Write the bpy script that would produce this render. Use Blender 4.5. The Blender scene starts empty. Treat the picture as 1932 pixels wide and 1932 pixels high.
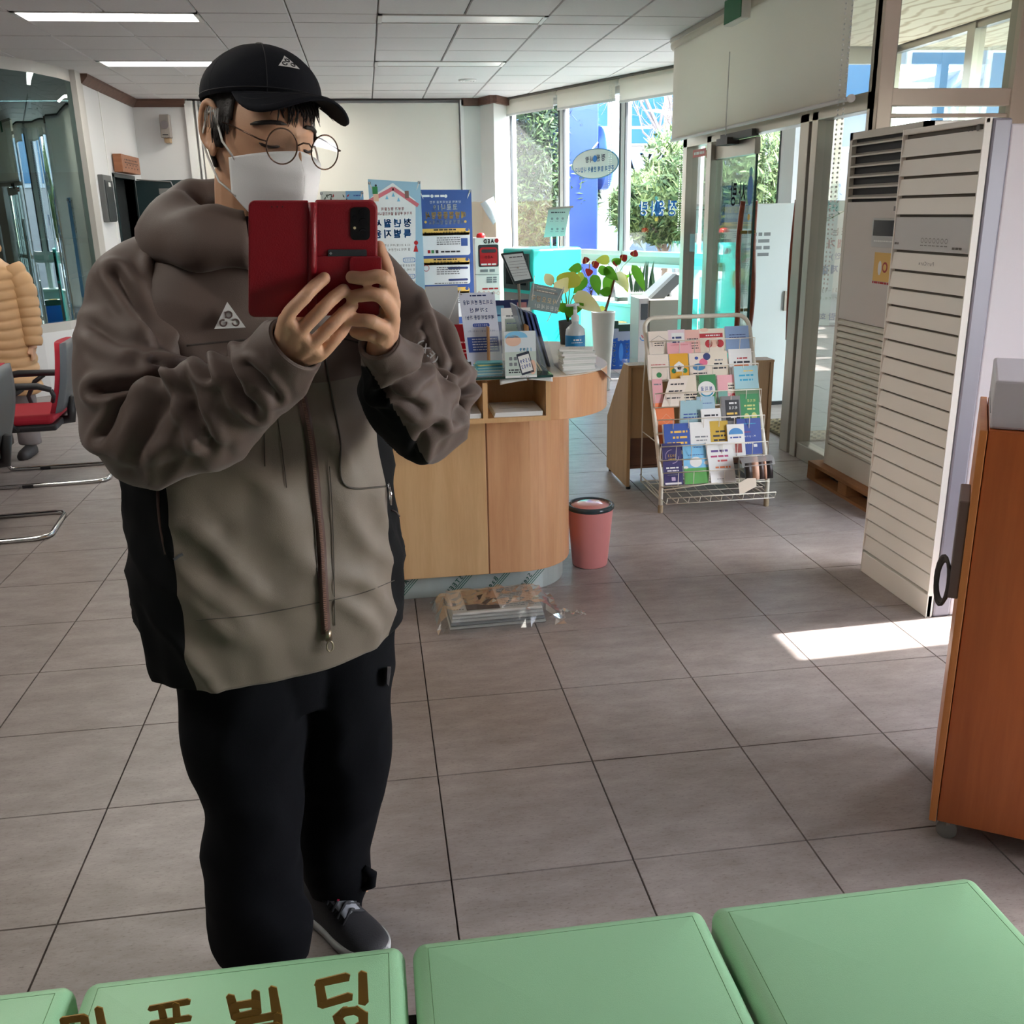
import bpy, bmesh, math, random
import numpy as np
from mathutils import Vector, Matrix, noise
random.seed(7)
S = bpy.context.scene
COL = S.collection

# ------------------------------------------------------------------ camera
F_PX = 1806.0
PITCH, YAW, ROLL, CAM_H = math.radians(17.43), math.radians(8.04), math.radians(-1.08), 1.53
FW = Vector((math.sin(YAW)*math.cos(PITCH), math.cos(YAW)*math.cos(PITCH), -math.sin(PITCH)))
_r = Vector((math.cos(YAW), -math.sin(YAW), 0)); _u = _r.cross(FW)
RT = math.cos(ROLL)*_r + math.sin(ROLL)*_u
UP = -math.sin(ROLL)*_r + math.cos(ROLL)*_u
CO = Vector((0, 0, CAM_H))
cd = bpy.data.cameras.new('camera'); cam = bpy.data.objects.new('camera', cd); COL.objects.link(cam)
cam.matrix_world = Matrix(((RT.x, UP.x, -FW.x, CO.x), (RT.y, UP.y, -FW.y, CO.y), (RT.z, UP.z, -FW.z, CO.z), (0, 0, 0, 1)))
cd.sensor_fit = 'HORIZONTAL'; cd.sensor_width = 36.0; cd.lens = 36.0*F_PX/1932.0
cd.clip_start = 0.05; cd.clip_end = 200
S.camera = cam

# ------------------------------------------------------------------ sky, sun, exposure
W = bpy.data.worlds.new('world'); S.world = W; W.use_nodes = True
nt = W.node_tree; nt.nodes.clear()
wo = nt.nodes.new('ShaderNodeOutputWorld'); wb = nt.nodes.new('ShaderNodeBackground'); wb.inputs[1].default_value = 1.0
sky = nt.nodes.new('ShaderNodeTexSky'); sky.sky_type = 'NISHITA'; sky.sun_disc = False
sky.sun_elevation = math.radians(46); sky.sun_rotation = math.radians(90); sky.air_density = 1.0; sky.dust_density = 1.5; sky.ozone_density = 1.0
hs = nt.nodes.new('ShaderNodeHueSaturation'); hs.inputs['Saturation'].default_value = 0.5; hs.inputs['Value'].default_value = 1.0
nt.links.new(sky.outputs[0], hs.inputs['Color']); nt.links.new(hs.outputs[0], wb.inputs[0]); nt.links.new(wb.outputs[0], wo.inputs[0])
wb.inputs[1].default_value = 2.2
sd = bpy.data.lights.new('sun', 'SUN'); sd.energy = 15.0; sd.angle = math.radians(0.6); sd.color = (1.0, 0.97, 0.93)
sun = bpy.data.objects.new('sun', sd); COL.objects.link(sun)
SUN_DIR = Vector((-1.0, -0.045, -1.0)).normalized()      # light travels this way
sun.rotation_euler = SUN_DIR.to_track_quat('-Z', 'Y').to_euler()
sun.location = (12, 6, 12)
S.view_settings.view_transform = 'Standard'; S.view_settings.look = 'None'
S.view_settings.gamma = 1.0; S.view_settings.use_curve_mapping = False
S.view_settings.exposure = 1.0

# ------------------------------------------------------------------ pixel -> direction helpers
def ray(x, y): return FW + RT*((x-966.0)/F_PX) - UP*((y-966.0)/F_PX)
def atZ(x, y, z=0.0):
    d = ray(x, y); return CO + d*((z-CAM_H)/d.z)
def atY(x, y, Y):
    d = ray(x, y); return CO + d*(Y/d.y)
def atX(x, y, X):
    d = ray(x, y); return CO + d*(X/d.x)
def atPlane(x, y, p, n):
    d = ray(x, y); return CO + d*((p-CO).dot(n)/d.dot(n))
def to_px(P):
    P = Vector(P)-CO; z = P.dot(FW); return (966+F_PX*P.dot(RT)/z, 966-F_PX*P.dot(UP)/z)
def ppm(P): return F_PX/(Vector(P)-CO).dot(FW)       # pixels per metre there

# ------------------------------------------------------------------ materials
def lin(c):
    c = c/255.0
    return c/12.92 if c <= 0.04045 else ((c+0.055)/1.055)**2.4
def rgb(c): return (lin(c[0]), lin(c[1]), lin(c[2]), 1.0)
MATS = {}
def M(name, col, rough=0.6, metal=0.0, var=0.0, vscale=8.0, bump=0.0, bscale=200.0, spec=0.5, sheen=0.0, coat=0.0, emit=None, estr=0.0, alpha=1.0, trans=0.0):
    if name in MATS: return MATS[name]
    m = bpy.data.materials.new(name); m.use_nodes = True; t = m.node_tree; p = t.nodes['Principled BSDF']
    c = rgb(col); p.inputs['Base Color'].default_value = c
    p.inputs['Roughness'].default_value = rough; p.inputs['Metallic'].default_value = metal
    p.inputs['Specular IOR Level'].default_value = spec
    p.inputs['Sheen Weight'].default_value = sheen; p.inputs['Coat Weight'].default_value = coat
    p.inputs['Alpha'].default_value = alpha; p.inputs['Transmission Weight'].default_value = trans
    if emit: p.inputs['Emission Color'].default_value = rgb(emit); p.inputs['Emission Strength'].default_value = estr
    if var or bump: tc = t.nodes.new('ShaderNodeTexCoord')
    if var:
        n = t.nodes.new('ShaderNodeTexNoise'); n.inputs['Scale'].default_value = vscale; n.inputs['Detail'].default_value = 6
        t.links.new(tc.outputs['Object'], n.inputs['Vector'])
        mx = t.nodes.new('ShaderNodeMix'); mx.data_type = 'RGBA'
        mx.inputs[6].default_value = tuple(max(0, v*(1-var)) for v in c[:3])+(1,); mx.inputs[7].default_value = tuple(min(1, v*(1+var)) for v in c[:3])+(1,)
        t.links.new(n.outputs['Fac'], mx.inputs[0]); t.links.new(mx.outputs[2], p.inputs['Base Color'])
    if bump:
        n2 = t.nodes.new('ShaderNodeTexNoise'); n2.inputs['Scale'].default_value = bscale; n2.inputs['Detail'].default_value = 3
        t.links.new(tc.outputs['Object'], n2.inputs['Vector'])
        b = t.nodes.new('ShaderNodeBump'); b.inputs['Strength'].default_value = bump; b.inputs['Distance'].default_value = 0.002
        t.links.new(n2.outputs['Fac'], b.inputs['Height']); t.links.new(b.outputs['Normal'], p.inputs['Normal'])
    MATS[name] = m; return m
def wood(name, c1, c2, scale=(1.2, 14, 14), rough=0.42, rot=(0, 0, 0)):
    if name in MATS: return MATS[name]
    m = bpy.data.materials.new(name); m.use_nodes = True; t = m.node_tree; p = t.nodes['Principled BSDF']
    tc = t.nodes.new('ShaderNodeTexCoord'); mp = t.nodes.new('ShaderNodeMapping'); mp.inputs['Scale'].default_value = scale; mp.inputs['Rotation'].default_value = rot
    t.links.new(tc.outputs['Object'], mp.inputs[0])
    n = t.nodes.new('ShaderNodeTexNoise'); n.inputs['Scale'].default_value = 1.6; n.inputs['Detail'].default_value = 8; n.inputs['Distortion'].default_value = 0.6
    t.links.new(mp.outputs[0], n.inputs['Vector'])
    n2 = t.nodes.new('ShaderNodeTexNoise'); n2.inputs['Scale'].default_value = 14; n2.inputs['Detail'].default_value = 4
    t.links.new(mp.outputs[0], n2.inputs['Vector'])
    ad = t.nodes.new('ShaderNodeMath'); ad.operation = 'MULTIPLY_ADD'; ad.inputs[1].default_value = 0.35
    t.links.new(n2.outputs['Fac'], ad.inputs[0]); t.links.new(n.outputs['Fac'], ad.inputs[2])
    cr = t.nodes.new('ShaderNodeValToRGB'); cr.color_ramp.elements[0].position = 0.42; cr.color_ramp.elements[1].position = 0.85
    cr.color_ramp.elements[0].color = rgb(c1); cr.color_ramp.elements[1].color = rgb(c2)
    t.links.new(ad.outputs[0], cr.inputs[0]); t.links.new(cr.outputs[0], p.inputs['Base Color'])
    p.inputs['Roughness'].default_value = rough
    MATS[name] = m; return m
def glass_mat(name, tint=(235, 245, 243), refl=0.07, rough=0.0):
    if name in MATS: return MATS[name]
    m = bpy.data.materials.new(name); m.use_nodes = True; t = m.node_tree; t.nodes.clear()
    o = t.nodes.new('ShaderNodeOutputMaterial'); mx = t.nodes.new('ShaderNodeMixShader')
    tr = t.nodes.new('ShaderNodeBsdfTransparent'); gl = t.nodes.new('ShaderNodeBsdfGlossy')
    tr.inputs[0].default_value = rgb(tint); gl.inputs['Roughness'].default_value = rough; gl.inputs[0].default_value = (1, 1, 1, 1)
    lw = t.nodes.new('ShaderNodeLayerWeight'); lw.inputs[0].default_value = 0.25
    mm = t.nodes.new('ShaderNodeMath'); mm.operation = 'MULTIPLY_ADD'; mm.inputs[1].default_value = 0.45; mm.inputs[2].default_value = refl
    t.links.new(lw.outputs['Fresnel'], mm.inputs[0]); t.links.new(mm.outputs[0], mx.inputs[0])
    t.links.new(tr.outputs[0], mx.inputs[1]); t.links.new(gl.outputs[0], mx.inputs[2]); t.links.new(mx.outputs[0], o.inputs[0])
    MATS[name] = m; return m
def film_mat(name, col=(240, 245, 245), opac=0.12, rough=0.12):
    if name in MATS: return MATS[name]
    m = bpy.data.materials.new(name); m.use_nodes = True; t = m.node_tree; t.nodes.clear()
    o = t.nodes.new('ShaderNodeOutputMaterial'); mx = t.nodes.new('ShaderNodeMixShader'); mx.inputs[0].default_value = opac
    tr = t.nodes.new('ShaderNodeBsdfTransparent'); p = t.nodes.new('ShaderNodeBsdfPrincipled')
    p.inputs['Base Color'].default_value = rgb(col); p.inputs['Roughness'].default_value = rough
    t.links.new(tr.outputs[0], mx.inputs[1]); t.links.new(p.outputs[0], mx.inputs[2]); t.links.new(mx.outputs[0], o.inputs[0])
    MATS[name] = m; return m

def blind_mat(name, col):
    m = bpy.data.materials.new(name); m.use_nodes = True; t = m.node_tree; t.nodes.clear()
    o = t.nodes.new('ShaderNodeOutputMaterial'); mx = t.nodes.new('ShaderNodeMixShader'); mx.inputs[0].default_value = 0.55
    d = t.nodes.new('ShaderNodeBsdfDiffuse'); tr = t.nodes.new('ShaderNodeBsdfTranslucent'); d.inputs[0].default_value = rgb(col); tr.inputs[0].default_value = rgb(col)
    t.links.new(d.outputs[0], mx.inputs[1]); t.links.new(tr.outputs[0], mx.inputs[2]); t.links.new(mx.outputs[0], o.inputs[0])
    MATS[name] = m; return m

# ------------------------------------------------------------------ mesh builder
class MB:
    def __init__(s): s.v = []; s.f = []; s.mi = []; s.m = 0
    def add(s, vs, fs):
        o = len(s.v); s.v += [tuple(v) for v in vs]
        for f in fs: s.f.append(tuple(i+o for i in f)); s.mi.append(s.m)
        return s
    def box(s, x0, x1, y0, y1, z0, z1):
        return s.add([(x0,y0,z0),(x1,y0,z0),(x1,y1,z0),(x0,y1,z0),(x0,y0,z1),(x1,y0,z1),(x1,y1,z1),(x0,y1,z1)],
                     [(0,3,2,1),(4,5,6,7),(0,1,5,4),(1,2,6,5),(2,3,7,6),(3,0,4,7)])
    def obox(s, o, a, b, c):          # corner + three edge vectors (right-handed)
        o, a, b, c = Vector(o), Vector(a), Vector(b), Vector(c)
        if a.cross(b).dot(c) < 0: a, b = b, a
        vs = [o, o+a, o+a+b, o+b, o+c, o+a+c, o+a+b+c, o+b+c]
        return s.add(vs, [(0,3,2,1),(4,5,6,7),(0,1,5,4),(1,2,6,5),(2,3,7,6),(3,0,4,7)])
    def prism(s, pts, ext):           # planar polygon + extrusion vector
        pts = [Vector(p) for p in pts]; ext = Vector(ext); n = len(pts)
        nr = Vector((0,0,0))
        for i in range(n): nr += (pts[i]-pts[0]).cross(pts[(i+1)%n]-pts[0])
        if nr.dot(ext) > 0: pts.reverse()
        vs = pts+[p+ext for p in pts]
        return s.add(vs, [tuple(range(n)), tuple(range(2*n-1, n-1, -1))]+[(i, n+i, n+(i+1)%n, (i+1)%n) for i in range(n)])
    def poly(s, pts): return s.add(pts, [tuple(range(len(pts)))])
    def tube(s, pts, r, n=8, closed=False, caps=True):
        pts = [Vector(p) for p in pts]; N = len(pts); rs = r if isinstance(r, (list, tuple)) else [r]*N
        prev = None; vs = []
        for i in range(N):
            if closed: t = (pts[(i+1)%N]-pts[i-1])
            else: t = pts[min(i+1, N-1)]-pts[max(i-1, 0)]
            if t.length < 1e-9: t = Vector((0,0,1))
            t.normalize()
            if prev is None:
                a = Vector((0,0,1)) if abs(t.z) < 0.9 else Vector((1,0,0)); x = t.cross(a).normalized()
            else:
                x = prev-t*prev.dot(t)
                x = x.normalized() if x.length > 1e-6 else t.orthogonal().normalized()
            prev = x; y = t.cross(x)
            for k in range(n):
                a = 2*math.pi*k/n; vs.append(pts[i]+(x*math.cos(a)+y*math.sin(a))*rs[i])
        fs = []
        for i in range(N if closed else N-1):
            j = (i+1)%N
            for k in range(n): fs.append((i*n+k, i*n+(k+1)%n, j*n+(k+1)%n, j*n+k))
        if caps and not closed: fs += [tuple(range(n-1, -1, -1)), tuple((N-1)*n+k for k in range(n))]
        return s.add(vs, fs)
    def lathe(s, prof, n=24, c=(0,0,0)):
        vs = []; fs = []
        for r, z in prof:
            for k in range(n):
                a = 2*math.pi*k/n; vs.append((c[0]+r*math.cos(a), c[1]+r*math.sin(a), c[2]+z))
        for i in range(len(prof)-1):
            for k in range(n): fs.append((i*n+k, i*n+(k+1)%n, (i+1)*n+(k+1)%n, (i+1)*n+k))
        fs.append(tuple(range(n-1, -1, -1))); fs.append(tuple((len(prof)-1)*n+k for k in range(n)))
        return s.add(vs, fs)
    def loft(s, rings, cap=True, closed=True):
        n = len(rings[0]); vs = [p for r in rings for p in r]; fs = []
        for i in range(len(rings)-1):
            for k in range(n if closed else n-1): fs.append((i*n+k, i*n+(k+1)%n, (i+1)*n+(k+1)%n, (i+1)*n+k))
        if cap and closed: fs += [tuple(range(n-1, -1, -1)), tuple((len(rings)-1)*n+k for k in range(n))]
        return s.add(vs, fs)
    def ball(s, c, r, n=12, m=8):
        r = r if isinstance(r, (tuple, list)) else (r, r, r); vs = [(c[0], c[1], c[2]-r[2])]; fs = []
        for i in range(1, m):
            a = -math.pi/2+math.pi*i/m
            for k in range(n):
                b = 2*math.pi*k/n; vs.append((c[0]+r[0]*math.cos(a)*math.cos(b), c[1]+r[1]*math.cos(a)*math.sin(b), c[2]+r[2]*math.sin(a)))
        vs.append((c[0], c[1], c[2]+r[2])); L = len(vs)-1
        for k in range(n): fs.append((0, 1+(k+1)%n, 1+k))
        for i in range(m-2):
            for k in range(n): fs.append((1+i*n+k, 1+i*n+(k+1)%n, 1+(i+1)*n+(k+1)%n, 1+(i+1)*n+k))
        o = 1+(m-2)*n
        for k in range(n): fs.append((o+k, o+(k+1)%n, L))
        return s.add(vs, fs)
    def sheet(s, grid):               # open grid of points
        R, C = len(grid), len(grid[0]); vs = [p for r in grid for p in r]
        return s.add(vs, [(i*C+k, i*C+k+1, (i+1)*C+k+1, (i+1)*C+k) for i in range(R-1) for k in range(C-1)])
    def mesh(s, name, mats):
        me = bpy.data.meshes.new(name); me.from_pydata(s.v, [], s.f)
        for m in (mats if isinstance(mats, (list, tuple)) else [mats]): me.materials.append(m)
        if s.m or any(s.mi): me.polygons.foreach_set('material_index', s.mi)
        me.update(); return me
    def build(s, name, mats, parent=None, smooth=False, bev=0.0, bseg=2, thick=0.0, sub=0, loc=None, rot=None):
        o = bpy.data.objects.new(name, s.mesh(name, mats)); COL.objects.link(o)
        if parent is not None: o.parent = parent
        if loc is not None: o.location = loc
        if rot is not None: o.rotation_euler = rot
        finish(o, smooth, bev, bseg, thick, sub); return o
def finish(o, smooth=False, bev=0.0, bseg=2, thick=0.0, sub=0):
    if smooth:
        for p in o.data.polygons: p.use_smooth = True
        if smooth == 'auto': 
            md = o.modifiers.new('ws', 'WEIGHTED_NORMAL')
    if thick:
        md = o.modifiers.new('thick', 'SOLIDIFY'); md.thickness = thick; md.offset = 0
    if bev:
        md = o.modifiers.new('bev', 'BEVEL'); md.width = bev; md.segments = bseg; md.limit_method = 'ANGLE'; md.angle_limit = math.radians(40)
    if sub:
        md = o.modifiers.new('sub', 'SUBSURF'); md.levels = sub; md.render_levels = sub
def tag(o, label=None, cat=None, group=None, kind=None):
    if label: o['label'] = label
    if cat: o['category'] = cat
    if group: o['group'] = group
    if kind: o['kind'] = kind
    return o
def thing(name, label, cat, loc=(0,0,0), rz=0.0, group=None):
    o = bpy.data.objects.new(name, None); COL.objects.link(o); o.location = loc; o.rotation_euler = (0, 0, rz)
    o.empty_display_size = 0.05
    return tag(o, label, cat, group)
def struct(o): o['kind'] = 'structure'; return o
def copy_tree(o, parent=None):
    c = o.copy(); COL.objects.link(c); c.parent = parent
    for ch in list(o.children): copy_tree(ch, c)
    return c

# ------------------------------------------------------------------ flat print (lettering, artwork) on a surface; the room is seen mirrored, so lettering is mirrored
_tx = {}; _gl = {}
def glyphs(st):
    """glyph outlines, cached per character; new characters go one to a line and are cut apart by line"""
    CHARS = [c for c in dict.fromkeys(st) if c not in _gl and c not in ' |']
    if not CHARS: return _gl
    cu = bpy.data.curves.new('t', 'FONT'); cu.body = '\n'.join('|'+c+'|' for c in CHARS); cu.size = 1.0; cu.resolution_u = 2; cu.fill_mode = 'FRONT'; cu.space_line = 3.0
    o = bpy.data.objects.new('t', cu); me = bpy.data.meshes.new_from_object(o)
    n = len(me.vertices); co = np.empty(n*3); me.vertices.foreach_get('co', co); co = co.reshape(-1, 3)
    faces = [tuple(p.vertices) for p in me.polygons]; bpy.data.objects.remove(o); bpy.data.curves.remove(cu); bpy.data.meshes.remove(me)
    step = 3.0; line = np.round((0.35-co[:, 1])/step).astype(int)
    par = list(range(n))
    def find(i):
        while par[i] != i: par[i] = par[par[i]]; i = par[i]
        return i
    for f in faces:
        r = find(f[0])
        for i in f[1:]: par[find(i)] = r
    comp = {}
    for f in faces: comp.setdefault(find(f[0]), []).append(f)
    lines = {}
    for r, fs in comp.items(): lines.setdefault(int(line[r]), []).append(fs)
    out = {}
    for k, ch in enumerate(CHARS):
        cs = lines.get(k, []); ext = [(min(co[i, 0] for f in fs for i in f), max(co[i, 0] for f in fs for i in f), fs) for fs in cs]; ext.sort(key=lambda e: e[0])
        if len(ext) < 2: _gl[ch] = (np.zeros((0, 2)), [], 0.3); continue
        bl, br = ext[0], max(ext, key=lambda e: e[1]); x0 = bl[1]; adv = br[0]-bl[1]+0.02
        vs = []; fo = []; mp = {}
        for e in ext:
            if e is bl or e is br: continue
            for f in e[2]:
                ids = []
                for i in f:
                    if i not in mp: mp[i] = len(vs); vs.append((co[i, 0]-x0, co[i, 1]+step*k))
                    ids.append(mp[i])
                fo.append(tuple(ids))
        out[ch] = (np.array(vs) if vs else np.zeros((0, 2)), fo, adv)
    _gl.update(out); return _gl
def text_geo(s, weight=0.0):
    weight = min((0.0, 0.02, 0.04), key=lambda w: abs(w-weight))
    k = (s, weight)
    if k in _tx: return _tx[k]
    G = glyphs(s); x = 0.0; V = []; Fc = []
    for ch in s:
        if ch == ' ': x += 0.28; continue
        if ch not in G: continue
        vs, fs, adv = G[ch]; o = sum(len(v) for v in V)
        if len(vs): V.append(vs+np.array([x, 0])); Fc += [tuple(i+o for i in f) for f in fs]
        x += adv
    vs = np.concatenate(V) if V else np.zeros((0, 2))
    if weight and len(vs):
        n = len(vs); F0 = list(Fc); w = weight*0.9; vs0 = vs; Fc = []
        V = []
        for q, (a, b_) in enumerate(((-w, 0), (w, 0), (0, -w), (0, w))): V.append(vs0+np.array([a, b_])); Fc += [tuple(i+q*n for i in f) for f in F0]
        vs = np.concatenate(V)
    mn, mxx = (vs.min(0), vs.max(0)) if len(vs) else (np.zeros(2), np.zeros(2))
    _tx[k] = (vs, Fc, mn, mxx); return _tx[k]
ALL_TEXT = []; PENDING = []
class Print:
    """2D artwork; u to the viewer's right, v up, in metres."""
    def __init__(s, origin, u, v, n, lift=0.0008):
        s.o, s.u, s.v, s.n = Vector(origin), Vector(u).normalized(), Vector(v).normalized(), Vector(n).normalized()
        s.b = MB(); s.mats = []; s.lift = lift; s.k = 1; s.todo = []
    def P(s, a, b): return s.o+s.u*a+s.v*b+s.n*(s.lift*s.k)
    def _m(s, mat):
        if mat not in s.mats: s.mats.append(mat)
        s.b.m = s.mats.index(mat)
    def layer(s, k): s.k = k; return s
    def poly(s, pts, mat):
        s._m(mat); q = [s.P(a, b) for a, b in pts]
        ar = sum(pts[i][0]*pts[(i+1)%len(pts)][1]-pts[(i+1)%len(pts)][0]*pts[i][1] for i in range(len(pts)))
        if (ar > 0) != (s.u.cross(s.v).dot(s.n) > 0): q.reverse()
        s.b.poly(q); return s
    def rect(s, a0, b0, a1, b1, mat): return s.poly([(a0,b0),(a1,b0),(a1,b1),(a0,b1)], mat)
    def rrect(s, a0, b0, a1, b1, r, mat):
        pts = []
        for cx, cy, st in ((a1-r, b0+r, -90), (a1-r, b1-r, 0), (a0+r, b1-r, 90), (a0+r, b0+r, 180)):
            for i in range(5):
                an = math.radians(st+i*22.5); pts.append((cx+r*math.cos(an), cy+r*math.sin(an)))
        return s.poly(pts, mat)
    def disc(s, a, b, ra, mat, rb=None, n=28, a0=0, a1=360):
        rb = rb or ra
        return s.poly([(a+ra*math.cos(math.radians(a0+(a1-a0)*i/n)), b+rb*math.sin(math.radians(a0+(a1-a0)*i/n))) for i in range(n if a1-a0 >= 360 else n+1)], mat)
    def ring(s, a, b, r, w, mat, a0=0, a1=360, n=24, ry=None):
        ry = ry or r; s._m(mat)
        for i in range(n):
            t0, t1 = math.radians(a0+(a1-a0)*i/n), math.radians(a0+(a1-a0)*(i+1)/n)
            s.poly([(a+r*math.cos(t0), b+ry*math.sin(t0)), (a+(r-w)*math.cos(t0), b+(ry-w)*math.sin(t0)), (a+(r-w)*math.cos(t1), b+(ry-w)*math.sin(t1)), (a+r*math.cos(t1), b+ry*math.sin(t1))], mat)
        return s
    def line(s, pts, w, mat):
        for (a0, b0), (a1, b1) in zip(pts[:-1], pts[1:]):
            L = math.hypot(a1-a0, b1-b0) or 1; px, py = -(b1-b0)/L*w/2, (a1-a0)/L*w/2
            s.poly([(a0+px, b0+py), (a1+px, b1+py), (a1-px, b1-py), (a0-px, b0-py)], mat)
        return s
    def text(s, st, a, b, h, mat, width=None, weight=0.0, al='c', mirror=True, rot=0.0):
        ALL_TEXT.append(st); s.todo.append((s.k, (st, a, b, h, mat, width, weight, al, mirror, rot))); return s
    def lay_text(s, st, a, b, h, mat, width, weight, al, mirror, rot):
        """centre (or left/right edge, in the picture) at a, vertical centre b, letter height h; optional total width"""
        vs, fs, mn, mx = text_geo(st, weight)
        if not len(vs): return s
        s._m(mat); w0, h0 = (mx-mn); sc = h/max(h0, 1e-6); sx = sc if width is None else width/max(w0, 1e-6)
        W_ = w0*sx
        ca = a if al == 'c' else (a+W_/2 if al == 'l' else a-W_/2)
        sg = -1 if mirror else 1; cr, sr = math.cos(rot), math.sin(rot)
        pts = []
        for x, y in vs:
            q = ((x-(mn[0]+mx[0])/2)*sx*sg, (y-(mn[1]+mx[1])/2)*sc)
            pts.append(s.P(ca+q[0]*cr-q[1]*sr, b+q[0]*sr+q[1]*cr))
        fl = (sg < 0) != (s.u.cross(s.v).dot(s.n) < 0)
        s.b.add(pts, [tuple(reversed(f)) for f in fs] if fl else fs); return s
    def bars(s, a0, b, a1, h, mat, seed=0):
        """a line of print too small to read"""
        rr = random.Random(seed+int(abs(a0*9e3+b*7e3))); a = a0
        while a < a1-h*0.5:
            w = h*rr.choice((1.2, 2.1, 3.0, 3.6)); s.rect(a, b-h/2, min(a+w, a1), b+h/2, mat); a += w+h*0.55
        return s
    def build(s, name, parent=None, loc=None):
        if not s.b.f and not s.todo: return None
        o = s.b.build(name, s.mats, parent)
        if s.todo: PENDING.append((o, s))
        if loc is not None: o.location = loc
        return o

def flush_text():
    """all lettering is laid at the end, so the glyphs are cut in one go"""
    glyphs(''.join(ALL_TEXT))
    for o, p in PENDING:
        for k, args in p.todo: p.k = k; p.lay_text(*args)
        old = o.data; nm = old.name; o.data = p.b.mesh(nm, p.mats); bpy.data.meshes.remove(old)
    PENDING.clear()
# ================================================================== STRUCTURE
CEIL = 2.84
# ---- floor: joint bed + single tiles
def floor_mat():
    m = bpy.data.materials.new('vinyl_tile'); m.use_nodes = True; t = m.node_tree; p = t.nodes['Principled BSDF']
    g = t.nodes.new('ShaderNodeNewGeometry'); oi = t.nodes.new('ShaderNodeObjectInfo')
    mp = t.nodes.new('ShaderNodeMapping'); mp.inputs['Scale'].default_value = (0.6, 1.5, 1)
    t.links.new(g.outputs['Position'], mp.inputs[0])
    n1 = t.nodes.new('ShaderNodeTexNoise'); n1.inputs['Scale'].default_value = 9; n1.inputs['Detail'].default_value = 10; n1.inputs['Roughness'].default_value = 0.7
    n2 = t.nodes.new('ShaderNodeTexNoise'); n2.inputs['Scale'].default_value = 120; n2.inputs['Detail'].default_value = 4; n2.inputs['Roughness'].default_value = 0.7
    t.links.new(mp.outputs[0], n1.inputs['Vector']); t.links.new(mp.outputs[0], n2.inputs['Vector'])
    cr = t.nodes.new('ShaderNodeValToRGB'); e = cr.color_ramp.elements
    e[0].position = 0.30; e[0].color = rgb((128, 118, 113)); e[1].position = 0.72; e[1].color = rgb((162, 153, 149))
    t.links.new(n1.outputs['Fac'], cr.inputs[0])
    c2 = t.nodes.new('ShaderNodeValToRGB'); e = c2.color_ramp.elements
    e[0].position = 0.30; e[0].color = (0.55, 0.52, 0.5, 1); e[1].position = 0.46; e[1].color = (1, 1, 1, 1)
    t.links.new(n2.outputs['Fac'], c2.inputs[0])
    mx = t.nodes.new('ShaderNodeMix'); mx.data_type = 'RGBA'; mx.blend_type = 'MULTIPLY'; mx.inputs[0].default_value = 0.75
    t.links.new(cr.outputs[0], mx.inputs[6]); t.links.new(c2.outputs[0], mx.inputs[7])
    hv = t.nodes.new('ShaderNodeHueSaturation'); mr = t.nodes.new('ShaderNodeMapRange'); mr.inputs['To Min'].default_value = 0.95; mr.inputs['To Max'].default_value = 1.05
    t.links.new(oi.outputs['Random'], mr.inputs[0]); t.links.new(mr.outputs[0], hv.inputs['Value']); t.links.new(mx.outputs[2], hv.inputs['Color'])
    t.links.new(hv.outputs[0], p.inputs['Base Color'])
    p.inputs['Roughness'].default_value = 0.36; p.inputs['Specular IOR Level'].default_value = 0.45
    bp = t.nodes.new('ShaderNodeBump'); bp.inputs['Strength'].default_value = 0.12; bp.inputs['Distance'].default_value = 0.001
    t.links.new(n2.outputs['Fac'], bp.inputs['Height']); t.links.new(bp.outputs[0], p.inputs['Normal'])
    return m
FLOORM = floor_mat()
JOINT = M('floor_joint', (52, 46, 43), 0.9)
fl = struct(MB().box(-6.2, 4.75, -4.6, 13.2, -0.12, -0.006).build('floor', JOINT))
TW = 0.45
def tile_geo(mb, x0, y0, w=TW, top=0.0, g=0.0012, c=0.0012, h=0.006):
    x1, y1 = x0+w-g, y0+w-g; x0 += g; y0 += g
    mb.add([(x0,y0,top-h),(x1,y0,top-h),(x1,y1,top-h),(x0,y1,top-h),(x0+c,y0+c,top),(x1-c,y0+c,top),(x1-c,y1-c,top),(x0+c,y1-c,top)],
           [(4,5,6,7),(0,1,5,4),(1,2,6,5),(2,3,7,6),(3,0,4,7)])
tb = MB(); tile_geo(tb, -TW/2, -TW/2); tile_me = tb.mesh('floor_tile', FLOORM)
FX0, FY0 = -0.3405, 1.934
cells = []
for i in range(-13, 12):
    for j in range(-15, 25):
        x0, y0 = FX0+i*TW, FY0+j*TW
        if x0 > 4.4 or x0 < -6.1 or y0 < -4.6 or y0 > 12.6: continue
        cx, cy_ = x0+TW/2, y0+TW/2
        vis = False
        if cy_ > 0.9:
            pts = [to_px((cx+a, cy_+b, 0)) for a, b in ((-.22,-.22),(.22,-.22),(.22,.22),(-.22,.22),(0,0))]
            vis = any(-20 < q[0] < 1952 and 0 < q[1] < 1952 for q in pts)
        cells.append((0 if vis else 1, cy_, cx, x0, y0))
cells.sort()
rest = MB()
for k, (inv, cy_, cx, x0, y0) in enumerate(cells):
    if k < 290 and not inv:
        o = bpy.data.objects.new('floor_tile', tile_me); COL.objects.link(o); o.parent = fl; o.location = (cx, cy_, 0)
    else: tile_geo(rest, x0, y0)
ro = rest.build('floor_tile_field', FLOORM, fl); ro['kind'] = 'stuff'

# ---- ceiling: slab, panels, lamps
CP = M('ceiling_panel_mat', (206, 203, 203), 0.9, var=0.05, vscale=60, bump=0.6, bscale=300)
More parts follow.
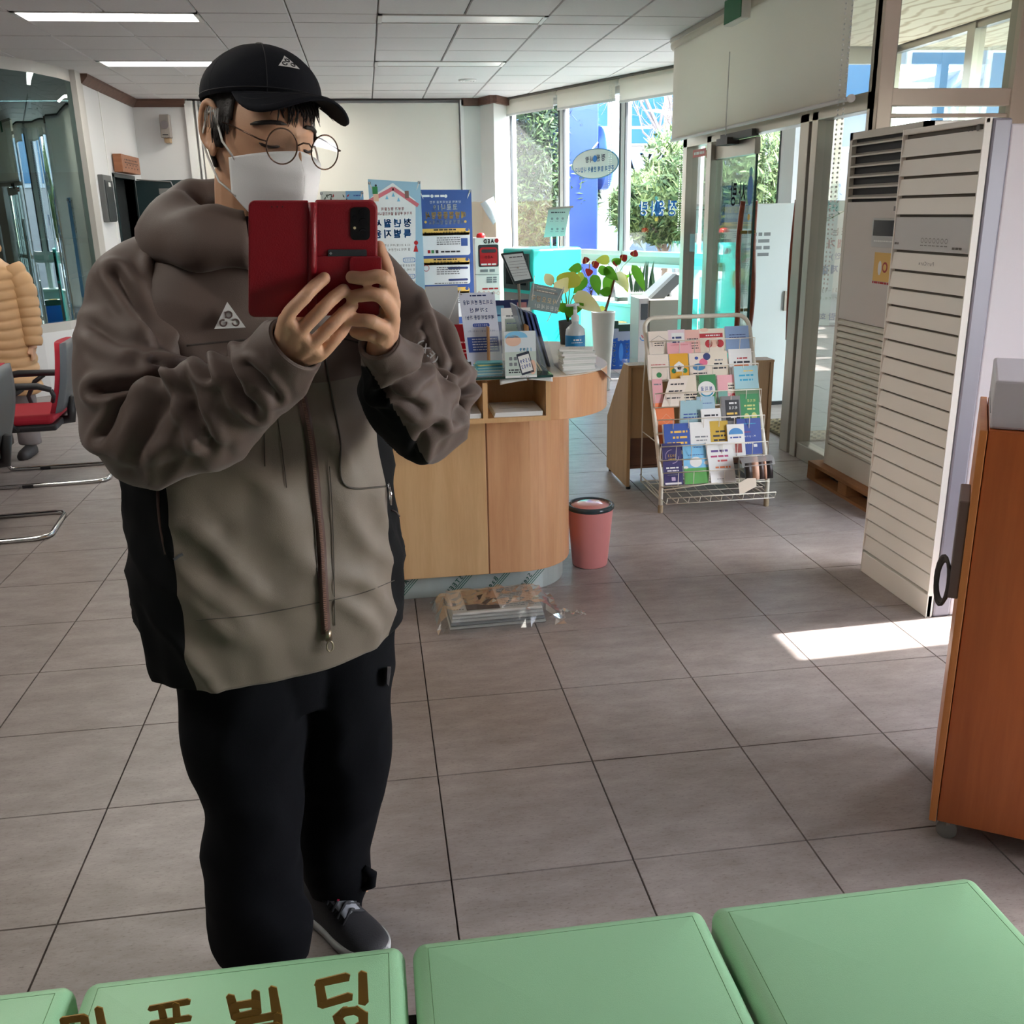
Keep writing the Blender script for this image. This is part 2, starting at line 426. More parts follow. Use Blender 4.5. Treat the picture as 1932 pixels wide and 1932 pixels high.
# flecked mineral panel
_t = CP.node_tree; 
ceil = struct(MB().prism([(x, y, CEIL+0.012) for x, y in ((-6.2, -4.6), (3.6, -4.6), (3.6, 4.94), (4.72, 4.94), (4.72, 8.66), (3.72, 8.66), (1.95, 12.66), (-6.2, 12.72))], (0, 0, 0.14)).build('ceiling', M('ceiling_gap', (92, 88, 84), 0.9)))
CX0 = 0.171
def panel_mesh(w, d):
    b = MB(); g = 0.0035; c = 0.006
    x, y = w/2-g, d/2-g
    b.add([(-x,-y,0.012),(x,-y,0.012),(x,y,0.012),(-x,y,0.012),(-x+c,-y+c,0),(x-c,-y+c,0),(x-c,y-c,0),(-x+c,y-c,0)],
          [(7,6,5,4),(0,4,5,1),(1,5,6,2),(2,6,7,3),(3,7,4,0)])
    return b.mesh('ceiling_panel', CP)
ROWD, STRIP, PER = 1.82/3, 0.32, 2.14
pm, ps = panel_mesh(0.6, ROWD), panel_mesh(0.6, STRIP)
lights = {(7.36, -4): 1, (9.50, -4): 1, (11.64, -3): 1, (7.36, 0): 0, (9.50, 0): 0,
          (5.22, -4): 1, (3.08, -4): 1, (0.94, -4): 1, (-1.20, -4): 0, (5.22, 0): 0, (3.08, 0): 0, (0.94, 0): 0, (-1.20, 0): 0}  # nearer rows are out of view; the lit ones are added to brighten bench and floor
lit_keys = {}
for (y, c), on in lights.items(): lit_keys[(round(y, 2), c)] = on; lit_keys[(round(y, 2), c+1)] = on
rest = MB(); rng = random.Random(3)
for r in range(-6, 3):
    ys = 7.36+PER*r
    rows = [(ys, STRIP, ps, True)]+[(ys+STRIP+k*ROWD, ROWD, pm, False) for k in range(3)]
    for (y0, d, me, isst) in rows:
        if y0 < -4.6 or y0+d > 12.95: continue
        for c in range(-10, 7):
            x0 = CX0+0.6*c
            if x0+0.6 > (3.6 if y0 < 4.9 else 4.7): continue
            if y0 > 8.3 and x0+0.3 > 1.95+(12.66-y0-d/2)*0.4425+0.12: continue
            if isst and (round(ys, 2), c) in lit_keys: continue
            cx, cy_ = x0+0.3, y0+d/2
            q = to_px((cx, cy_, CEIL)) if cy_ > 5 else (-999, -999)
            if -150 < q[0] < 2080 and q[1] > -60:
                o = bpy.data.objects.new('ceiling_panel', me); COL.objects.link(o); o.parent = ceil
                o.location = (cx, cy_, CEIL+rng.uniform(-0.002, 0.002)); o.rotation_euler = (rng.uniform(-.003, .003), rng.uniform(-.003, .003), 0)
            else:
                x, y = 0.2965, d/2-0.0035
                rest.add([(cx-x,cy_-y,CEIL),(cx+x,cy_-y,CEIL),(cx+x,cy_+y,CEIL),(cx-x,cy_+y,CEIL)], [(3,2,1,0)])
rest.build('ceiling_panel_field', CP, ceil)['kind'] = 'stuff'
LFR = M('lamp_frame', (208, 206, 203), 0.45)
LON = M('lamp_on', (255, 255, 255), 0.5, emit=(255, 250, 240), estr=12.0)
LOFF = M('lamp_off', (224, 224, 224), 0.35, spec=0.5)
nl = {1: 'lit white recessed ceiling lamp over the glazed office corner', 0: 'unlit flat ceiling lamp above the service counter'}
def lamp(y, c, on, label):
    x0 = CX0+0.6*c; L = 1.2
    t = thing('ceiling_lamp', label, 'lamp', (x0+0.6, y+STRIP/2, CEIL), group='ceiling lamps')
    b = MB(); w, d = 0.597, STRIP/2-0.004
    for (a0, a1, e0, e1) in ((-w, w, -d, -d+0.022), (-w, w, d-0.022, d), (-w, -w+0.03, -d, d), (w-0.03, w, -d, d)): b.box(a0, a1, e0, e1, -0.006, 0.011)
    b.build('lamp_frame', LFR, t)
    MB().box(-w+0.03, w-0.03, -d+0.022, d-0.022, 0.0, 0.01).build('diffuser', LON if on else LOFF, t)
for (y, c), on in lights.items():
    if y > 6: lb = {(7.36,-4): 'lit ceiling lamp, longest bright strip before the glazed office', (9.50,-4): 'lit ceiling lamp beside the dark curved office glass', (11.64,-3): 'lit ceiling lamp close to the back wall, half behind the cap',
                    (7.36,0): 'unlit pale ceiling lamp nearer the hanging door blind', (9.50,0): 'unlit pale ceiling lamp next to the round ceiling vent'}[(y, c)]
    else: lb = ('added unseen lit ceiling lamp over the empty floor before the counter' if on else 'unlit ceiling lamp over the waiting area')
    lamp(y, c, on, lb)
vt = thing('ceiling_vent', 'round white ceiling vent near the unlit lamp', 'vent', (1.14, 10.77, CEIL))
for rr_, nm in ((0.085, 'outer_ring'), (0.055, 'inner_ring')):
    MB().lathe([(rr_-0.018, 0.003), (rr_-0.02, -0.012), (rr_, -0.014), (rr_+0.012, 0.003)], 24).build(nm, LFR, vt, smooth=True)
MB().lathe([(0.03, 0.003), (0.03, -0.014), (0.0, -0.016)], 16).build('cap_disc', LFR, vt)

# ---- walls
WHITE = M('wall_white', (226, 225, 225), 0.75, var=0.02, vscale=3)
def two_tone():
    m = bpy.data.materials.new('wall_two_tone'); m.use_nodes = True; t = m.node_tree; p = t.nodes['Principled BSDF']; p.inputs['Roughness'].default_value = 0.75
    g = t.nodes.new('ShaderNodeNewGeometry'); sx = t.nodes.new('ShaderNodeSeparateXYZ'); n = t.nodes.new('ShaderNodeTexNoise'); n.inputs['Scale'].default_value = 9
    t.links.new(g.outputs['Position'], sx.inputs[0]); t.links.new(g.outputs['Position'], n.inputs['Vector'])
    ma = t.nodes.new('ShaderNodeMath'); ma.operation = 'MULTIPLY_ADD'; ma.inputs[1].default_value = 0.10; t.links.new(n.outputs['Fac'], ma.inputs[0]); t.links.new(sx.outputs['Z'], ma.inputs[2])
    gt = t.nodes.new('ShaderNodeMath'); gt.operation = 'GREATER_THAN'; gt.inputs[1].default_value = 1.70; t.links.new(ma.outputs[0], gt.inputs[0])
    mx = t.nodes.new('ShaderNodeMix'); mx.data_type = 'RGBA'; mx.inputs[6].default_value = rgb((214, 196, 172)); mx.inputs[7].default_value = rgb((222, 222, 217))
    t.links.new(gt.outputs[0], mx.inputs[0]); t.links.new(mx.outputs[2], p.inputs['Base Color']); return m
TONE = two_tone()
BROWN = wood('cornice_brown', (84, 56, 46), (110, 78, 64), rough=0.5)
def wall_path(mb, pts, z0, z1, th, side=1):
    for (a, b) in zip(pts[:-1], pts[1:]):
        a, b = Vector((a[0], a[1], 0)), Vector((b[0], b[1], 0)); d = (b-a).normalized(); n = Vector((-d.y, d.x, 0))*side
        mb.obox(a+Vector((0, 0, z0)), b-a, n*th, Vector((0, 0, z1-z0)))
# left wall: solid piece with door opening
WL = -2.58
b = MB(); b.box(WL-0.12, WL, 10.33, 11.10, 0, CEIL); b.box(WL-0.12, WL, 11.10, 12.02, 1.96, CEIL); b.box(WL-0.12, WL, 12.02, 12.6, 0, CEIL)
wl = struct(b.build('wall_left', WHITE))
MB().box(WL-0.002, WL+0.006, 10.93, 10.955, 0, CEIL-0.08).build('joint_strip', M('joint_strip', (236, 235, 232), 0.5), wl)
# back wall with recessed screen bay and corner pier
b = MB(); b.box(-2.7, -1.96, 12.45, 12.6, 0, CEIL); b.box(-1.96, 1.26, 12.50, 12.62, 0, CEIL)
wb_ = struct(b.build('wall_back', WHITE))
b = MB(); b.prism([(1.24, 12.45, 0), (1.46, 12.45, 0), (1.585, 12.14, 0), (1.83, 12.52, 0), (1.83, 12.9, 0), (1.24, 12.9, 0)], (0, 0, CEIL))
struct(b.build('wall_pier', TONE))
b = MB(); b.box(-1.99, -1.90, 12.40, 12.47, 0, CEIL-0.02); b.box(-1.87, -1.85, 12.42, 12.48, 0, CEIL-0.02)
b.box(1.215, 1.255, 12.40, 12.47, 0, CEIL-0.02); struct(b.build('trim_1', M('trim_white', (238, 237, 234), 0.45)))
b = MB(); b.box(-1.96, 1.255, 12.43, 12.455, CEIL-0.02, CEIL); struct(b.build('trim_2', M('dark_line', (60, 52, 48), 0.6)))
b = MB(); prof = [(0, 0), (0.075, 0), (0.075, -0.025), (0.02, -0.085), (0, -0.085)]
b.prism([(WL+x, 10.30, CEIL+z) for x, z in prof], (0, 2.17, 0)); b.prism([(-2.58, 12.45-x, CEIL+z) for x, z in prof], (0.60, 0, 0))
struct(b.build('trim_3', BROWN))
b = MB()
for p0, p1 in (((1.25, 12.45), (1.47, 12.45)), ((1.47, 12.45), (1.585, 12.14)), ((1.585, 12.14), (1.80, 12.47))):
    p0, p1 = Vector((*p0, CEIL-0.085)), Vector((*p1, CEIL-0.085)); d = (p1-p0).normalized(); n = Vector((d.y, -d.x, 0))
    b.obox(p0-d*0.02, (p1-p0)+d*0.04, n*0.05, Vector((0, 0, 0.085)))
struct(b.build('trim_4', BROWN))
# screen hung in the bay
SC = M('screen_fabric', (229, 225, 214), 0.85, var=0.02, vscale=2)
sc = thing('roller_screen', 'large cream roller screen covering the back wall behind the banners', 'screen', (-0.3, 12.46, 0))
MB().box(-1.53, 1.50, -0.008, 0.0, 0.4, CEIL-0.05).build('fabric', SC, sc); MB().box(-1.53, 1.50, -0.012, 0.008, 0.38, 0.41).build('bottom_bar', LFR, sc)
# curved office glazing on the left
CG = [(-2.58, 10.33), (-2.585, 10.15), (-2.64, 9.80), (-2.75, 9.47), (-2.93, 9.22), (-3.20, 9.00), (-3.60, 8.86), (-6.1, 8.75)]
b = MB(); wall_path(b, CG, 0, 0.56, 0.12, -1); gl = struct(b.build('wall_office', WHITE))
b = MB(); wall_path(b, CG, 0.56, 0.64, 0.09, -1); wall_path(b, CG, CEIL-0.10, CEIL, 0.10, -1)
b.box(WL-0.06, WL+0.03, 10.05, 10.20, 0.0, CEIL); b.box(WL-0.08, WL+0.012, 10.20, 10.34, 0, CEIL)
b.build('office_frame', M('office_frame', (196, 192, 186), 0.4), gl)
OG = bpy.data.materials.new('office_glass'); OG.use_nodes = True
_t = OG.node_tree; _p = _t.nodes['Principled BSDF']; _t.nodes.remove(_p); _o = _t.nodes['Material Output']
_tr = _t.nodes.new('ShaderNodeBsdfTransparent'); _tr.inputs[0].default_value = rgb((108, 150, 150)); _g = _t.nodes.new('ShaderNodeBsdfGlossy'); _g.inputs[0].default_value = rgb((205, 228, 228)); _g.inputs['Roughness'].default_value = 0.01
_m = _t.nodes.new('ShaderNodeMixShader'); _m.inputs[0].default_value = 0.30
_t.links.new(_tr.outputs[0], _m.inputs[1]); _t.links.new(_g.outputs[0], _m.inputs[2]); _t.links.new(_m.outputs[0], _o.inputs[0])
CGs = []
for k in range(len(CG)-2):
    for q in range(4): CGs.append((CG[k][0]+(CG[k+1][0]-CG[k][0])*q/4, CG[k][1]+(CG[k+1][1]-CG[k][1])*q/4))
CGs += CG[-2:]
b = MB(); b.sheet([[(x, y+0.0, 0.64) for x, y in CGs], [(x, y, CEIL-0.10) for x, y in CGs]]); w1 = struct(b.build('window_1', OG, smooth=True))
# dim office behind the glass
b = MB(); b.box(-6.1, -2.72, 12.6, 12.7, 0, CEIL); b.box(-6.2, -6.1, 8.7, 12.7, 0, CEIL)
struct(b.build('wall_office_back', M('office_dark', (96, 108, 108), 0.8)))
cur = M('office_curtain', (118, 150, 156), 0.9)
for k, (cx, w) in enumerate(((-4.9, .5), (-4.25, .5), (-3.6, .45))):
    g = []
    for i in range(25):
        g.append((cx+w*(i/24-.5), 11.9+0.03*math.sin(i*1.6), 0))
    b = MB(); b.sheet([[(p[0], p[1], z) for p in g] for z in (0.1, 2.5)])
    o = b.build('office_curtain', cur, smooth=True); tag(o, 'pale blue pleated curtain hanging inside the dark glazed office', 'curtain', 'curtains inside the glazed office')
cab = thing('office_cabinet', 'dark filing cabinet with shelves inside the glazed office', 'cabinet', (-3.1, 10.45, 0))
dk = M('cabinet_dark', (38, 56, 56), 0.5)
MB().box(-0.22, 0.22, -0.5, 0.5, 0, 1.35).build('body', dk, cab, bev=0.006)
for k in range(4): MB().box(0.22, 0.232, -0.48, 0.48, 0.06+k*0.32, 0.34+k*0.32).build('drawer', M('cabinet_face', (58, 82, 80), 0.45), cab, bev=0.004)
# near side walls and back, unseen but closing the room
b = MB(); b.box(-6.2, -6.1, -4.6, 8.75, 0, CEIL); struct(b.build('wall_far_left', WHITE))
b = MB(); b.box(-6.2, 3.6, -4.7, -4.6, 0, CEIL); struct(b.build('wall_rear', WHITE))
XR = 3.45
b = MB(); b.box(XR, XR+0.15, -4.6, 0.25, 0, CEIL); b.box(XR, XR+0.15, 1.45, 2.985, 0, CEIL); b.box(XR, XR+0.15, 0.25, 1.45, 0, 0.8); b.box(XR, XR+0.15, 0.25, 1.45, 2.05, CEIL); b.box(XR, XR+0.15, 3.62, 5.0, 0, CEIL)  # the opening nearer the camera is unseen, added to light the foreground
b.box(XR, XR+0.15, 2.985, 3.62, 2.17, CEIL); b.box(XR, XR+0.15, 2.985, 3.62, 0, 0.15)
struct(b.build('wall_right', WHITE))

# ---- slanted window wall
STEEL = M('brushed_steel', (176, 170, 160), 0.33, metal=0.85, var=0.05, vscale=4)
ALU = M('window_alu', (206, 208, 208), 0.35, metal=0.35)
ALUD = M('window_gasket', (64, 68, 70), 0.6)
CLR = glass_mat('clear_glass', (244, 247, 247), 0.04)
CLRG = glass_mat('green_glass', (228, 238, 234), 0.05)
WA = Vector((1.85, 12.58, 0)); WD = Vector((1.27, -2.80, 0)).normalized(); WN = Vector((WD.y, -WD.x, 0))     # WN points into the room
if WN.x > 0: WN = -WN
def wp(t, z, n=0.0): return WA+WD*t+WN*n+Vector((0, 0, z))
BAY = 1.115; NB = 4
b = MB(); b.obox(wp(0, 0, 0.02), WD*(BAY*NB), WN*-0.14, Vector((0, 0, 0.30))); b.obox(wp(0, 2.74, 0.02), WD*(BAY*NB), WN*-0.14, Vector((0, 0, 0.10)))
ww = struct(b.build('wall_window', M('sill_wall', (214, 216, 212), 0.7)))
for k in range(NB):
    t0, t1 = k*BAY, (k+1)*BAY
    fr = MB()
    for t in (t0, t1-0.035): fr.obox(wp(t, 0.30, 0.03), WD*0.035, WN*-0.09, Vector((0, 0, 2.44)))
    for z, h in ((0.30, 0.045), (0.94, 0.04), (1.05, 0.05), (2.69, 0.05)): fr.obox(wp(t0, z, 0.03), WD*BAY, WN*-0.09, Vector((0, 0, h)))
    w = struct(fr.build('window_%d' % (k+2), ALU, bev=0.004))
    g = MB(); g.obox(wp(t0+0.035, 0.98, 0.02), WD*(BAY-0.07), WN*-0.05, Vector((0, 0, 0.07))); g.build('rail_panel', M('rail_panel', (168, 186, 178), 0.5), w)
    g = MB()
    for t in (t0+0.035, t1-0.05): g.obox(wp(t, 1.10, 0.034), WD*0.015, WN*-0.03, Vector((0, 0, 1.59)))
    g.build('gasket', ALUD, w)
    g = MB(); g.poly([wp(t0+0.035, 1.10), wp(t1-0.035, 1.10), wp(t1-0.035, 2.69), wp(t0+0.035, 2.69)]); g.build('pane', CLR, w)
    g = MB(); g.poly([wp(t0+0.035, 0.345), wp(t1-0.035, 0.345), wp(t1-0.035, 0.94), wp(t0+0.035, 0.94)]); g.build('pane', CLR, w)
    g = MB()
    if k in (0, 1): g.obox(wp(t1-0.10, 1.10, 0.0), WD*0.06, WN*-0.05, Vector((0, 0, 1.59))); g.build('sash_stile', ALU, w)
# roller blinds over each bay
BL = blind_mat('blind_fabric', (242, 238, 230))
def beads(mb, p, q, step=0.02, r=0.006):
    p, q = Vector(p), Vector(q); n = int((q-p).length/step)
    for i in range(n+1):
        c = p.lerp(q, i/n); mb.ball(c, r, 5, 4)
orn = ['first', 'second', 'third', 'fourth']
for k in range(NB):
    t0, t1 = k*BAY+0.02, (k+1)*BAY-0.02; zb = (2.655, 2.63, 2.60, 2.60)[k]
    t = thing('roller_blind', 'short cream roller blind rolled up, %s window from the wall pier' % orn[k], 'blind', wp(t0, CEIL, 0.08), group='rolled-up window blinds')
    o0 = Vector(t.location)
    b = MB(); b.tube([wp(t0, 2.79, 0.08)-o0, wp(t1, 2.79, 0.08)-o0], 0.035, 12); b.build('roller', BL, t, smooth='auto')
    b = MB(); b.obox(wp(t0+0.02, zb, 0.112)-o0, WD*(t1-t0-0.04), WN*-0.003, Vector((0, 0, 2.79-zb))); b.build('fabric', BL, t)
    b = MB(); b.obox(wp(t0+0.02, zb-0.02, 0.118)-o0, WD*(t1-t0-0.04), WN*-0.015, Vector((0, 0, 0.025))); b.build('bottom_bar', LFR, t)
    b = MB()
    if k >= 1:
        for s_ in (0, 0.035): beads(b, wp(t1-0.06-s_, 2.76, 0.12)-o0, wp(t1-0.06-s_, 1.32, 0.12)-o0, 0.022, 0.005)
        b.build('bead_chain', M('bead_white', (225, 225, 222), 0.4), t)['kind'] = 'stuff'
struct(MB().obox(wp(0.0, CEIL-0.018, 0.15), WD*(BAY*NB), WN*-0.16, Vector((0, 0, 0.017))).build('trim_5', M('dark_bronze', (70, 66, 60), 0.5)))
# end piece closing the window wall towards the entrance lobby
b = MB(); e = wp(BAY*NB, 0); b.obox(e-WN*0.1, WN*0.13, WD*0.12, Vector((0, 0, CEIL))); struct(b.build('trim_6', ALU))

# ---- entrance: door wall on the plane X = 2.62
DX = 2.62
ent = MB()
for (y0, y1, z1) in ((8.00, 8.10, CEIL), (7.42, 7.52, 2.05), (5.74, 5.86, 2.05), (5.62, 5.70, 2.05), (4.98, 5.06, CEIL)): ent.box(DX, DX+0.10, y0, y1, 0, z1)
ent.box(DX, DX+0.10, 5.0, 8.1, 2.0, 2.09); ent.box(DX+0.01, DX+0.09, 7.52, 8.0, 0.0, 0.12); ent.box(DX+0.01, DX+0.09, 5.06, 5.62, 0.0, 0.10)
dw = struct(ent.build('wall_entrance', STEEL, bev=0.004))
g = MB(); g.poly([(DX+0.05, y, z) for y, z in ((7.52, 0.12), (8.0, 0.12), (8.0, 2.0), (7.52, 2.0))]); g.build('pane', CLRG, dw)
g = MB(); g.poly([(DX+0.05, y, z) for y, z in ((5.06, 0.10), (5.62, 0.10), (5.62, 2.0), (5.06, 2.0))]); g.build('pane', CLRG, dw)
g = MB(); g.poly([(DX+0.05, y, z) for y, z in ((5.06, 2.09), (8.0, 2.09), (8.0, CEIL), (5.06, CEIL))]); g.build('pane', CLRG, dw)
HW = wood('handle_wood', (112, 44, 24), (140, 62, 36), rough=0.3)
BRASS = M('brass', (150, 120, 70), 0.35, metal=0.9)
def door_leaf(name, hinge, free, z0=0.02, z1=1.985):
    h, f = Vector((*hinge, 0)), Vector((*free, 0)); d = (f-h); L = d.length; d.normalize(); n = Vector((-d.y, d.x, 0))
    b = MB(); b.obox(h+Vector((0, 0, z0+0.08))-n*0.006, d*L, n*0.012, Vector((0, 0, z1-z0-0.19))); w = struct(b.build(name, CLRG))
    b = MB(); b.obox(h+Vector((0, 0, z1-0.11))-n*0.02, d*L, n*0.04, Vector((0, 0, 0.11))); b.obox(h+Vector((0, 0, z0))-n*0.02, d*L, n*0.04, Vector((0, 0, 0.08)))
    b.build('clamp_rail', STEEL, w, bev=0.004)
    b = MB(); b.obox(f-d*0.012+Vector((0, 0, z0+0.08))-n*0.007, d*0.012, n*0.014, Vector((0, 0, z1-z0-0.19))); b.build('glass_edge', M('glass_edge', (40, 70, 66), 0.2), w)
    for s_ in (-1, 1):
        c = f-d*0.10; pts = []
        for i in range(21):
            u = i/20; z = 0.62+0.95*u; bow = math.sin(u*math.pi*2)*0.022
            pts.append(c+d*bow+n*(s_*(0.045+0.012*math.sin(u*math.pi)))+Vector((0, 0, z)))
        b = MB(); b.tube(pts, 0.019, 10); hd = b.build('handle', HW, w, smooth=True)
        b = MB()
        for z in (0.82, 1.36): 
            b.tube([c+n*(s_*0.006)+Vector((0, 0, z)), c+n*(s_*0.055)+Vector((0, 0, z))], 0.012, 8)
        b.build('standoff', BRASS, hd)
    return w
d1 = door_leaf('door_1', (DX+0.05, 7.41), (DX+0.05, 6.63))
d2 = door_leaf('door_2', (DX+0.06, 5.90), (3.02, 6.60))
b = MB(); b.box(DX-0.03, DX+0.02, 6.55, 7.15, 1.985, 2.03); b.box(DX-0.07, DX+0.02, 6.9, 7.12, 1.955, 2.0); b.build('door_closer', M('closer_dark', (52, 48, 46), 0.5), dw)
# partition facing the room beside the door
b = MB(); b.box(2.62, 2.70, 4.95, 5.03, 0, CEIL); b.box(3.36, 3.46, 4.95, 5.05, 0, CEIL); b.box(2.70, 3.36, 4.96, 5.02, 2.01, 2.095); b.box(2.70, 3.36, 4.96, 5.02, 0, 0.1); b.box(2.70, 3.36, 4.97, 5.01, 1.955, 1.975)
pw = struct(b.build('wall_partition', M('beige_steel', (206, 190, 172), 0.38, metal=0.25), bev=0.004))
for z0, z1 in ((0.1, 2.01), (2.095, CEIL)):
    g = MB(); g.poly([(2.70, 4.99, z0), (3.36, 4.99, z0), (3.36, 4.99, z1), (2.70, 4.99, z1)]); g.build('pane', CLRG, pw)
# big blind over the door
t = thing('roller_blind', 'wide cream roller blind hanging half down over the glass entrance door', 'blind', (DX-0.05, 6.6, CEIL))
b = MB(); b.tube([(0, -1.52, -0.06), (0, 1.62, -0.06)], 0.045, 14); b.build('roller', BL, t, smooth='auto')
b = MB(); b.box(-0.032, -0.029, -1.46, 1.56, -0.775, -0.05); b.build('fabric', BL, t)
b = MB(); b.tube([(-0.03, -1.50, -0.78), (-0.03, 1.57, -0.78)], 0.012, 8); b.build('bottom_bar', LFR, t, smooth='auto')
b = MB(); b.lathe([(0.0, -0.01), (0.02, -0.008), (0.02, 0.008), (0, 0.01)], 14); b.build('end_cap', M('cap_white', (235, 235, 230), 0.4), t, loc=(-0.03, -1.52, -0.78), rot=(math.pi/2, 0, 0))
b = MB(); 
for s_ in (0, 0.04): beads(b, (-0.05, -1.42-s_*2, -0.05), (-0.05, -1.42-s_, -1.75), 0.024, 0.006)
b.build('bead_chain', M('bead_white', (225, 225, 222), 0.4), t)['kind'] = 'stuff'
b = MB(); b.tube([(-0.045, 0.26, -0.30), (-0.045, 0.27, -0.83)], 0.004, 6); b.build('pull_wire', LFR, t)
b = MB(); b.box(-0.04, 0.04, -1.55, 1.65, -0.035, -0.003); b.build('head_rail', STEEL, t)
# exit sign hanging by the blind
sg = thing('exit_sign', 'small green and white exit sign box at the ceiling above the blind', 'sign', (2.48, 6.63, 2.70))
MB().box(-0.03, 0.03, -0.16, 0.16, -0.02, 0.14).build('housing', M('sign_housing', (220, 220, 214), 0.5), sg, bev=0.004)
MB().box(-0.035, -0.03, -0.15, 0.15, -0.01, 0.13).build('face', M('exit_green', (18, 120, 72), 0.4), sg)
# ---- entrance lobby
OUTX = 4.62
b = MB(); 
for y in (4.95, 6.15, 7.35, 8.55): b.box(OUTX, OUTX+0.09, y, y+0.10, 0, CEIL)
for z in (0.0, 0.95, 2.05, CEIL-0.06): b.box(OUTX+0.01, OUTX+0.08, 4.95, 8.65, z, z+0.06)
b.box(3.46, OUTX+0.09, 4.95, 5.05, 0, CEIL)
for x in (3.70, 4.16): b.box(x, x+0.07, 8.56, 8.64, 0, CEIL)
b.box(3.70, OUTX+0.08, 8.57, 8.63, 0.9, 0.96); b.box(3.70, OUTX+0.08, 8.57, 8.63, 2.7, CEIL)
lw = struct(b.build('wall_lobby', STEEL))
for y in (5.05, 6.25, 7.45):
    g = MB(); g.poly([(OUTX+0.045, y, 0.06), (OUTX+0.045, y+1.1, 0.06), (OUTX+0.045, y+1.1, CEIL-0.06), (OUTX+0.045, y, CEIL-0.06)]); g.build('pane', CLRG, lw)
def soffit_mat():
    m = bpy.data.materials.new('soffit'); m.use_nodes = True; t = m.node_tree; p = t.nodes['Principled BSDF']; p.inputs['Roughness'].default_value = 0.7
    tc = t.nodes.new('ShaderNodeTexCoord'); w = t.nodes.new('ShaderNodeTexWave'); w.inputs['Scale'].default_value = 2.2; w.inputs['Distortion'].default_value = 9; w.inputs['Detail'].default_value = 2
    t.links.new(tc.outputs['Object'], w.inputs['Vector']); cr = t.nodes.new('ShaderNodeValToRGB')
    cr.color_ramp.elements[0].color = rgb((206, 184, 150)); cr.color_ramp.elements[1].color = rgb((246, 232, 206)); cr.color_ramp.elements[1].position = 0.35
    t.links.new(w.outputs[0], cr.inputs[0]); t.links.new(cr.outputs[0], p.inputs['Base Color']); return m
b = MB(); b.box(OUTX+0.1, 6.4, 4.6, 8.9, 2.86, 3.0); struct(b.build('added_canopy', soffit_mat()))  # roof added outside the lobby glazing to hold back the sun
b = MB(); b.box(2.75, OUTX-0.02, 5.07, 8.5, CEIL-0.012, CEIL-0.002); struct(b.build('lobby_ceiling', soffit_mat()))
# ================================================================== FURNITURE AND THINGS
def V3(*a): return Vector(a)
BEECH = wood('beech_vertical', (204, 160, 110), (222, 182, 132), scale=(9, 9, 0.7), rough=0.35)
BEECHR = wood('beech_red', (202, 146, 102), (220, 168, 122), scale=(9, 9, 0.7), rough=0.35)
TOPM = M('counter_laminate', (206, 192, 172), 0.4, var=0.04, vscale=5)
PAPER = M('paper_white', (226, 226, 222), 0.7); INK = M('ink_dark', (44, 46, 52), 0.7); INKG = M('ink_grey', (120, 124, 128), 0.7)
BLACK = M('black_plastic', (24, 24, 26), 0.45); CHROME = M('chrome', (205, 205, 205), 0.12, metal=1.0)
ACR = film_mat('acrylic', (225, 240, 240), 0.10, 0.05)
CZ = 0.95
# ---- service counter
ct = thing('service_counter', 'beech service counter with rounded end, overhanging open-shelf top and foil-wrapped plinth', 'counter', (0.0, 3.68, 0))
def ends(y0, xr, rad, yb, n=10, x0=-0.62):
    pts = [(x0, y0)]
    for i in range(n+1):
        a = -math.pi/2+math.pi/2*i/n; pts.append((xr-rad+rad*math.cos(a), y0+rad+rad*math.sin(a)))
    pts += [(xr, yb), (x0, yb)]; return pts
def slab(pts, z0, z1):
    b = MB(); b.prism([(x, y, z0) for x, y in pts], (0, 0, z1-z0)); return b
P1 = ends(0.0, 0.80, 0.24, 0.95)
left = [(-0.62, 0), (0.418, 0), (0.418, 0.95), (-0.62, 0.95)]
slab(left, 0.10, 0.785).build('front_panel', BEECH, ct, bev=0.002)
slab([(0.424, 0)]+P1[1:-1]+[(0.424, 0.95)], 0.10, 0.785).build('front_panel', BEECHR, ct, bev=0.002)
slab([(0.416, 0.003), (0.426, 0.003), (0.426, 0.9), (0.416, 0.9)], 0.10, 0.785).build('seam', M('seam_dark', (150, 104, 70), 0.6), ct)
FOIL = M('foil_wrap', (196, 206, 200), 0.28, metal=0.35, var=0.10, vscale=20, bump=0.4, bscale=25)
pl = slab(ends(0.035, 0.775, 0.22, 0.9), 0.0, 0.10).build('plinth', FOIL, ct, bev=0.003)
GRN = M('foil_green', (40, 104, 84), 0.5)
pr = Print((0, 0.035, 0), (1, 0, 0), (0, 0, 1), (0, -1, 0), 0.0012)
for k, (a, s_) in enumerate(((0.075, 'STAINLESS'), (0.30, 'STEEL'), (0.46, 'Bae'), (0.60, 'Stea'))):
    for q in range(3): pr.line([(a-0.045+q*0.011, 0.004), (a+0.035+q*0.011, 0.094)], 0.003, GRN)
    pr.layer(2).text(s_, a-0.022, 0.052, 0.020, GRN, rot=math.radians(48), weight=0.02); pr.layer(1)
pr.build('foil_print', ct)
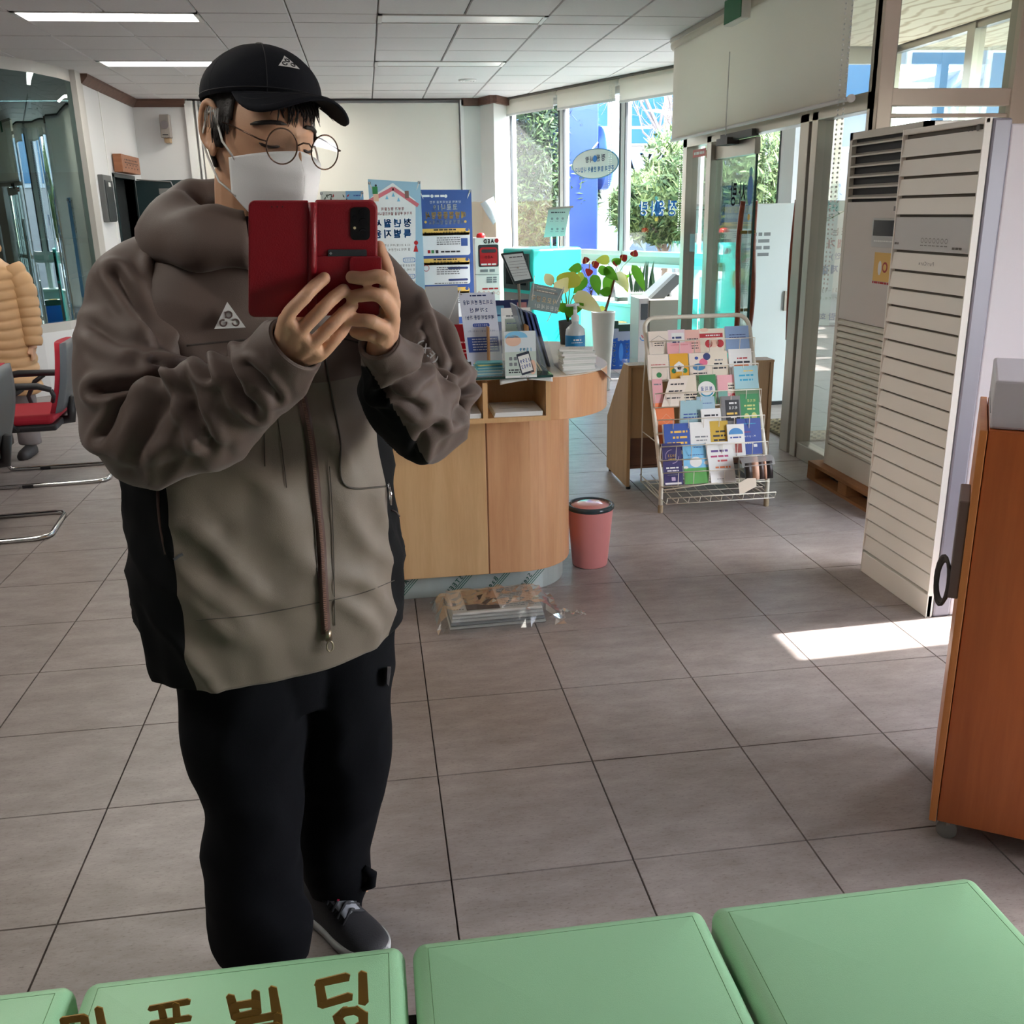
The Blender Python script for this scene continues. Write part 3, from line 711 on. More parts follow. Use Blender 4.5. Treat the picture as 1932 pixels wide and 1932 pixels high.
# overhanging box: front Y = 3.45
fy = -0.23
b = MB(); b.box(-0.62, 0.64, fy, 0.4, 0.785, 0.803); b.box(-0.62, 0.64, 0.05, 0.07, 0.803, 0.935)
for x in (0.02, 0.405, 0.64): b.box(x-0.018, x, fy, 0.06, 0.803, 0.935)
b.build('shelf_box', BEECH, ct)
E2 = [(0.64, fy)]
for i in range(15):
    a = -math.pi/2+math.pi/2*i/14; E2.append((0.64+0.285*math.cos(a), fy+0.34+0.34*math.sin(a)))
E2 += [(0.915, 0.40), (0.86, 0.72), (0.64, 0.85)]
slab(E2, 0.785, 0.945).build('rounded_end', BEECHR, ct, bev=0.002)
TP = [(-0.62, fy-0.002)]+E2[:-1]+[(0.60, 0.86), (-0.62, 0.86)]
slab(TP, 0.945, CZ).build('worktop', TOPM, ct)
def upright(x0, x1, yt, yb, z0=CZ):
    B = atZ((x0+x1)/2, yb, z0); T = atY((x0+x1)/2, yt, B.y)
    return atY(x0, yb, B.y).x, atY(x1, yb, B.y).x, B.y, z0, T.z
# glass sheet on the worktop
gs = thing('glass_sheet', 'thick green-edged glass sheet lying on the counter edge', 'glass', (0.33, 3.56, CZ))
MB().box(-0.45, 0.315, -0.135, 0.25, 0.001, 0.009).build('pane', glass_mat('tinted_glass', (120, 150, 140), 0.12), gs)
MB().box(-0.45, 0.315, -0.1365, -0.1345, 0.001, 0.009).build('edge', M('glass_edge', (40, 70, 66), 0.2), gs)
gz = CZ+0.009
# papers in the compartments
for (x0, x1, z, lb) in ((0.27, 0.385, 0.803, 'thin sheaf of lined forms in the narrow counter compartment'), (0.425, 0.615, 0.803, 'wide sheaf of printed forms in the open counter compartment')):
    t = thing('paper_sheaf', lb, 'paper', ((x0+x1)/2, 3.56, z), group='papers in the counter shelf'); w = (x1-x0)/2-0.004
    for k in range(3): MB().box(-w+k*0.002, w, -0.10-k*0.002, 0.10, 0.0005+k*0.006, 0.006+k*0.006).build('sheet', PAPER, t)
    p = Print((0, 0, 0.018), (1, 0, 0), (0, 1, 0), (0, 0, 1)); p.bars(-w*0.8, 0.06, w*0.7, 0.004, INKG); p.line([(-w*.7, -.03), (w*.5, -.03)], 0.003, INKG); p.build('print', t)
t = thing('hanging_papers', 'white papers with drooping corners sticking out under the glass edge', 'paper', (0.555, 3.446, 0.942))
for x0, x1, hh in ((-.105, -.005, .020), (.0, .09, .016)):
    g = [[(x0+(x1-x0)*i/8, -.006-.003*j, .006-hh*j/2*(.35+.65*((i/8 if x0 >= 0 else 1-i/8))**1.5)) for i in range(9)] for j in range(3)]
    b = MB(); b.sheet(g); b.build('paper_corner', PAPER, t, smooth=True, thick=.0015)

# ---- things on the counter
NAVY = M('navy_print', (52, 78, 150), 0.55); NAVYD = M('navy_dark', (44, 58, 110), 0.55); LILAC = M('lilac_paper', (206, 210, 226), 0.6)
RED = M('red_print', (176, 28, 36), 0.45); YEL = M('yellow_print', (228, 186, 84), 0.6); TEALP = M('teal_print', (36, 150, 186), 0.5)
SKYB = M('sky_print', (120, 186, 222), 0.6); PINK = M('pink_print', (224, 164, 168), 0.6); GREENP = M('green_print', (48, 128, 74), 0.6); SKINP = M('skin_print', (222, 184, 160), 0.6)
ORNG = M('orange_print', (224, 122, 72), 0.6); MINT = M('mint_print', (188, 212, 190), 0.6); CREAM = M('cream_paper', (222, 210, 190), 0.7); GREYP = M('grey_print', (116, 114, 114), 0.6)
# back of a small X stand with a blue hub
x0, x1, Y, z0, z1 = upright(808, 876, 553, 683)
t = thing('small_cross_stand', 'grey back of a small desk banner on white crossed rods with blue hub', 'banner', ((x0+x1)/2, Y+0.06, CZ)); w, h = (x1-x0)/2, (z1-z0)
b = MB(); b.obox((-w*0.9, 0.02, 0.02), (1.8*w, 0, 0), (0, 0.002, 0), (0, 0.03, h)); b.build('panel', M('banner_back', (176, 178, 178), 0.55), t)
b = MB()
for s_ in (-1, 1): b.tube([(s_*w*1.05, 0.03, h*1.03), (s_*w*0.06, -0.012, h*0.46)], 0.0022, 6); b.tube([(s_*w*0.05, -0.012, h*0.44), (s_*w*0.62, 0.0, 0.04)], 0.0022, 6)
b.tube([(0, -0.012, h*0.42), (w*0.35, -0.09, 0.003)], 0.0025, 6); b.build('rod', LFR, t)
MB().box(-0.017, 0.017, -0.022, -0.004, h*0.38, h*0.53).build('hub', M('hub_blue', (32, 130, 178), 0.4), t, bev=0.004)
# desk banner: vaccine notice
x0, x1, Y, z0, z1 = upright(879, 945, 558, 702)
t = thing('desk_banner', 'white desk banner with navy vaccination notice in Korean lettering', 'banner', ((x0+x1)/2, Y+0.02, gz)); w, h = (x1-x0)/2, z1-gz
sl = V3(-0.10, 0.0, 1).normalized()
b = MB(); b.obox((-w+0.012, 0, 0.012), (2*w, 0, 0), (0, 0.0015, 0), sl*h); b.build('panel', LILAC, t)
p = Print(V3(0.012, 0, 0.012), (1, 0, 0), sl, (0, -1, 0))
p.text('오미크론 변이 대응', 0, h*0.87, h*0.062, NAVY, width=1.66*w, weight=0.02).text('2가백신', 0.0, h*0.765, h*0.06, NAVY, weight=0.02).text('예약없이 접종 가능!', 0, h*0.665, h*0.06, NAVY, width=1.6*w, weight=0.02)
p.rrect(-w*0.45, h*0.535, w*0.5, h*0.585, h*0.02, NAVY); p.layer(2).text('동절기 접종기간', 0, h*0.56, h*0.03, LILAC, width=w*0.75); p.layer(1)
p.text('22.12.12(월)~12.31(토)', 0, h*0.48, h*0.032, NAVY, width=w*1.5)
p.rect(-w*0.86, h*0.19, w*0.9, h*0.40, NAVY); p.layer(2)
for k in range(5): p.bars(-w*0.6, h*(0.37-k*0.036), w*0.8, h*0.014, LILAC)
p.layer(1); p.bars(-w*0.4, h*0.96, w*0.5, h*0.018, NAVYD)
p.build('print', t)
b = MB(); b.tube([(-w*0.8, 0.004, 0.0), (-w*0.8, 0.004, 0.03)], 0.003, 6); b.tube([(w*0.9, 0.004, 0.0), (w*0.9, 0.004, 0.03)], 0.003, 6)
for s_ in (-1, 1): b.ball(V3(0.012+s_*w*0.88, -0.002, 0.012)+sl*h*0.985, 0.004, 6, 4)
b.build('foot', CHROME, t)
# red leaflet box
x0, x1, Y, z0, z1 = upright(858, 886, 614, 682)
t = thing('red_leaflet_box', 'glossy red leaflet box behind the vaccination desk banner', 'box', ((x0+x1)/2, Y+0.05, CZ)); w, h = (x1-x0)/2, z1-z0
MB().box(-w, w, -0.012, 0.02, 0, h).build('body', M('red_gloss', (170, 20, 34), 0.2, coat=0.4), t, bev=0.002)
p = Print((0, -0.012, 0), (1, 0, 0), (0, 0, 1), (0, -1, 0)); p.bars(-w*.4, h*.5, w*.8, h*.04, PINK).bars(-w*.4, h*.3, w*.7, h*.03, PINK).bars(-w*.3, h*.2, w*.8, h*.03, PINK); p.build('print', t)
# black name plate with gold lettering
x0, x1, Y, z0, z1 = upright(846, 886, 684, 706, gz)
t = thing('name_plate', 'black desk plate with gold Korean lettering on the glass', 'sign', ((x0+x1)/2, Y, gz)); w, h = (x1-x0)/2+0.008, z1-gz
b = MB(); b.prism([(-w, -0.012, 0), (-w, 0.03, 0), (-w, 0.01, h)], (2*w, 0, 0)); b.build('body', M('plate_black', (26, 28, 24), 0.3), t)
nn = V3(0, -h, 0.022).normalized(); vv = V3(0, 0.022, h).normalized()
p = Print(V3(0, -0.012, 0), (1, 0, 0), vv, nn); p.text('매표안수', 0, h*0.55, h*0.55, M('gold_letter', (196, 184, 120), 0.4), width=1.7*w, weight=0.02); p.build('lettering', t)
# acrylic tray with small card stacks
x0, x1, Y, z0, z1 = upright(895, 955, 664, 712, gz)
t = thing('card_tray', 'clear acrylic tray stacked with turquoise and yellow cards', 'tray', ((x0+x1)/2, Y+0.035, gz)); w, h = (x1-x0)/2, z1-gz
b = MB(); b.box(-w, w, -0.04, 0.04, 0, 0.003)
for (a, c_, e, f_) in ((-w, -w+0.003, -0.04, 0.04), (w-0.003, w, -0.04, 0.04), (-w, w, -0.04, -0.037), (-w, w, 0.037, 0.04)): b.box(a, c_, e, f_, 0.003, 0.028)
b.build('tray', ACR, t)
cc = [TEALP, M('card_teal', (96, 168, 172), 0.5), M('card_pale', (190, 214, 206), 0.5), M('card_yellow', (222, 206, 130), 0.5)]
for k in range(14):
    b = MB(); a = random.uniform(-.25, .25) if k > 9 else random.uniform(-.05, .05); u = V3(math.cos(a), math.sin(a), 0); v = V3(-math.sin(a), math.cos(a), 0)
    b.obox(V3(random.uniform(-.004, .004), 0, 0.004+k*0.0035)-u*w*.8-v*.032, u*w*1.6, v*.064, V3(0, 0, 0.002)); b.build('card', cc[1] if k in (13, 12) else cc[3] if k == 11 else cc[(k*7)%3], t)
# tiered leaflet holder
def leaflet(name, label, x0, x1, yt, yb, mat, z0=CZ, lean=0.12, th=0.012, group=None, dy=0.0, cat='leaflet'):
    X0, X1, Y, za, zb = upright(x0, x1, yt, yb, z0)
    t = thing(name, label, cat, ((X0+X1)/2, Y+dy, z0+0.001), group=group); w, h = (X1-X0)/2, zb-z0
    up = V3(0, lean, 1).normalized(); n = V3(0, -1, lean).normalized()
    b = MB(); b.obox(V3(-w, 0, 0), V3(2*w, 0, 0), -n*th, up*h); b.build('pages', PAPER, t)
    b = MB(); b.obox(V3(-w, 0, 0)+n*0.0008, V3(2*w, 0, 0), -n*0.0008, up*h); b.build('cover', mat, t)
    return t, w, h, Print(n*0.0008, (1, 0, 0), up, n, 0.0006)
HT = thing('leaflet_holder', 'stepped wooden and acrylic leaflet holder on the counter', 'holder', (atZ(985, 700).x*0+0.50, 3.56, CZ))
b = MB()
for k in range(3): b.box(-0.065, 0.075, 0.02+k*0.04, 0.024+k*0.04, 0.0, 0.10+k*0.05)
b.box(-0.065, 0.075, -0.01, 0.14, 0, 0.004); b.build('panel', ACR, HT)
for x in (-0.072, 0.076): MB().box(x, x+0.006, 0.02, 0.15, 0, 0.17).build('side_panel', wood('holder_wood', (150, 104, 60), (176, 128, 80)), HT)
t, w, h, p = leaflet('leaflet', 'white leaflet showing a hand holding a phone with a hotline number', 957, 1016, 628, 716, M('leaflet_pale', (204, 214, 218), 0.5), gz, dy=0.035)
p.disc(-w*0.25, h*0.86, w*0.72, SKYB, h*0.14, a0=0, a1=180).disc(-w*0.45, h*0.80, w*0.5, SKINP, h*0.12).rect(-w, h*0.04, w, h*0.56, M('pale_grey_green', (186, 200, 190), 0.6)).layer(2).rect(-w, 0, w, h*0.045, PAPER)
p.text('1599', w*0.32, h*0.60, h*0.075, TEALP, width=w*0.75, weight=0.03)
a = math.radians(14); c_, s_ = math.cos(a), math.sin(a)
def rq(u, v): return (w*0.28+u*c_-v*s_, h*0.31+u*s_+v*c_)
pw_, ph_ = w*0.42, h*0.21
p.poly([rq(-pw_*1.0, -ph_*1.12), rq(pw_, -ph_*1.12), rq(pw_, ph_*1.12), rq(-pw_, ph_*1.12)], M('phone_print', (44, 50, 66), 0.4)); p.layer(3).poly([rq(-pw_*.85, -ph_*.9), rq(pw_*.85, -ph_*.9), rq(pw_*.85, ph_*.85), rq(-pw_*.85, ph_*.85)], PAPER)
p.layer(4).text('1599', *rq(0, ph_*0.25), ph_*0.42, NAVY, width=pw_*1.4, rot=a, weight=0.03).text('0903', *rq(0, -ph_*0.32), ph_*0.42, NAVY, width=pw_*1.4, rot=a, weight=0.03)
p.layer(2).disc(w*0.75, h*0.22, w*0.22, SKINP, h*0.16)
p.bars(-w*.8, h*.17, 0, h*.03, INK).bars(-w*.8, h*.12, -w*.05, h*.025, INK).bars(-w*.1, h*.022, w*.5, h*.015, INKG)
for k in range(4): p.rrect(-w*(.75-.3*(k%2)), h*(.26+.12*(k//2)), -w*(.55-.3*(k%2)), h*(.33+.12*(k//2)), w*.04, INKG)
p.build('print', t)
t, w, h, p = leaflet('leaflet', 'pale green leaflet in the middle pocket of the counter holder', 958, 1010, 603, 690, MINT, CZ, dy=0.03); p.bars(-w*.9, h*.9, -w*.1, h*.02, NAVY).bars(-w*.2, h*.8, w*.8, h*.015, GREENP); p.build('print', t)
t, w, h, p = leaflet('leaflet', 'white leaflet with dark heading in the rear pocket of the counter holder', 953, 1008, 584, 680, PAPER, CZ, dy=0.06); p.bars(-w*.7, h*.84, w*.7, h*.03, INK).bars(-w*.3, h*.93, w*.8, h*.02, INKG); p.build('print', t)
t, w, h, p = leaflet('leaflet', 'navy leaflet standing highest behind the counter leaflet holder', 938, 1010, 570, 672, NAVYD, CZ, dy=0.09); p.rect(w*.3, h*.85, w*.8, h*.95, PINK).rrect(-w*.9, h*.6, -w*.4, h*.9, .004, SKYB).bars(-w*.85, h*.72, -w*.45, h*.03, NAVY); p.build('print', t)
# dark document files standing in a clear holder
t = thing('file_holder', 'clear holder with dark blue and grey document files leaning upright', 'holder', (0.655, 3.66, CZ))
for k, (m_, dx, hh) in enumerate(((M('file_grey', (112, 124, 138), 0.4), -0.055, 0.235), (M('file_grey2', (92, 106, 122), 0.4), -0.04, 0.225), (NAVYD, -0.018, 0.21), (M('file_blue', (70, 90, 140), 0.4), 0.0, 0.205), (NAVYD, 0.016, 0.20))):
    b = MB(); b.obox((dx, 0.0, 0.002), (0.008, 0, 0), (0.0, 0.15, 0), V3(-0.055, 0.0, hh)); b.build('file', m_, t)
b = MB(); b.obox((-0.06, -0.006, 0), (0.10, 0, 0), (0, 0.003, 0), V3(-0.03, 0, 0.12)); b.obox((0.036, -0.006, 0), (0.003, 0, 0), (0, 0.16, 0), V3(-0.03, 0, 0.12)); b.build('holder_panel', ACR, t)
t = thing('envelope_holder', 'clear pouch with brown envelopes leaning beside the leaflet holder', 'holder', (0.60, 3.53, CZ+0.001))
for k in range(3):
    b = MB(); b.obox((k*0.012, 0, 0), (0.004, 0, 0), (0.01, 0.10, 0), V3(-0.05-k*.005, 0.0, 0.13-k*0.02)); b.build('envelope', M('kraft', (190, 166, 128), 0.7), t)
b = MB(); b.obox((-0.02, -0.006, 0), (0.065, 0, 0), (0, 0.002, 0), V3(-0.045, 0, 0.15)); b.build('pouch', ACR, t)
# pump bottle of hand sanitiser
B = atZ(1087, 664, CZ); k = 1/ppm(B)
t = thing('sanitizer_bottle', 'clear hand sanitizer pump bottle with a blue label', 'bottle', (B.x, B.y+0.02, CZ)); r = 18.5*k; h = 56*k
MB().lathe([(r*.92, 0), (r, 0.004), (r, h*.62), (r*.93, h*.75), (r*.55, h*.88), (r*.36, h*.93), (r*.36, h)], 24).build('bottle', M('bottle_clear', (206, 214, 214), 0.2, trans=0.2), t, smooth=True)
MB().lathe([(r*1.012, h*.05), (r*1.016, h*.06), (r*1.016, h*.55), (r*1.012, h*.56)], 24).build('label', M('label_blue', (24, 122, 176), 0.4), t, smooth='auto')
p = Print((0, -r*1.03, 0), (1, 0, 0), (0, 0, 1), (0, -1, 0)); p.bars(-r*.4, h*.42, r*.4, h*.05, PAPER).bars(-r*.6, h*.33, r*.6, h*.02, PAPER); p.build('label_print', t)
b = MB(); b.lathe([(r*.40, h), (r*.42, h+.004), (r*.42, h+.022), (r*.2, h+.03), (r*.2, h+.05)], 16); b.tube([(0, 0, h+.05), (0, 0, h+.068), (-0.004, -0.004, h+.072)], r*.2, 8); b.tube([(r*.4, 0, h+.07), (-r*.95, -0.003, h+.068)], 0.006, 8); b.build('pump', M('pump_clear', (214, 220, 220), 0.25), t, smooth=True)
# stack of booklets
B = atZ(1092, 700, CZ); t = thing('booklet_stack', 'tall stack of thin white booklets near the sanitizer bottle', 'booklets', (B.x, B.y+0.03, CZ))
for k in range(11):
    a = random.uniform(-.06, .06) if k < 10 else -0.25; u = V3(math.cos(a), math.sin(a), 0); v = V3(-math.sin(a), math.cos(a), 0)
    b = MB(); b.obox(V3(random.uniform(-.004, .004)-0.004*(k > 7), 0, 0.0005+k*0.0075)-u*0.062-v*0.045, u*0.124, v*0.09, V3(0, 0, 0.0068)); o = b.build('booklet', PAPER if k % 3 else M('paper_grey', (204, 208, 202), 0.7), t)
p = Print((0, 0, 0.083), (0.97, -0.25, 0), (0.25, .97, 0), (0, 0, 1))
for k in range(3): p.bars(-.03, .02-k*.02, .03, .003, INKG)
p.build('print', t)
# white paper curling over the rounded end
g = []
for i in range(9):
    row = []
    for j in range(9):
        u, v = i/8, j/8; x = 0.70+0.20*u; y = 3.72-0.27*v+0.10*u; dr = max(0, (x-0.855))*1.2
        row.append((x-0.80, y-3.65, 0.003+0.012*math.sin(u*2.2)*(1-v)-dr*0.9))
    g.append(row)
b = MB(); b.sheet(g); o = b.build('curled_paper', PAPER, smooth=True, thick=0.001, loc=(0.80, 3.65, CZ)); tag(o, 'large white paper sheet curling off the rounded counter end', 'paper')
# tilted black-framed notice on a stand and grey-green notice board
t = thing('framed_notice', 'black framed notice tilted on a stand above the counter', 'sign', (0.60, 4.05, CZ)); A, Bp, C_, D = [atY(x, y, 4.05+dd) for x, y, dd in ((945, 478, 0.05), (987, 474, 0.05), (1006, 529, -0.02), (970, 535, -0.02))]
o0 = V3(0.60, 4.05, CZ); A, Bp, C_, D = [q-o0 for q in (A, Bp, C_, D)]
n = (Bp-A).cross(D-A).normalized(); n = n if n.y < 0 else -n
b = MB(); b.prism([A, Bp, C_, D], -n*0.012); b.build('frame', M('frame_black', (38, 52, 54), 0.3), t)
ce = (A+Bp+C_+D)/4; b = MB(); b.prism([ce+(q-ce)*0.86+n*0.001 for q in (A, Bp, C_, D)], n*0.0008); b.build('sheet', M('notice_paper', (196, 204, 204), 0.5), t)
u = (Bp-A).normalized(); v = n.cross(u); v = v if v.z > 0 else -v
p = Print(ce+n*0.002, u, v, n); p.bars(-.03, .045, .025, .004, INK)
for k in range(6): p.bars(-.035, .025-k*.013, .04, .002, INKG)
p.build('print', t)
b = MB(); b.tube([ce, (ce.x+0.02, 0.06, 0.0)], 0.006, 8); b.lathe([(0.06, 0), (0.06, 0.004), (0, 0.006)], 20, (ce.x+0.02, 0.06, 0)); b.build('stand', STEEL, t)
t = thing('notice_board', 'grey-green notice sheet on thin rods leaning behind the files', 'sign', (0.72, 3.95, CZ)); o0 = V3(0.72, 3.95, CZ)
A, Bp, C_, D = [atY(x, y, 3.95+dd)-o0 for x, y, dd in ((1004, 534, 0.04), (1064, 546, 0.04), (1052, 592, 0), (994, 582, 0))]
n = (Bp-A).cross(D-A).normalized(); n = n if n.y < 0 else -n
b = MB(); b.prism([A, Bp, C_, D], -n*0.002); b.build('sheet', M('grey_green', (124, 140, 140), 0.6), t)
u = (Bp-A).normalized(); v = n.cross(u); v = v if v.z > 0 else -v; ce = (A+Bp+C_+D)/4
p = Print(ce, u, v, n); GOLD = M('gold_print', (214, 190, 150), 0.6)
p.text('사모요양국', -.004, -.006, .026, GOLD, width=.11, weight=.02).text('지원이세요?', .01, -.036, .02, PAPER, width=.10).rrect(-.055, .022, .05, .034, .005, GREYP).layer(2).bars(-.04, .028, .035, .004, CREAM).layer(1).bars(-.04, .043, .04, .003, CREAM); p.build('print', t)
b = MB(); b.tube([A+V3(0.01, -0.004, 0.03), D+V3(0.012, -0.004, -0.06)], 0.0018, 6); b.tube([Bp+V3(0, -0.004, 0.01), D+(C_-D)*0.65+V3(0, -0.004, -0.04)], 0.0018, 6); b.build('rod', LFR, t)
# little leaf plant in a dark pot on the counter end
def leaf(mb, base, d, L, wd, up=V3(0, 0, 1), droop=0.35, n=7, fold=0.15, heart=0.0):
    d = V3(*d).normalized(); side = d.cross(up)
    side = side.normalized() if side.length > 1e-4 else V3(1, 0, 0); nn = side.cross(d)
    rows = []
    for i in range(n+1):
        t_ = i/n; ww = wd*(math.sin(math.pi*min(1, t_**0.75))**0.8)+1e-4
        if heart and t_ < .15: ww = wd*(.55+t_*2)
        c = V3(*base)+d*(L*t_)-V3(0, 0, 1)*(droop*L*t_*t_)
        rows.append([c-side*ww+nn*ww*fold, c, c+side*ww+nn*ww*fold])
    mb.sheet(rows)
LEAFL = blind_mat('leaf_lime', (206, 212, 92)); LEAFG = blind_mat('leaf_green', (96, 152, 48)); LEAFC = blind_mat('leaf_cream', (240, 236, 186)); STEM = M('stem_green', (120, 140, 60), 0.5)
PY = 4.30; B = V3(0.76, PY, 0)
t = thing('potted_plant', 'cream and lime leaved plant in a dark pot behind the sanitizer bottle', 'plant', (B.x, B.y, 0))
pz0 = CZ+.001; pz1 = max(CZ+.05, atY(1072, 605, PY).z); cx = atY(1072, 610, PY).x-B.x
MB().lathe([(0.036, pz0), (0.045, pz1), (0.041, pz1), (0.037, pz1-0.01), (0.0, pz1-0.012)], 20, (cx, 0, 0)).build('pot', M('pot_dark', (58, 62, 66), 0.4), t, smooth='auto')
b = MB(); 
for (px_, py_) in ((1043, 533), (1062, 528), (1075, 540), (1083, 556), (1068, 560), (1078, 580), (1056, 585)):
    q = atY(px_, py_, PY)-B; b.tube([(cx, 0, pz1-.01), ((cx+q.x)/2, 0.0, (pz1+q.z)/2+.03), q], 0.003, 5)
b.build('stem', STEM, t)
for i, (px_, py_, dx, dz, L, wd, m_) in enumerate(((1040, 540, -.3, .9, .13, .03, LEAFC), (1045, 560, -.9, .4, .10, .025, LEAFL), (1066, 545, .2, .8, .17, .07, LEAFL), (1072, 550, -.5, .6, .15, .06, LEAFC), (1080, 560, .7, -.1, .17, .05, LEAFC), (1085, 570, .8, .3, .13, .035, LEAFC),
                       (1068, 590, -.3, .6, .12, .03, LEAFG), (1078, 592, .4, .7, .13, .03, LEAFG), (1062, 585, -.6, .5, .10, .03, LEAFL), (1074, 600, .1, .9, .12, .028, LEAFG))):
    q = atY(px_, py_, PY)-B; b = MB(); leaf(b, q, (dx, -.3, dz), L*.8, wd*.8, up=V3(0, -1, .2)); b.build('leaf', m_, t, smooth=True)
# ---- pink bin
t = thing('waste_bin', 'pink plastic waste bin with dark rimmed swing lid beside the counter', 'bin', (0.915, 3.985, 0))
PNK = M('bin_pink', (214, 136, 132), 0.38)
MB().lathe([(0.076, 0.0), (0.079, 0.004), (0.102, 0.262), (0.102, 0.266)], 40).build('bucket', PNK, t, smooth='auto')
MB().lathe([(0.103, 0.264), (0.107, 0.268), (0.107, 0.28), (0.098, 0.286), (0.090, 0.284), (0.088, 0.276)], 40).build('rim', M('bin_rim', (48, 62, 66), 0.2), t, smooth=True)
MB().lathe([(0.088, 0.274), (0.086, 0.280), (0.05, 0.288), (0.0, 0.290)], 40).build('lid', M('bin_lid', (222, 150, 146), 0.15, coat=0.5), t, smooth=True)
# ---- newspapers in plastic
t = thing('newspaper_bundle', 'folded newspapers stacked on the floor inside clear plastic wrap', 'newspapers', (0.41, 3.475, 0), rz=0.03)
NP = M('newsprint', (184, 180, 172), 0.8, var=0.08, vscale=30)
for k in range(5):
    g0, g1 = -0.185+0.003*k, 0.19-0.003*k
    b = MB(); prof = [(-.10+.002*k, .001+k*.013), (.15, .001+k*.013), (.15, .012+k*.013), (-.09, .013+k*.013), (-.103+.002*k, .007+k*.013)]
    b.prism([(g0, y, z) for y, z in prof], (g1-g0, 0, 0)); b.build('newspaper', NP if k != 1 else M('newsprint_grey', (130, 130, 128), 0.8), t, bev=0.002)
p = Print((0, 0, 0.066), (1, 0, 0), (0, 1, 0), (0, 0, 1))
PH = M('photo_dark', (70, 56, 48), 0.6, var=0.9, vscale=40)
p.rect(-.115, -.075, .015, .13, PH)
for k in range(12): p.bars(.03, .125-k*.017, .16, .006, INKG, k)
p.rect(-.165, -.03, -.15, .03, INKG); p.bars(-.165, -.06, -.125, .006, INK)
p.build('print', t)
b = MB(); g = []
rng = random.Random(5)
for i in range(23):
    row = []
    for j in range(15):
        u, v = i/22, j/14; x = -0.235+0.50*u; y = -0.14+0.33*v
        e = min(1, max(0, (0.5-abs(u-.47))*9))*min(1, max(0, (0.5-abs(v-.5))*5))
        z = 0.004+0.072*e+0.018*noise.noise(V3(x*22, y*22, 2))+0.012*noise.noise(V3(x*60, y*60, 5))
        row.append((x+0.02*noise.noise(V3(u*9, v*9, 8)), y+0.02*noise.noise(V3(u*9, v*9, 3)), max(0.002, z)))
    g.append(row)
b.sheet(g); g2 = []
for i in range(12):
    u = i/11; g2.append([(0.24+0.12*u, -0.06+0.03*noise.noise(V3(u*5, j, 1))+0.05*(j/6-.5)*(1-.5*u), max(.002, 0.004+0.03*(1-u)*math.sin(j/6*math.pi)+0.014*noise.noise(V3(u*9, j*1.3, 4)))) for j in range(7)])
b.sheet(g2)
b.build('plastic_wrap', glass_mat('plastic_wrap', (240, 243, 243), 0.04, 0.12), t)

# ---- brochure rack
RK = M('rack_cream', (212, 206, 190), 0.4)
RX0, RX1 = 1.449, 2.034
rk = thing('brochure_rack', 'cream tubular wire brochure rack with six sloping tiers and bottom basket', 'rack', ((RX0+RX1)/2, 4.66, 0)); rw = (RX1-RX0)/2
def rY(z): return 0.0 if z < 0.17 else (z-0.17)*0.50           # rack slope
b = MB(); pts = [(-rw, 0, 0.035), (-rw, 0, 0.17), (-rw, rY(.55), .55), (-rw, rY(.90), .90)]
for i in range(6):
    a = math.pi/2*i/5; pts.append((-rw+0.06*(1-math.cos(a)), rY(.92+.06*math.sin(a)), .91+.06*math.sin(a)))
pts = pts+[(-p_[0], p_[1], p_[2]) for p_ in reversed(pts)]
b.tube(pts, 0.0115, 10); b.build('frame', RK, rk, smooth=True)
for s_ in (-1, 1): MB().lathe([(0.014, 0), (0.014, 0.04), (0.012, 0.042)], 12, (s_*rw, 0, 0)).build('foot_cap', M('foot_tan', (150, 132, 104), 0.6), rk)
b = MB()
for s_ in (-1, 1):
    b.tube([(s_*rw*.98, .40, .06), (s_*rw*.98, .40, .62), (s_*rw*.98, .36, .80)], .004, 6)
    b.tube([(s_*rw*.98, .40, .06), (s_*rw*.98, .0, .06)], .004, 6); b.tube([(s_*rw, .40, .10), (s_*rw, 0, .10)], .003, 6); b.tube([(s_*rw*.98, .40, .35), (s_*rw*.98, rY(.35), .35)], .003, 6)
b.tube([(-rw*.98, .40, .06), (rw*.98, .40, .06)], .004, 6); b.build('rear_leg', RK, rk, smooth=True)
TZ = [0.145+0.128*(5-r) for r in range(6)]
for r in range(6):
    z = TZ[r]; y = rY(z)+0.005; b = MB()
    b.tube([(-rw, y, z), (rw, y, z)], .003, 6); b.tube([(-rw, y-.028, z), (-rw, y+.03, z)], .003, 6); b.tube([(rw, y-.028, z), (rw, y+.03, z)], .003, 6)
    b.tube([(-rw, y-.028, z), (rw, y-.028, z)], .003, 6); b.tube([(-rw, y-.03, z+.075), (rw, y-.03, z+.075)], .003, 6)
    for k in range(8): x = -rw+2*rw*k/7; b.tube([(x, y-.03, z+.075), (x, y-.028, z), (x, y+.04, z)], .002, 5)
    b.build('tier', RK, rk, smooth=True)
b = MB()
for k in range(11): x = -rw+2*rw*k/10; b.tube([(x, .38, .10), (x, .02, .075), (x, -.10, .075), (x, -.115, .11)], .0022, 5)
b.tube([(-rw, -.115, .11), (rw, -.115, .11)], .0035, 6); b.tube([(-rw, -.10, .075), (rw, -.10, .075)], .0025, 6); b.tube([(-rw, .06, .09), (rw, .06, .09)], .0025, 6); b.tube([(-rw, .22, .095), (rw, .22, .095)], .0025, 6)
b.tube([(-rw, -.06, .14), (rw, .02, .16)], .004, 6)
b.build('basket', RK, rk, smooth=True)
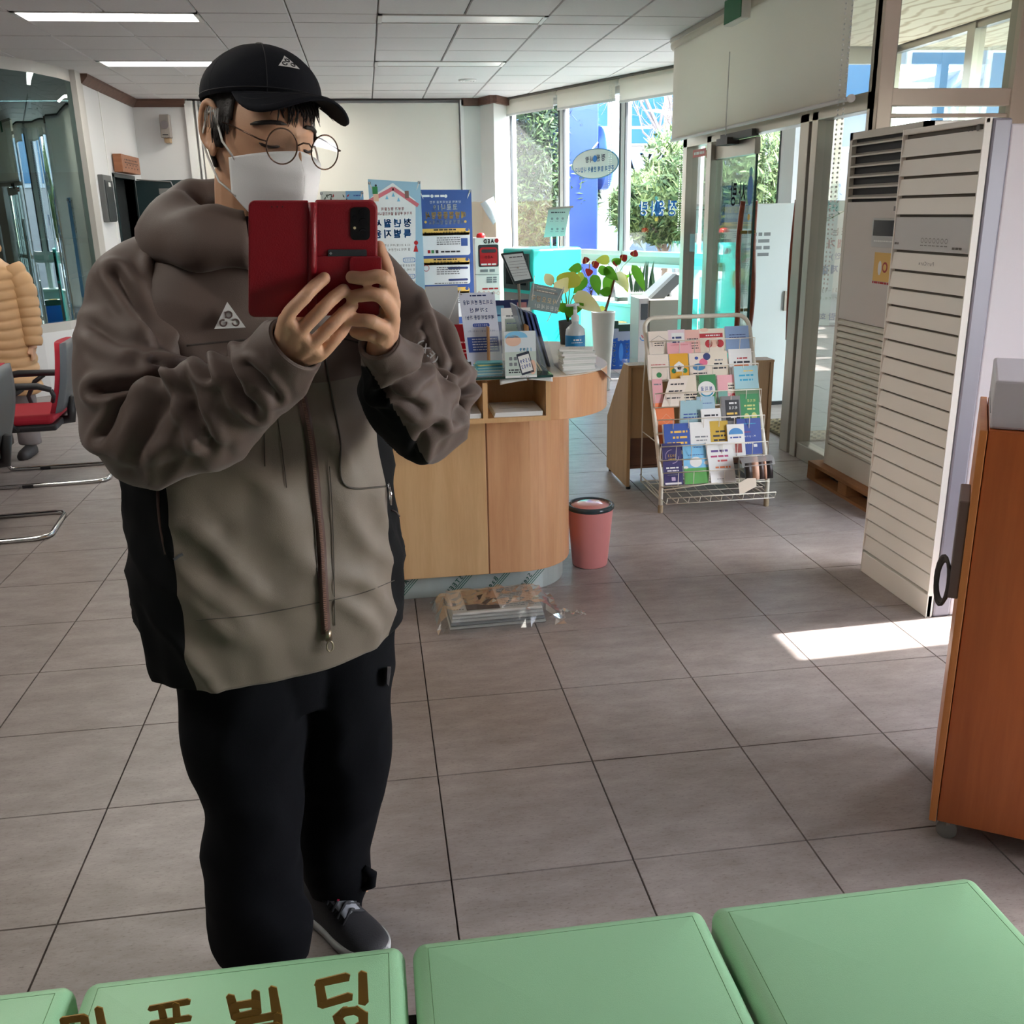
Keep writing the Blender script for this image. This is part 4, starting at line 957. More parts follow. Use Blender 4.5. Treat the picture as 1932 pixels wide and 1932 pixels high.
def brochure(row, x0, x1, yt, mat, label, deco=None, th=0.010, dz=0.0, dyy=0.0, lean=0.34, yb=None, skew=0.0):
    z = TZ[row]+0.004+dz; Y = 4.66+rY(TZ[row])-0.010+dyy
    X0, X1 = atY(x0, yt+25, Y+.03).x, atY(x1, yt+25, Y+.03).x
    # top height from the pixel row, on the leaning plane
    n = V3(0, -1, lean).normalized(); up = V3(0, lean, 1).normalized()
    Pt = atPlane((x0+x1)/2, yt, V3(0, Y, z), n); h = max(0.06, (Pt.z-z)/up.z)
    t = thing('brochure', label, 'brochure', ((X0+X1)/2, Y, z), group='brochures in the wire rack'); w = (X1-X0)/2
    u = V3(1, 0, 0); up = (up+u*skew).normalized()
    b = MB(); b.obox(-u*w+n*-th, u*(2*w), n*th, up*h); b.build('pages', PAPER, t)
    b = MB(); b.obox(-u*w, u*(2*w), n*0.001, up*h); b.build('cover', mat, t)
    p = Print(n*0.001, u, up, n, 0.0005)
    if deco: deco(p, w, h); p.build('print', t)
    return t
def d_lines(col, ys, hh=0.03, a=-.7, c_=.7):
    def f(p, w, h):
        for y in ys: p.bars(w*a, h*y, w*c_, h*hh, col)
    return f
def d_house(p, w, h):
    p.line([(-w*.7, h*.35), (-w*.7, h*.62), (0, h*.80), (w*.75, h*.60), (w*.75, h*.35)], .002, GREYP); p.bars((0)-(w*.9)/2, h*.48, (0)+(w*.9)/2, (h*.07)*.6, INK).bars((0)-(w*.9)/2, h*.38, (0)+(w*.9)/2, (h*.07)*.6, INK)
def d_qr(p, w, h): p.rect(-w*.6, h*.25, w*.85, h*.86, PAPER).layer(2).bars((.0)-(w*1.1)/2, h*.66, (.0)+(w*1.1)/2, (h*.14)*.6, NAVYD).bars((0)-(w*1.1)/2, h*.46, (0)+(w*1.1)/2, (h*.14)*.6, NAVYD)
def d_baby(p, w, h): p.rect(-w, h*.62, w*.85, h*.80, RED).layer(2).bars(-w*.5, h*.71, w*.6, h*.05, PAPER).layer(1).disc(w*.1, h*.42, w*.4, SKINP).disc(-w*.3, h*.36, w*.3, RED).disc(w*.6, h*.36, w*.3, RED).disc(-w*.6, h*.95, w*.35, SKINP, h*.08)
def d_yh(p, w, h): p.poly([(-w*.55, h*.30), (w*.5, h*.30), (w*.5, h*.55), (0, h*.70), (-w*.55, h*.55)], PAPER).disc(-w*.6, h*.33, w*.25, GREENP).disc(w*.6, h*.33, w*.25, GREENP).layer(2).disc(0, h*.45, w*.22, INK).disc(.004, h*.40, w*.12, SKINP)
def d_woman(p, w, h): p.disc(-w*.1, h*.45, w*.6, M('blue_dress', (70, 130, 176), .6), h*.14).disc(w*.35, h*.62, w*.4, M('hot_pink', (222, 110, 140), .6), h*.16).layer(2).disc(w*.7, h*.85, w*.35, NAVYD, h*.14).disc(-w*.3, h*.8, w*.18, NAVY, h*.06).bars(-w*.7, h*.2, w*.6, h*.05, INK)
def d_script(p, w, h): p.bars((0)-(w*.9)/2, h*.66, (0)+(w*.9)/2, (h*.08)*.6, INKG).bars((-w*.1)-(w*.9)/2, h*.52, (-w*.1)+(w*.9)/2, (h*.10)*.6, INK).bars((.0)-(w*1.6)/2, h*.36, (.0)+(w*1.6)/2, (h*.10)*.6, INK)
def d_or(p, w, h): p.bars(-w*.3, h*.66, w*.6, h*.05, RED).bars(-w*.6, h*.52, w*.8, h*.07, INK).rrect(-w*.6, h*.33, w*.7, h*.43, h*.04, ORNG)
def d_bok(p, w, h): p.disc(0, h*.5, w*.88, PAPER, h*.28).layer(2).text('복지로', 0, h*.52, h*.17, NAVY, width=w*1.2, weight=.03).layer(3).ring(0, h*.45, w*.7, w*.14, TEALP, 200, 340, ry=h*.2)
def d_pt(p, w, h): p.rect(-w, 0, -w*.1, h*.45, M('teal_soft', (122, 176, 160), .6)).rect(-w*.05, h*.35, w, h*.72, CREAM).layer(2).bars(0, h*.62, w*.9, h*.04, INK).bars(0, h*.52, w*.9, h*.04, INK).disc(w*.45, h*.22, w*.35, RED, h*.12).disc(w*.45, h*.18, w*.25, SKINP, h*.08)
def d_lake(p, w, h): p.rect(-w, 0, w, h*.38, M('meadow', (96, 130, 92), .6)).bars(-w*.2, h*.86, w*.6, h*.03, YEL).bars((0)-(w*1.2)/2, h*.74, (0)+(w*1.2)/2, (h*.08)*.6, TEALP).bars((0)-(w*1.1)/2, h*.62, (0)+(w*1.1)/2, (h*.08)*.6, TEALP)
def d_black(p, w, h): p.rect(-w*.6, h*.25, w*.85, h*.88, BLACK).layer(2).bars(-w*.2, h*.78, w*.7, h*.05, PAPER).text('복지로', w*.2, h*.64, h*.10, PAPER, width=w*.9, weight=.03).bars(-w*.5, h*.47, w*.6, h*.06, YEL).bars(-w*.1, h*.36, w*.6, h*.05, PAPER)
def d_grn(p, w, h): 
    LY = M('lime_print', (196, 200, 120), .6); p.text('복지로', w*.2, h*.80, h*.10, LY, width=w*.9, weight=.02).bars(-w*.6, h*.66, w*.7, h*.05, LY).bars(-w*.3, h*.56, w*.7, h*.05, LY).disc(-w*.4, h*.32, w*.3, LY, h*.12).disc(w*.4, h*.34, w*.3, LY, h*.12)
def d_bluey(p, w, h): p.bars((w*.15)-(w*1.3)/2, h*.76, (w*.15)+(w*1.3)/2, (h*.10)*.6, YEL).bars((w*.2)-(w*1.1)/2, h*.60, (w*.2)+(w*1.1)/2, (h*.10)*.6, YEL).bars((w*.0)-(w*1.6)/2, h*.44, (w*.0)+(w*1.6)/2, (h*.10)*.6, YEL).poly([(-w*.2, h*.12), (w*.6, h*.12), (w*.1, h*.28)], PAPER)
def d_house2(p, w, h): p.bars(-w*.5, h*.58, w*.7, h*.04, INKG).bars(-w*.4, h*.48, w*.6, h*.03, INKG).poly([(-w*.5, h*.02), (w*.5, h*.02), (w*.5, h*.12), (0, h*.22), (-w*.5, h*.12)], TEALP)
def d_mus(p, w, h): p.bars(-w*.4, h*.70, w*.8, h*.05, INK).bars((.0)-(w*1.4)/2, h*.58, (.0)+(w*1.4)/2, (h*.09)*.6, INK).bars((.0)-(w*1.3)/2, h*.46, (.0)+(w*1.3)/2, (h*.09)*.6, INK).disc(w*.6, h*.33, w*.1, RED)
def d_umb(p, w, h): p.disc(.0, h*.68, w*.85, M('umb_blue', (70, 134, 190), .6), h*.2, a0=0, a1=180).bars(-w*.7, h*.58, w*.6, h*.05, NAVY).rect(-w*.2, h*.10, w*.6, h*.38, M('brick_print', (150, 70, 60), .6))
def d_navy(p, w, h): p.bars(-w*.6, h*.85, w*.6, h*.02, TEALP).bars(-w*.8, h*.62, w*.1, h*.02, RED).text('K-ynam', -w*.1, h*.5, h*.06, PAPER, width=w*1.2).bars(-w*.8, h*.3, w*.3, h*.02, PAPER).rrect(w*.3, h*.2, w*.6, h*.28, .002, PAPER)
def d_purple(p, w, h):
    p.ring(0, h*.68, w*.72, .003, M('lilac_print', (190, 170, 200), .6), 90, 200).ring(0, h*.68, w*.72, .003, M('lilac_print', (190, 170, 200), .6), 270, 360).text('2023', 0, h*.70, h*.065, YEL, width=w*.85, weight=.03).bars(-w*.4, h*.62, w*.4, h*.02, YEL)
    p.bars((-w*.05)-(w*1.3)/2, h*.41, (-w*.05)+(w*1.3)/2, (h*.06)*.6, PAPER).bars((.0)-(w*1.2)/2, h*.34, (.0)+(w*1.2)/2, (h*.05)*.6, PAPER).bars(-w*.6, h*.24, w*.6, h*.015, INKG).rrect(-w*.2, h*.10, w*.2, h*.19, .002, M('lilac_print', (190, 170, 200), .6)).rect(-w*.9, h*.015, w*.8, h*.06, PAPER)
def d_sky(p, w, h): p.rect(-w, 0, w, h*.40, M('grass_print', (92, 164, 80), .6)).disc(0, h*.55, w*.5, PAPER, h*.13).disc(w*.9, h*.52, w*.25, PAPER, h*.05).disc(-w*.85, h*.42, w*.2, PAPER, h*.04).bars(-w*.6, h*.73, w*.7, h*.02, NAVY).bars(-w*.1, h*.92, w*.8, h*.02, NAVY)
def d_pinktext(p, w, h): p.bars((.0)-(w*1.35)/2, h*.78, (.0)+(w*1.35)/2, (h*.085)*.6, M('plum', (96, 70, 130), .6)).bars((.0)-(w*1.5)/2, h*.65, (.0)+(w*1.5)/2, (h*.075)*.6, M('magenta', (176, 70, 110), .6)).bars((w*.2)-(w*.9)/2, h*.54, (w*.2)+(w*.9)/2, (h*.075)*.6, M('rose', (206, 90, 90), .6)).bars((w*.1)-(w*1.2)/2, h*.38, (w*.1)+(w*1.2)/2, (h*.07)*.6, ORNG).bars(-w*.5, h*.10, w*.1, h*.015, INKG)
CR2 = M('cream2', (226, 214, 200), .7); LB = M('brochure_blue', (132, 158, 194), .6); SAL = M('salmon', (226, 178, 164), .6); LTE = M('pale_teal', (150, 184, 192), .6); MUS = M('mustard', (196, 162, 52), .6); NVB = M('brochure_navy', (34, 62, 140), .5); RYB = M('royal_blue', (48, 82, 160), .5); PUR = M('deep_purple', (44, 36, 92), .5); YEH = M('brochure_yellow', (222, 164, 28), .6)
brochure(0, 1223, 1261, 625, CR2, 'cream brochure with a house outline, in the top rack tier', d_house)
brochure(0, 1256, 1302, 652, PINK, 'low pink brochure in the top rack tier', d_lines(RED, (.8,), .03), dyy=-.014)
brochure(0, 1260, 1292, 622, M('lilac_pink', (222, 200, 206), .6), 'pale pink brochure with large navy block lettering in the top tier', d_qr)
brochure(0, 1291, 1320, 622, SAL, 'salmon brochure with dark striped print in the top tier', d_lines(INK, (.2, .3, .42, .6), .04))
brochure(0, 1319, 1366, 620, CREAM, 'cream brochure with red band and baby picture in the top tier', d_baby)
brochure(0, 1368, 1412, 615, LB, 'plain grey-blue brochure at the end of the top tier', d_lines(NAVYD, (.55, .65), .03))
brochure(1, 1222, 1261, 669, CR2, 'white brochure with small green seal in the second tier', lambda p, w, h: (d_lines(RED, (.6,), .03)(p, w, h), d_lines(GREENP, (.5,), .04)(p, w, h), p.disc(0, h*.2, w*.25, GREENP)))
brochure(1, 1263, 1298, 667, YEH, 'mustard yellow brochure with a white house picture', d_yh)
brochure(1, 1300, 1339, 666, CR2, 'cream brochure with a reading woman in blue and pink', d_woman)
brochure(1, 1339, 1372, 662, CREAM, 'cream brochure with black handwritten script', d_script)
brochure(1, 1375, 1418, 658, PAPER, 'white brochure with an orange bar in the second tier', d_or)
brochure(2, 1231, 1250, 715, PINK, 'pink flyer at the end of the third tier, behind the slanting leaflet', d_lines(INKG, (.8,), .05), th=.004)
brochure(2, 1246, 1282, 712, CR2, 'cream leaflet slanting sideways in the third tier', d_lines(INK, (.8, .55, .3), .05), skew=.35, dyy=-.014, th=.004)
brochure(2, 1285, 1320, 708, CREAM, 'beige brochure with small bold print in the third tier', d_lines(INK, (.35, .25, .15), .05))
brochure(2, 1314, 1351, 707, GREENP, 'green brochure with a white oval welfare logo', d_bok)
brochure(2, 1354, 1393, 707, PINK, 'pink brochure with teal corner in the third tier', d_pt, th=.02)
brochure(2, 1387, 1432, 690, M('lake_blue', (150, 188, 192), .6), 'thick bent pale blue brochure with meadow picture', d_lake, th=.022, dyy=-.01)
brochure(3, 1236, 1274, 760, ORNG, 'orange brochure at the end of the fourth tier', lambda p, w, h: p.ring(w*.2, h*.6, w*.5, .001, CREAM, n=4), th=.018, dz=-.06)
brochure(3, 1280, 1322, 755, LTE, 'pale teal brochure with small heading in the fourth tier', d_lines(NAVY, (.55, .45), .04), skew=.1, th=.015)
brochure(3, 1316, 1350, 748, M('pale_blue2', (160, 190, 204), .6), 'pale blue brochure below the green welfare brochure', d_lines(NAVY, (.8, .6), .02), dyy=.006)
brochure(3, 1322, 1359, 771, PAPER, 'small white brochure with bold heading in the fourth tier', d_lines(INK, (.7,), .08), dyy=-.016, th=.006)
brochure(3, 1362, 1398, 747, GREYP, 'grey brochure with black label in the fourth tier', d_black, th=.024)
brochure(3, 1398, 1433, 743, GREENP, 'green brochure with lime lettering at the end of the fourth tier', d_grn, th=.016)
brochure(4, 1254, 1303, 799, RYB, 'thick royal blue brochure with yellow lettering', d_bluey, th=.028)
brochure(4, 1302, 1342, 796, PAPER, 'thick white brochure with small blue house in the fifth tier', d_house2, th=.028)
brochure(4, 1341, 1375, 794, MUS, 'mustard brochure with black lettering in the fifth tier', d_mus, th=.022)
brochure(4, 1373, 1405, 800, PAPER, 'white brochure with a blue umbrella in the fifth tier', d_umb, th=.006, dyy=-.012)
brochure(4, 1392, 1437, 789, NVB, 'tall navy brochure at the end of the fifth tier', d_navy, th=.012, dyy=.006)
brochure(5, 1252, 1288, 836, PUR, 'dark purple brochure marked with a year in the bottom tier', d_purple)
brochure(5, 1291, 1337, 838, SKYB, 'sky blue and grass green brochure with a cloud', d_sky)
brochure(5, 1341, 1388, 833, PAPER, 'white brochure with pink and purple lettering leaning in the bottom tier', d_pinktext, skew=-.08, dyy=-.012)
# rolled newspaper in plastic sticking out of the bottom tier
c0 = atY(1405, 885, 4.62); c1 = atY(1456, 880, 4.58)
t = thing('rolled_magazine', 'rolled colour magazine in clear plastic at the lowest rack tier', 'magazine', c0)
d_ = (c1-c0); bands = [M('mag_dark', (52, 44, 42), .35), M('mag_skin', (206, 164, 140), .35), M('mag_brown', (74, 58, 54), .35), M('mag_tan', (196, 150, 124), .35), M('mag_black', (34, 28, 30), .35)]
for k, (a, e) in enumerate(((0, .25), (.25, .5), (.5, .68), (.68, .78), (.78, 1.0))):
    b = MB(); b.tube([d_*a, d_*((a+e)/2), d_*e], .062, 20); b.build('roll', bands[k], t, smooth='auto')
b = MB(); b.sheet([[(-.05+.03*i, -.05-.012*j, -.06+.03*i*.5-.03*j) for i in range(4)] for j in range(3)]); b.build('loose_page', CREAM, t, smooth=True)
b = MB(); b.sheet([[d_*(-.25+1.2*i/8)+V3(0, math.cos(j*.5+1.2)*.066, math.sin(j*.5+1.2)*.066)+V3(0, 0, .006*noise.noise(V3(i, j, 3))) for j in range(4)] for i in range(9)]); b.build('plastic_wrap', film_mat('plastic_clear', (245, 246, 246), .3, .08), t, smooth=True)

# ---- low newspaper case behind the rack
CW_ = wood('case_wood', (150, 122, 84), (172, 142, 100), scale=(9, 9, .8), rough=.45)
t = thing('newspaper_case', 'low wooden newspaper case with slanted side panels behind the rack', 'case', (1.80, 5.30, 0))
for x in (-.42, .40): 
    b = MB(); b.prism([(x, -.20, .02), (x, .27, .02), (x, .27, .34), (x, -.08, .70), (x, -.20, .70)], (.02, 0, 0)); b.build('side_panel', CW_, t, bev=.002)
MB().box(-.40, .40, -.19, -.175, .30, .70).build('back_panel', CW_, t); MB().box(-.40, .40, -.18, .25, .12, .135).build('shelf', wood('case_dark', (84, 52, 34), (104, 68, 46)), t); MB().box(-.40, .40, -.17, -.165, .135, .30).build('inner_panel', MATS['case_dark'], t)
b = MB(); b.box(-.42, .42, -.205, -.09, .70, .712); b.build('top', CW_, t)
for x in (-.40, .40):
    for y in (-.17, .24): MB().lathe([(.014, 0), (.014, .02)], 10, (x, y, 0)).build('foot', BLACK, t)
o = MB().box(-.10, .10, -.05, .05, 0, .02).build('glass_tray', ACR, loc=(1.47, 5.16, .713)); tag(o, 'clear plastic tray on the corner of the newspaper case', 'tray')

# ---- white floor-standing air conditioner with slats
ACW = M('ac_ivory', (242, 238, 228), .42); ACS = M('ac_silver', (150, 148, 158), .4, metal=.15); ACB = M('ac_body', (222, 216, 220), .5); ACG = M('ac_groove_shade', (104, 98, 90), .7)
AX, AY0, AY1, AH = 2.055, 3.15, 3.665, 1.80
t = thing('air_conditioner', 'tall ivory floor air conditioner with full-height slatted front and silver sides', 'air conditioner', (AX, (AY0+AY1)/2, 0)); hw = (AY1-AY0)/2
MB().box(.03, .10, -hw, hw, 0, AH-.002).build('bezel', ACS, t, bev=.008)
MB().box(.10, .32, -hw+.004, hw-.004, 0, AH-.02).build('cabinet', ACB, t, bev=.006)
b = MB(); b.box(.018, .03, -hw+.006, hw-.006, .004, AH-.01); b.build('front_back', ACG, t)  # dark backing; the shadow lines between slats are put into its colour
yl = [78, 165, 245, 325, 403, 548, 628, 702, 773, 845, 915, 985, 1055, 1122, 1190, 1257, 1325, 1392, 1460, 1525, 1590, 1655, 1715, 1780]
zs = [atY(1855-(y-78)*.062, 200+y*.5176, AY0).z for y in yl]
zs = [AH]+zs
MB().box(0, .02, -hw, hw, zs[1]+.012, AH).build('header', ACW, t, bev=.004)
for k in range(1, len(zs)-1):
    z1, z0 = zs[k], zs[k+1]; b = MB()
    if k == 5:
        MB().box(.002, .02, -hw+.004, hw-.004, z0+.006, z1-.003).build('control_panel', M('ac_panel', (204, 204, 202), .3), t, bev=.003)
        continue
    g_ = .004
    b.prism([(.0, -hw+.001, z0+.007), (.022, -hw+.001, z0+.007), (.022, -hw+.001, z1-g_), (.008, -hw+.001, z1-g_)] if True else [], (0, 2*hw-.002, 0)); b.build('slat', ACW, t)
MB().box(0, .02, -hw, hw, .0, zs[-1]-.006).build('base_panel', ACW, t, bev=.003)
for y in (-hw, hw-.006): MB().box(-.001, .024, y, y+.006, .0, AH).build('edge_strip', ACW, t)
p = Print((0, 0, 0), (0, -1, 0), (0, 0, 1), (-1, 0, 0)); GRYP = M('ac_print', (112, 110, 106), .6)
p.disc(hw*.86, AH-.03, .011, GRYP).text('LG', hw*.70, AH-.03, .017, GRYP, weight=.02)
zc_ = (zs[5]+zs[6])/2-.02
for k in range(7): p.ring(.13-k*.026-.02, zc_, .009, .002, GRYP, n=12); p.bars(.12-k*.026-.02, zc_-.018, .14-k*.026-.02, .003, GRYP)
p.bars(.15, zs[6]+.022, .21, .008, GRYP).bars(-.24, zs[6]+.03, -.21, .008, GRYP)
p.layer(3).text('PuriCare', .0, (zs[6]+zs[7])/2, .014, GRYP, weight=.0); p.build('panel_print', t)

# ---- second air conditioner on a pallet
A2X, A2Y0, A2Y1 = 2.55, 4.35, 5.075
t = thing('air_conditioner', 'grey-beige floor air conditioner standing on a wooden pallet', 'air conditioner', (A2X, (A2Y0+A2Y1)/2, .105)); hw = (A2Y1-A2Y0)/2; H2 = 1.785
G2 = M('ac2_grey', (204, 198, 186), .4); G2P = M('ac2_panel', (200, 193, 186), .25)
MB().box(.03, .36, -hw, hw, 0, H2).build('cabinet', G2, t, bev=.006)
MB().box(.0, .04, hw-.03, hw, 0, H2).build('side_rail', G2, t); MB().box(.0, .04, -hw, -hw+.03, 0, H2).build('side_rail', G2, t)
b = MB(); b.box(.025, .032, -hw+.03, hw-.03, 1.44, H2-.02); b.build('outlet_dark', M('ac_dark', (30, 30, 34), .6), t)
MB().box(0, .04, -hw, hw, H2-.035, H2).build('header', G2, t)
for k in range(6):
    z = 1.455+k*.052; b = MB(); b.prism([(-.004, -hw+.03, z), (.03, -hw+.03, z+.014), (.03, -hw+.03, z+.022), (-.004, -hw+.03, z+.008)], (0, 2*hw-.06, 0)); b.build('louvre', G2, t)
MB().box(.0, .03, -hw+.03, hw-.03, .83, 1.44).build('front_panel', G2P, t, bev=.004)
for k in range(21):
    z = .12+k*.0338; b = MB(); b.prism([(.030, -hw+.03, z), (.030, -hw+.03, z+.031), (.012, -hw+.03, z+.029), (.0, -hw+.03, z+.018), (.004, -hw+.03, z+.004)], (0, 2*hw-.06, 0)); b.build('slat', M('ac2_slat', (212, 208, 194), .3), t)
MB().box(.0, .03, -hw+.03, hw-.03, 0, .118).build('base_panel', G2, t)
dy0 = (A2Y0+A2Y1)/2
ya, yb_ = atX(1648, 420, A2X).y-dy0, atX(1700, 420, A2X).y-dy0
MB().box(-.004, 0, yb_, ya, 1.22, 1.36).build('display', M('display_frame', (176, 176, 174), .3), t, bev=.002); MB().box(-.0045, -.004, yb_+.012, ya-.012, 1.275, 1.35).build('screen', M('lcd_dark', (34, 36, 48), .1), t)
p = Print((-.0048, 0, 0), (0, -1, 0), (0, 0, 1), (-1, 0, 0)); p.bars(-ya+.03, 1.25, -yb_-.01, .006, PAPER); p.bars(-yb_-.07, 1.405, -yb_-.01, .022, GRYP); p.build('panel_print', t)
sy0, sy1 = atX(1652, 470, A2X).y-dy0, atX(1688, 470, A2X).y-dy0
p = Print((-.001, 0, 0), (0, -1, 0), (0, 0, 1), (-1, 0, 0)); p.rect(-sy0, 1.055, -sy1, 1.195, M('sticker_yellow', (214, 174, 96), .6)).layer(2).disc((-sy0-sy1)/2+.02, 1.125, .026, M('sticker_red', (160, 60, 50), .6)).layer(3).disc((-sy0-sy1)/2+.02, 1.125, .016, M('sticker_yellow', (214, 174, 96), .6)).layer(2).disc((-sy0-sy1)/2-.03, 1.12, .018, PAPER, .035).bars(-sy0, 1.048, -sy1, .01, RED); p.build('sticker', t)
PAL = wood('pallet_wood', (128, 84, 46), (160, 110, 66), scale=(4, 1, 10), rough=.7)
t2 = thing('pallet', 'rough brown wooden pallet under the grey air conditioner', 'pallet', (A2X-.06, 4.72, 0))
for k in range(4): MB().box(.0+k*.13, .10+k*.13, -.43, .43, .082, .104).build('deck_board', PAL, t2, bev=.002)
for y in (-.43, -.05, .33): MB().box(.0, .48, y, y+.10, .018, .082).build('stringer', PAL, t2, bev=.002)
for k in range(3): MB().box(.0+k*.19, .09+k*.19, -.43, .43, 0, .018).build('base_board', PAL, t2)

# ---- orange wooden trolley with white machine
OW = wood('trolley_wood', (168, 86, 40), (192, 104, 52), scale=(8, 8, .6), rough=.4)
cA = V3(1.318, 1.872, 0); du = V3(.83, -.55, 0).normalized(); dv = V3(.55, .83, 0).normalized()
t = thing('trolley_cabinet', 'tall orange-brown wooden cabinet on casters at the edge of the floor', 'cabinet', cA)
b = MB(); b.obox(V3(0, 0, .052)+dv*.018, du*.62, dv*.42, V3(0, 0, 1.0)); b.build('body', OW, t, bev=.002)
b = MB(); b.obox(V3(0, 0, .052)-du*.018+dv*.012, du*.016, dv*.43, V3(0, 0, 1.0)); b.build('side_panel', wood('trolley_edge', (196, 118, 58), (214, 138, 76), scale=(8, 8, .6)), t, bev=.002)
for q in (V3(.025, .04, 0), V3(.58, .04, 0), V3(.025, .38, 0), V3(.58, .38, 0)):
    c_ = du*q.x+dv*q.y; b = MB(); b.tube([c_-dv*.010+V3(0, 0, .024), c_+dv*.010+V3(0, 0, .024)], .024, 20); o = b.build('caster', M('caster_grey', (132, 130, 126), .5), t, smooth='auto')
    b = MB(); b.box(c_.x-.012, c_.x+.012, c_.y-.012, c_.y+.012, .04, .053); b.build('caster_plate', STEEL, o)
b = MB(); b.obox(V3(0, 0, 0)-du*.040+dv*.04+V3(0, 0, .64), du*.022, dv*.16, V3(0, 0, .24)); pb = b.build('power_box', M('power_box', (120, 104, 100), .5), t, bev=.003)
b = MB()
for k in range(3):
    pts = []
    for i in range(20):
        a = i/20*2*math.pi; pts.append(V3(0, 0, .675)-du*(.052+.002*k)+dv*(.06+.015*math.cos(a))+V3(0, 0, (.050+.006*k)*math.sin(a))-du*.014*math.cos(a))
    b.tube(pts, .0045, 6, closed=True)
b.build('cable_coil', M('cable_grey', (74, 66, 62), .5), t, smooth=True)
t = thing('white_machine', 'white boxy machine standing on the orange wooden cabinet', 'machine', cA+V3(0, 0, 1.053))
b = MB(); b.obox(V3(0, 0, 0)+du*.0+dv*.03, du*.58, dv*.36, V3(0, 0, .108)); b.build('housing', M('machine_white', (206, 200, 206), .45), t, bev=.006)
b = MB(); b.obox(V3(0, 0, .03)-du*.001+dv*.06, du*.002, dv*.28, V3(0, 0, .002)); b.build('seam', GRYP, t)

# ---- green bench
GV = M('green_vinyl', (158, 208, 164), .36, var=.04, vscale=3, bump=.25, bscale=700, spec=.5)
GST = M('green_stitch', (96, 140, 92), .7)
bn = thing('bench', 'pale green vinyl bench of joined seat cushions in front of the mirror', 'bench', (.24, 1.035, 0))
BX = [-.985, -.496, -.002, .489, .973]
for k in range(4):
    x0, x1 = BX[k]-.24+.006, BX[k+1]-.24-.006; y0, y1 = -.225, .225; z0, z1 = .335, .43
    rings = []; R = .022; n = 8
    def rr(ins, z):
        pts = []
        for cx, cy_, st in ((x1-R, y0+R, -90), (x1-R, y1-R, 0), (x0+R, y1-R, 90), (x0+R, y0+R, 180)):
            for i in range(n+1):
                a = math.radians(st+90*i/n); pts.append((cx+(R-ins)*math.cos(a), cy_+(R-ins)*math.sin(a), z))
        return pts
    prof = [(.006, z0), (0, z0+.008), (0, z1-.022), (.002, z1-.014), (.006, z1-.007), (.013, z1-.002), (.022, z1+.0005)]
    rings = [rr(i_ if i_ < R else R-.0005, z) for i_, z in prof]
    # crowned top
    cxm, cym = (x0+x1)/2, (y0+y1)/2; base = rings[-1]
    for s_ in (.95, .88, .78, .66, .52, .36, .2, .06): rings.append([(cxm+(q[0]-cxm)*s_, cym+(q[1]-cym)*s_, z1+.0005+.010*(1-s_**2.5)) for q in base])
    b = MB(); b.loft(rings); cu = b.build('cushion', GV, bn, smooth=True)
    b = MB(); b.tube([(q[0], q[1], z1+.0006) for q in [((p_[0]-cxm)*.985+cxm, (p_[1]-cym)*.985+cym) for p_ in base]], .0008, 4, closed=True); b.build('stitching', GST, cu)
b = MB(); b.box(-1.20, .72, -.17, -.14, .30, .335); b.box(-1.20, .72, .14, .17, .30, .335); b.build('rail', BLACK, bn)
for x in (-1.1, -.25, .6):
    for y in (-.155, .155): MB().tube([(x, y, 0), (x, y, .30)], .016, 10).build('leg', CHROME, bn, smooth='auto')
# ---- gilt lettering standing at the mirror plane above the bench
lt = thing('mirror_lettering', 'row of brown-gold Korean brush letters over the green bench', 'lettering', (-.165, .67, .80))
GB = M('gilt_brown', (172, 134, 58), .5)
# brush strokes per syllable in unit boxes (0..1), drawn as thick tapered strokes
SYL = {'마': [[(.12,.85),(.14,.25)], [(.12,.85),(.48,.85)], [(.48,.86),(.47,.25)], [(.13,.27),(.48,.27)], [(.76,1.02),(.77,.0)], [(.77,.55),(.95,.53)]],
       '포': [[(.12,.90),(.92,.96)], [(.34,.92),(.36,.55)], [(.66,.94),(.64,.55)], [(.10,.52),(.90,.55)], [(.5,.5),(.5,.15)], [(.02,.12),(.98,.15)]],
       '빌': [[(.05,.95),(.10,.52)], [(.48,.98),(.46,.55)], [(.08,.76),(.48,.78)], [(.09,.53),(.47,.57)], [(.78,1.04),(.80,.52)], [(.14,.42),(.82,.48)], [(.82,.48),(.80,.26)], [(.16,.24),(.80,.27)], [(.17,.24),(.16,.03)], [(.16,.03),(.90,.07)]],
       '딩': [[(.10,.98),(.56,1.04)], [(.12,.98),(.14,.56)], [(.14,.56),(.58,.66)], [(.82,1.08),(.80,.52)], [(.50,.42),(.36,.28)], [(.36,.28),(.42,.08)], [(.42,.08),(.62,.02)], [(.62,.02),(.78,.12)], [(.78,.12),(.78,.32)], [(.78,.32),(.66,.43)], [(.66,.43),(.48,.42)]]}
o0 = V3(-.165, .67, .80)
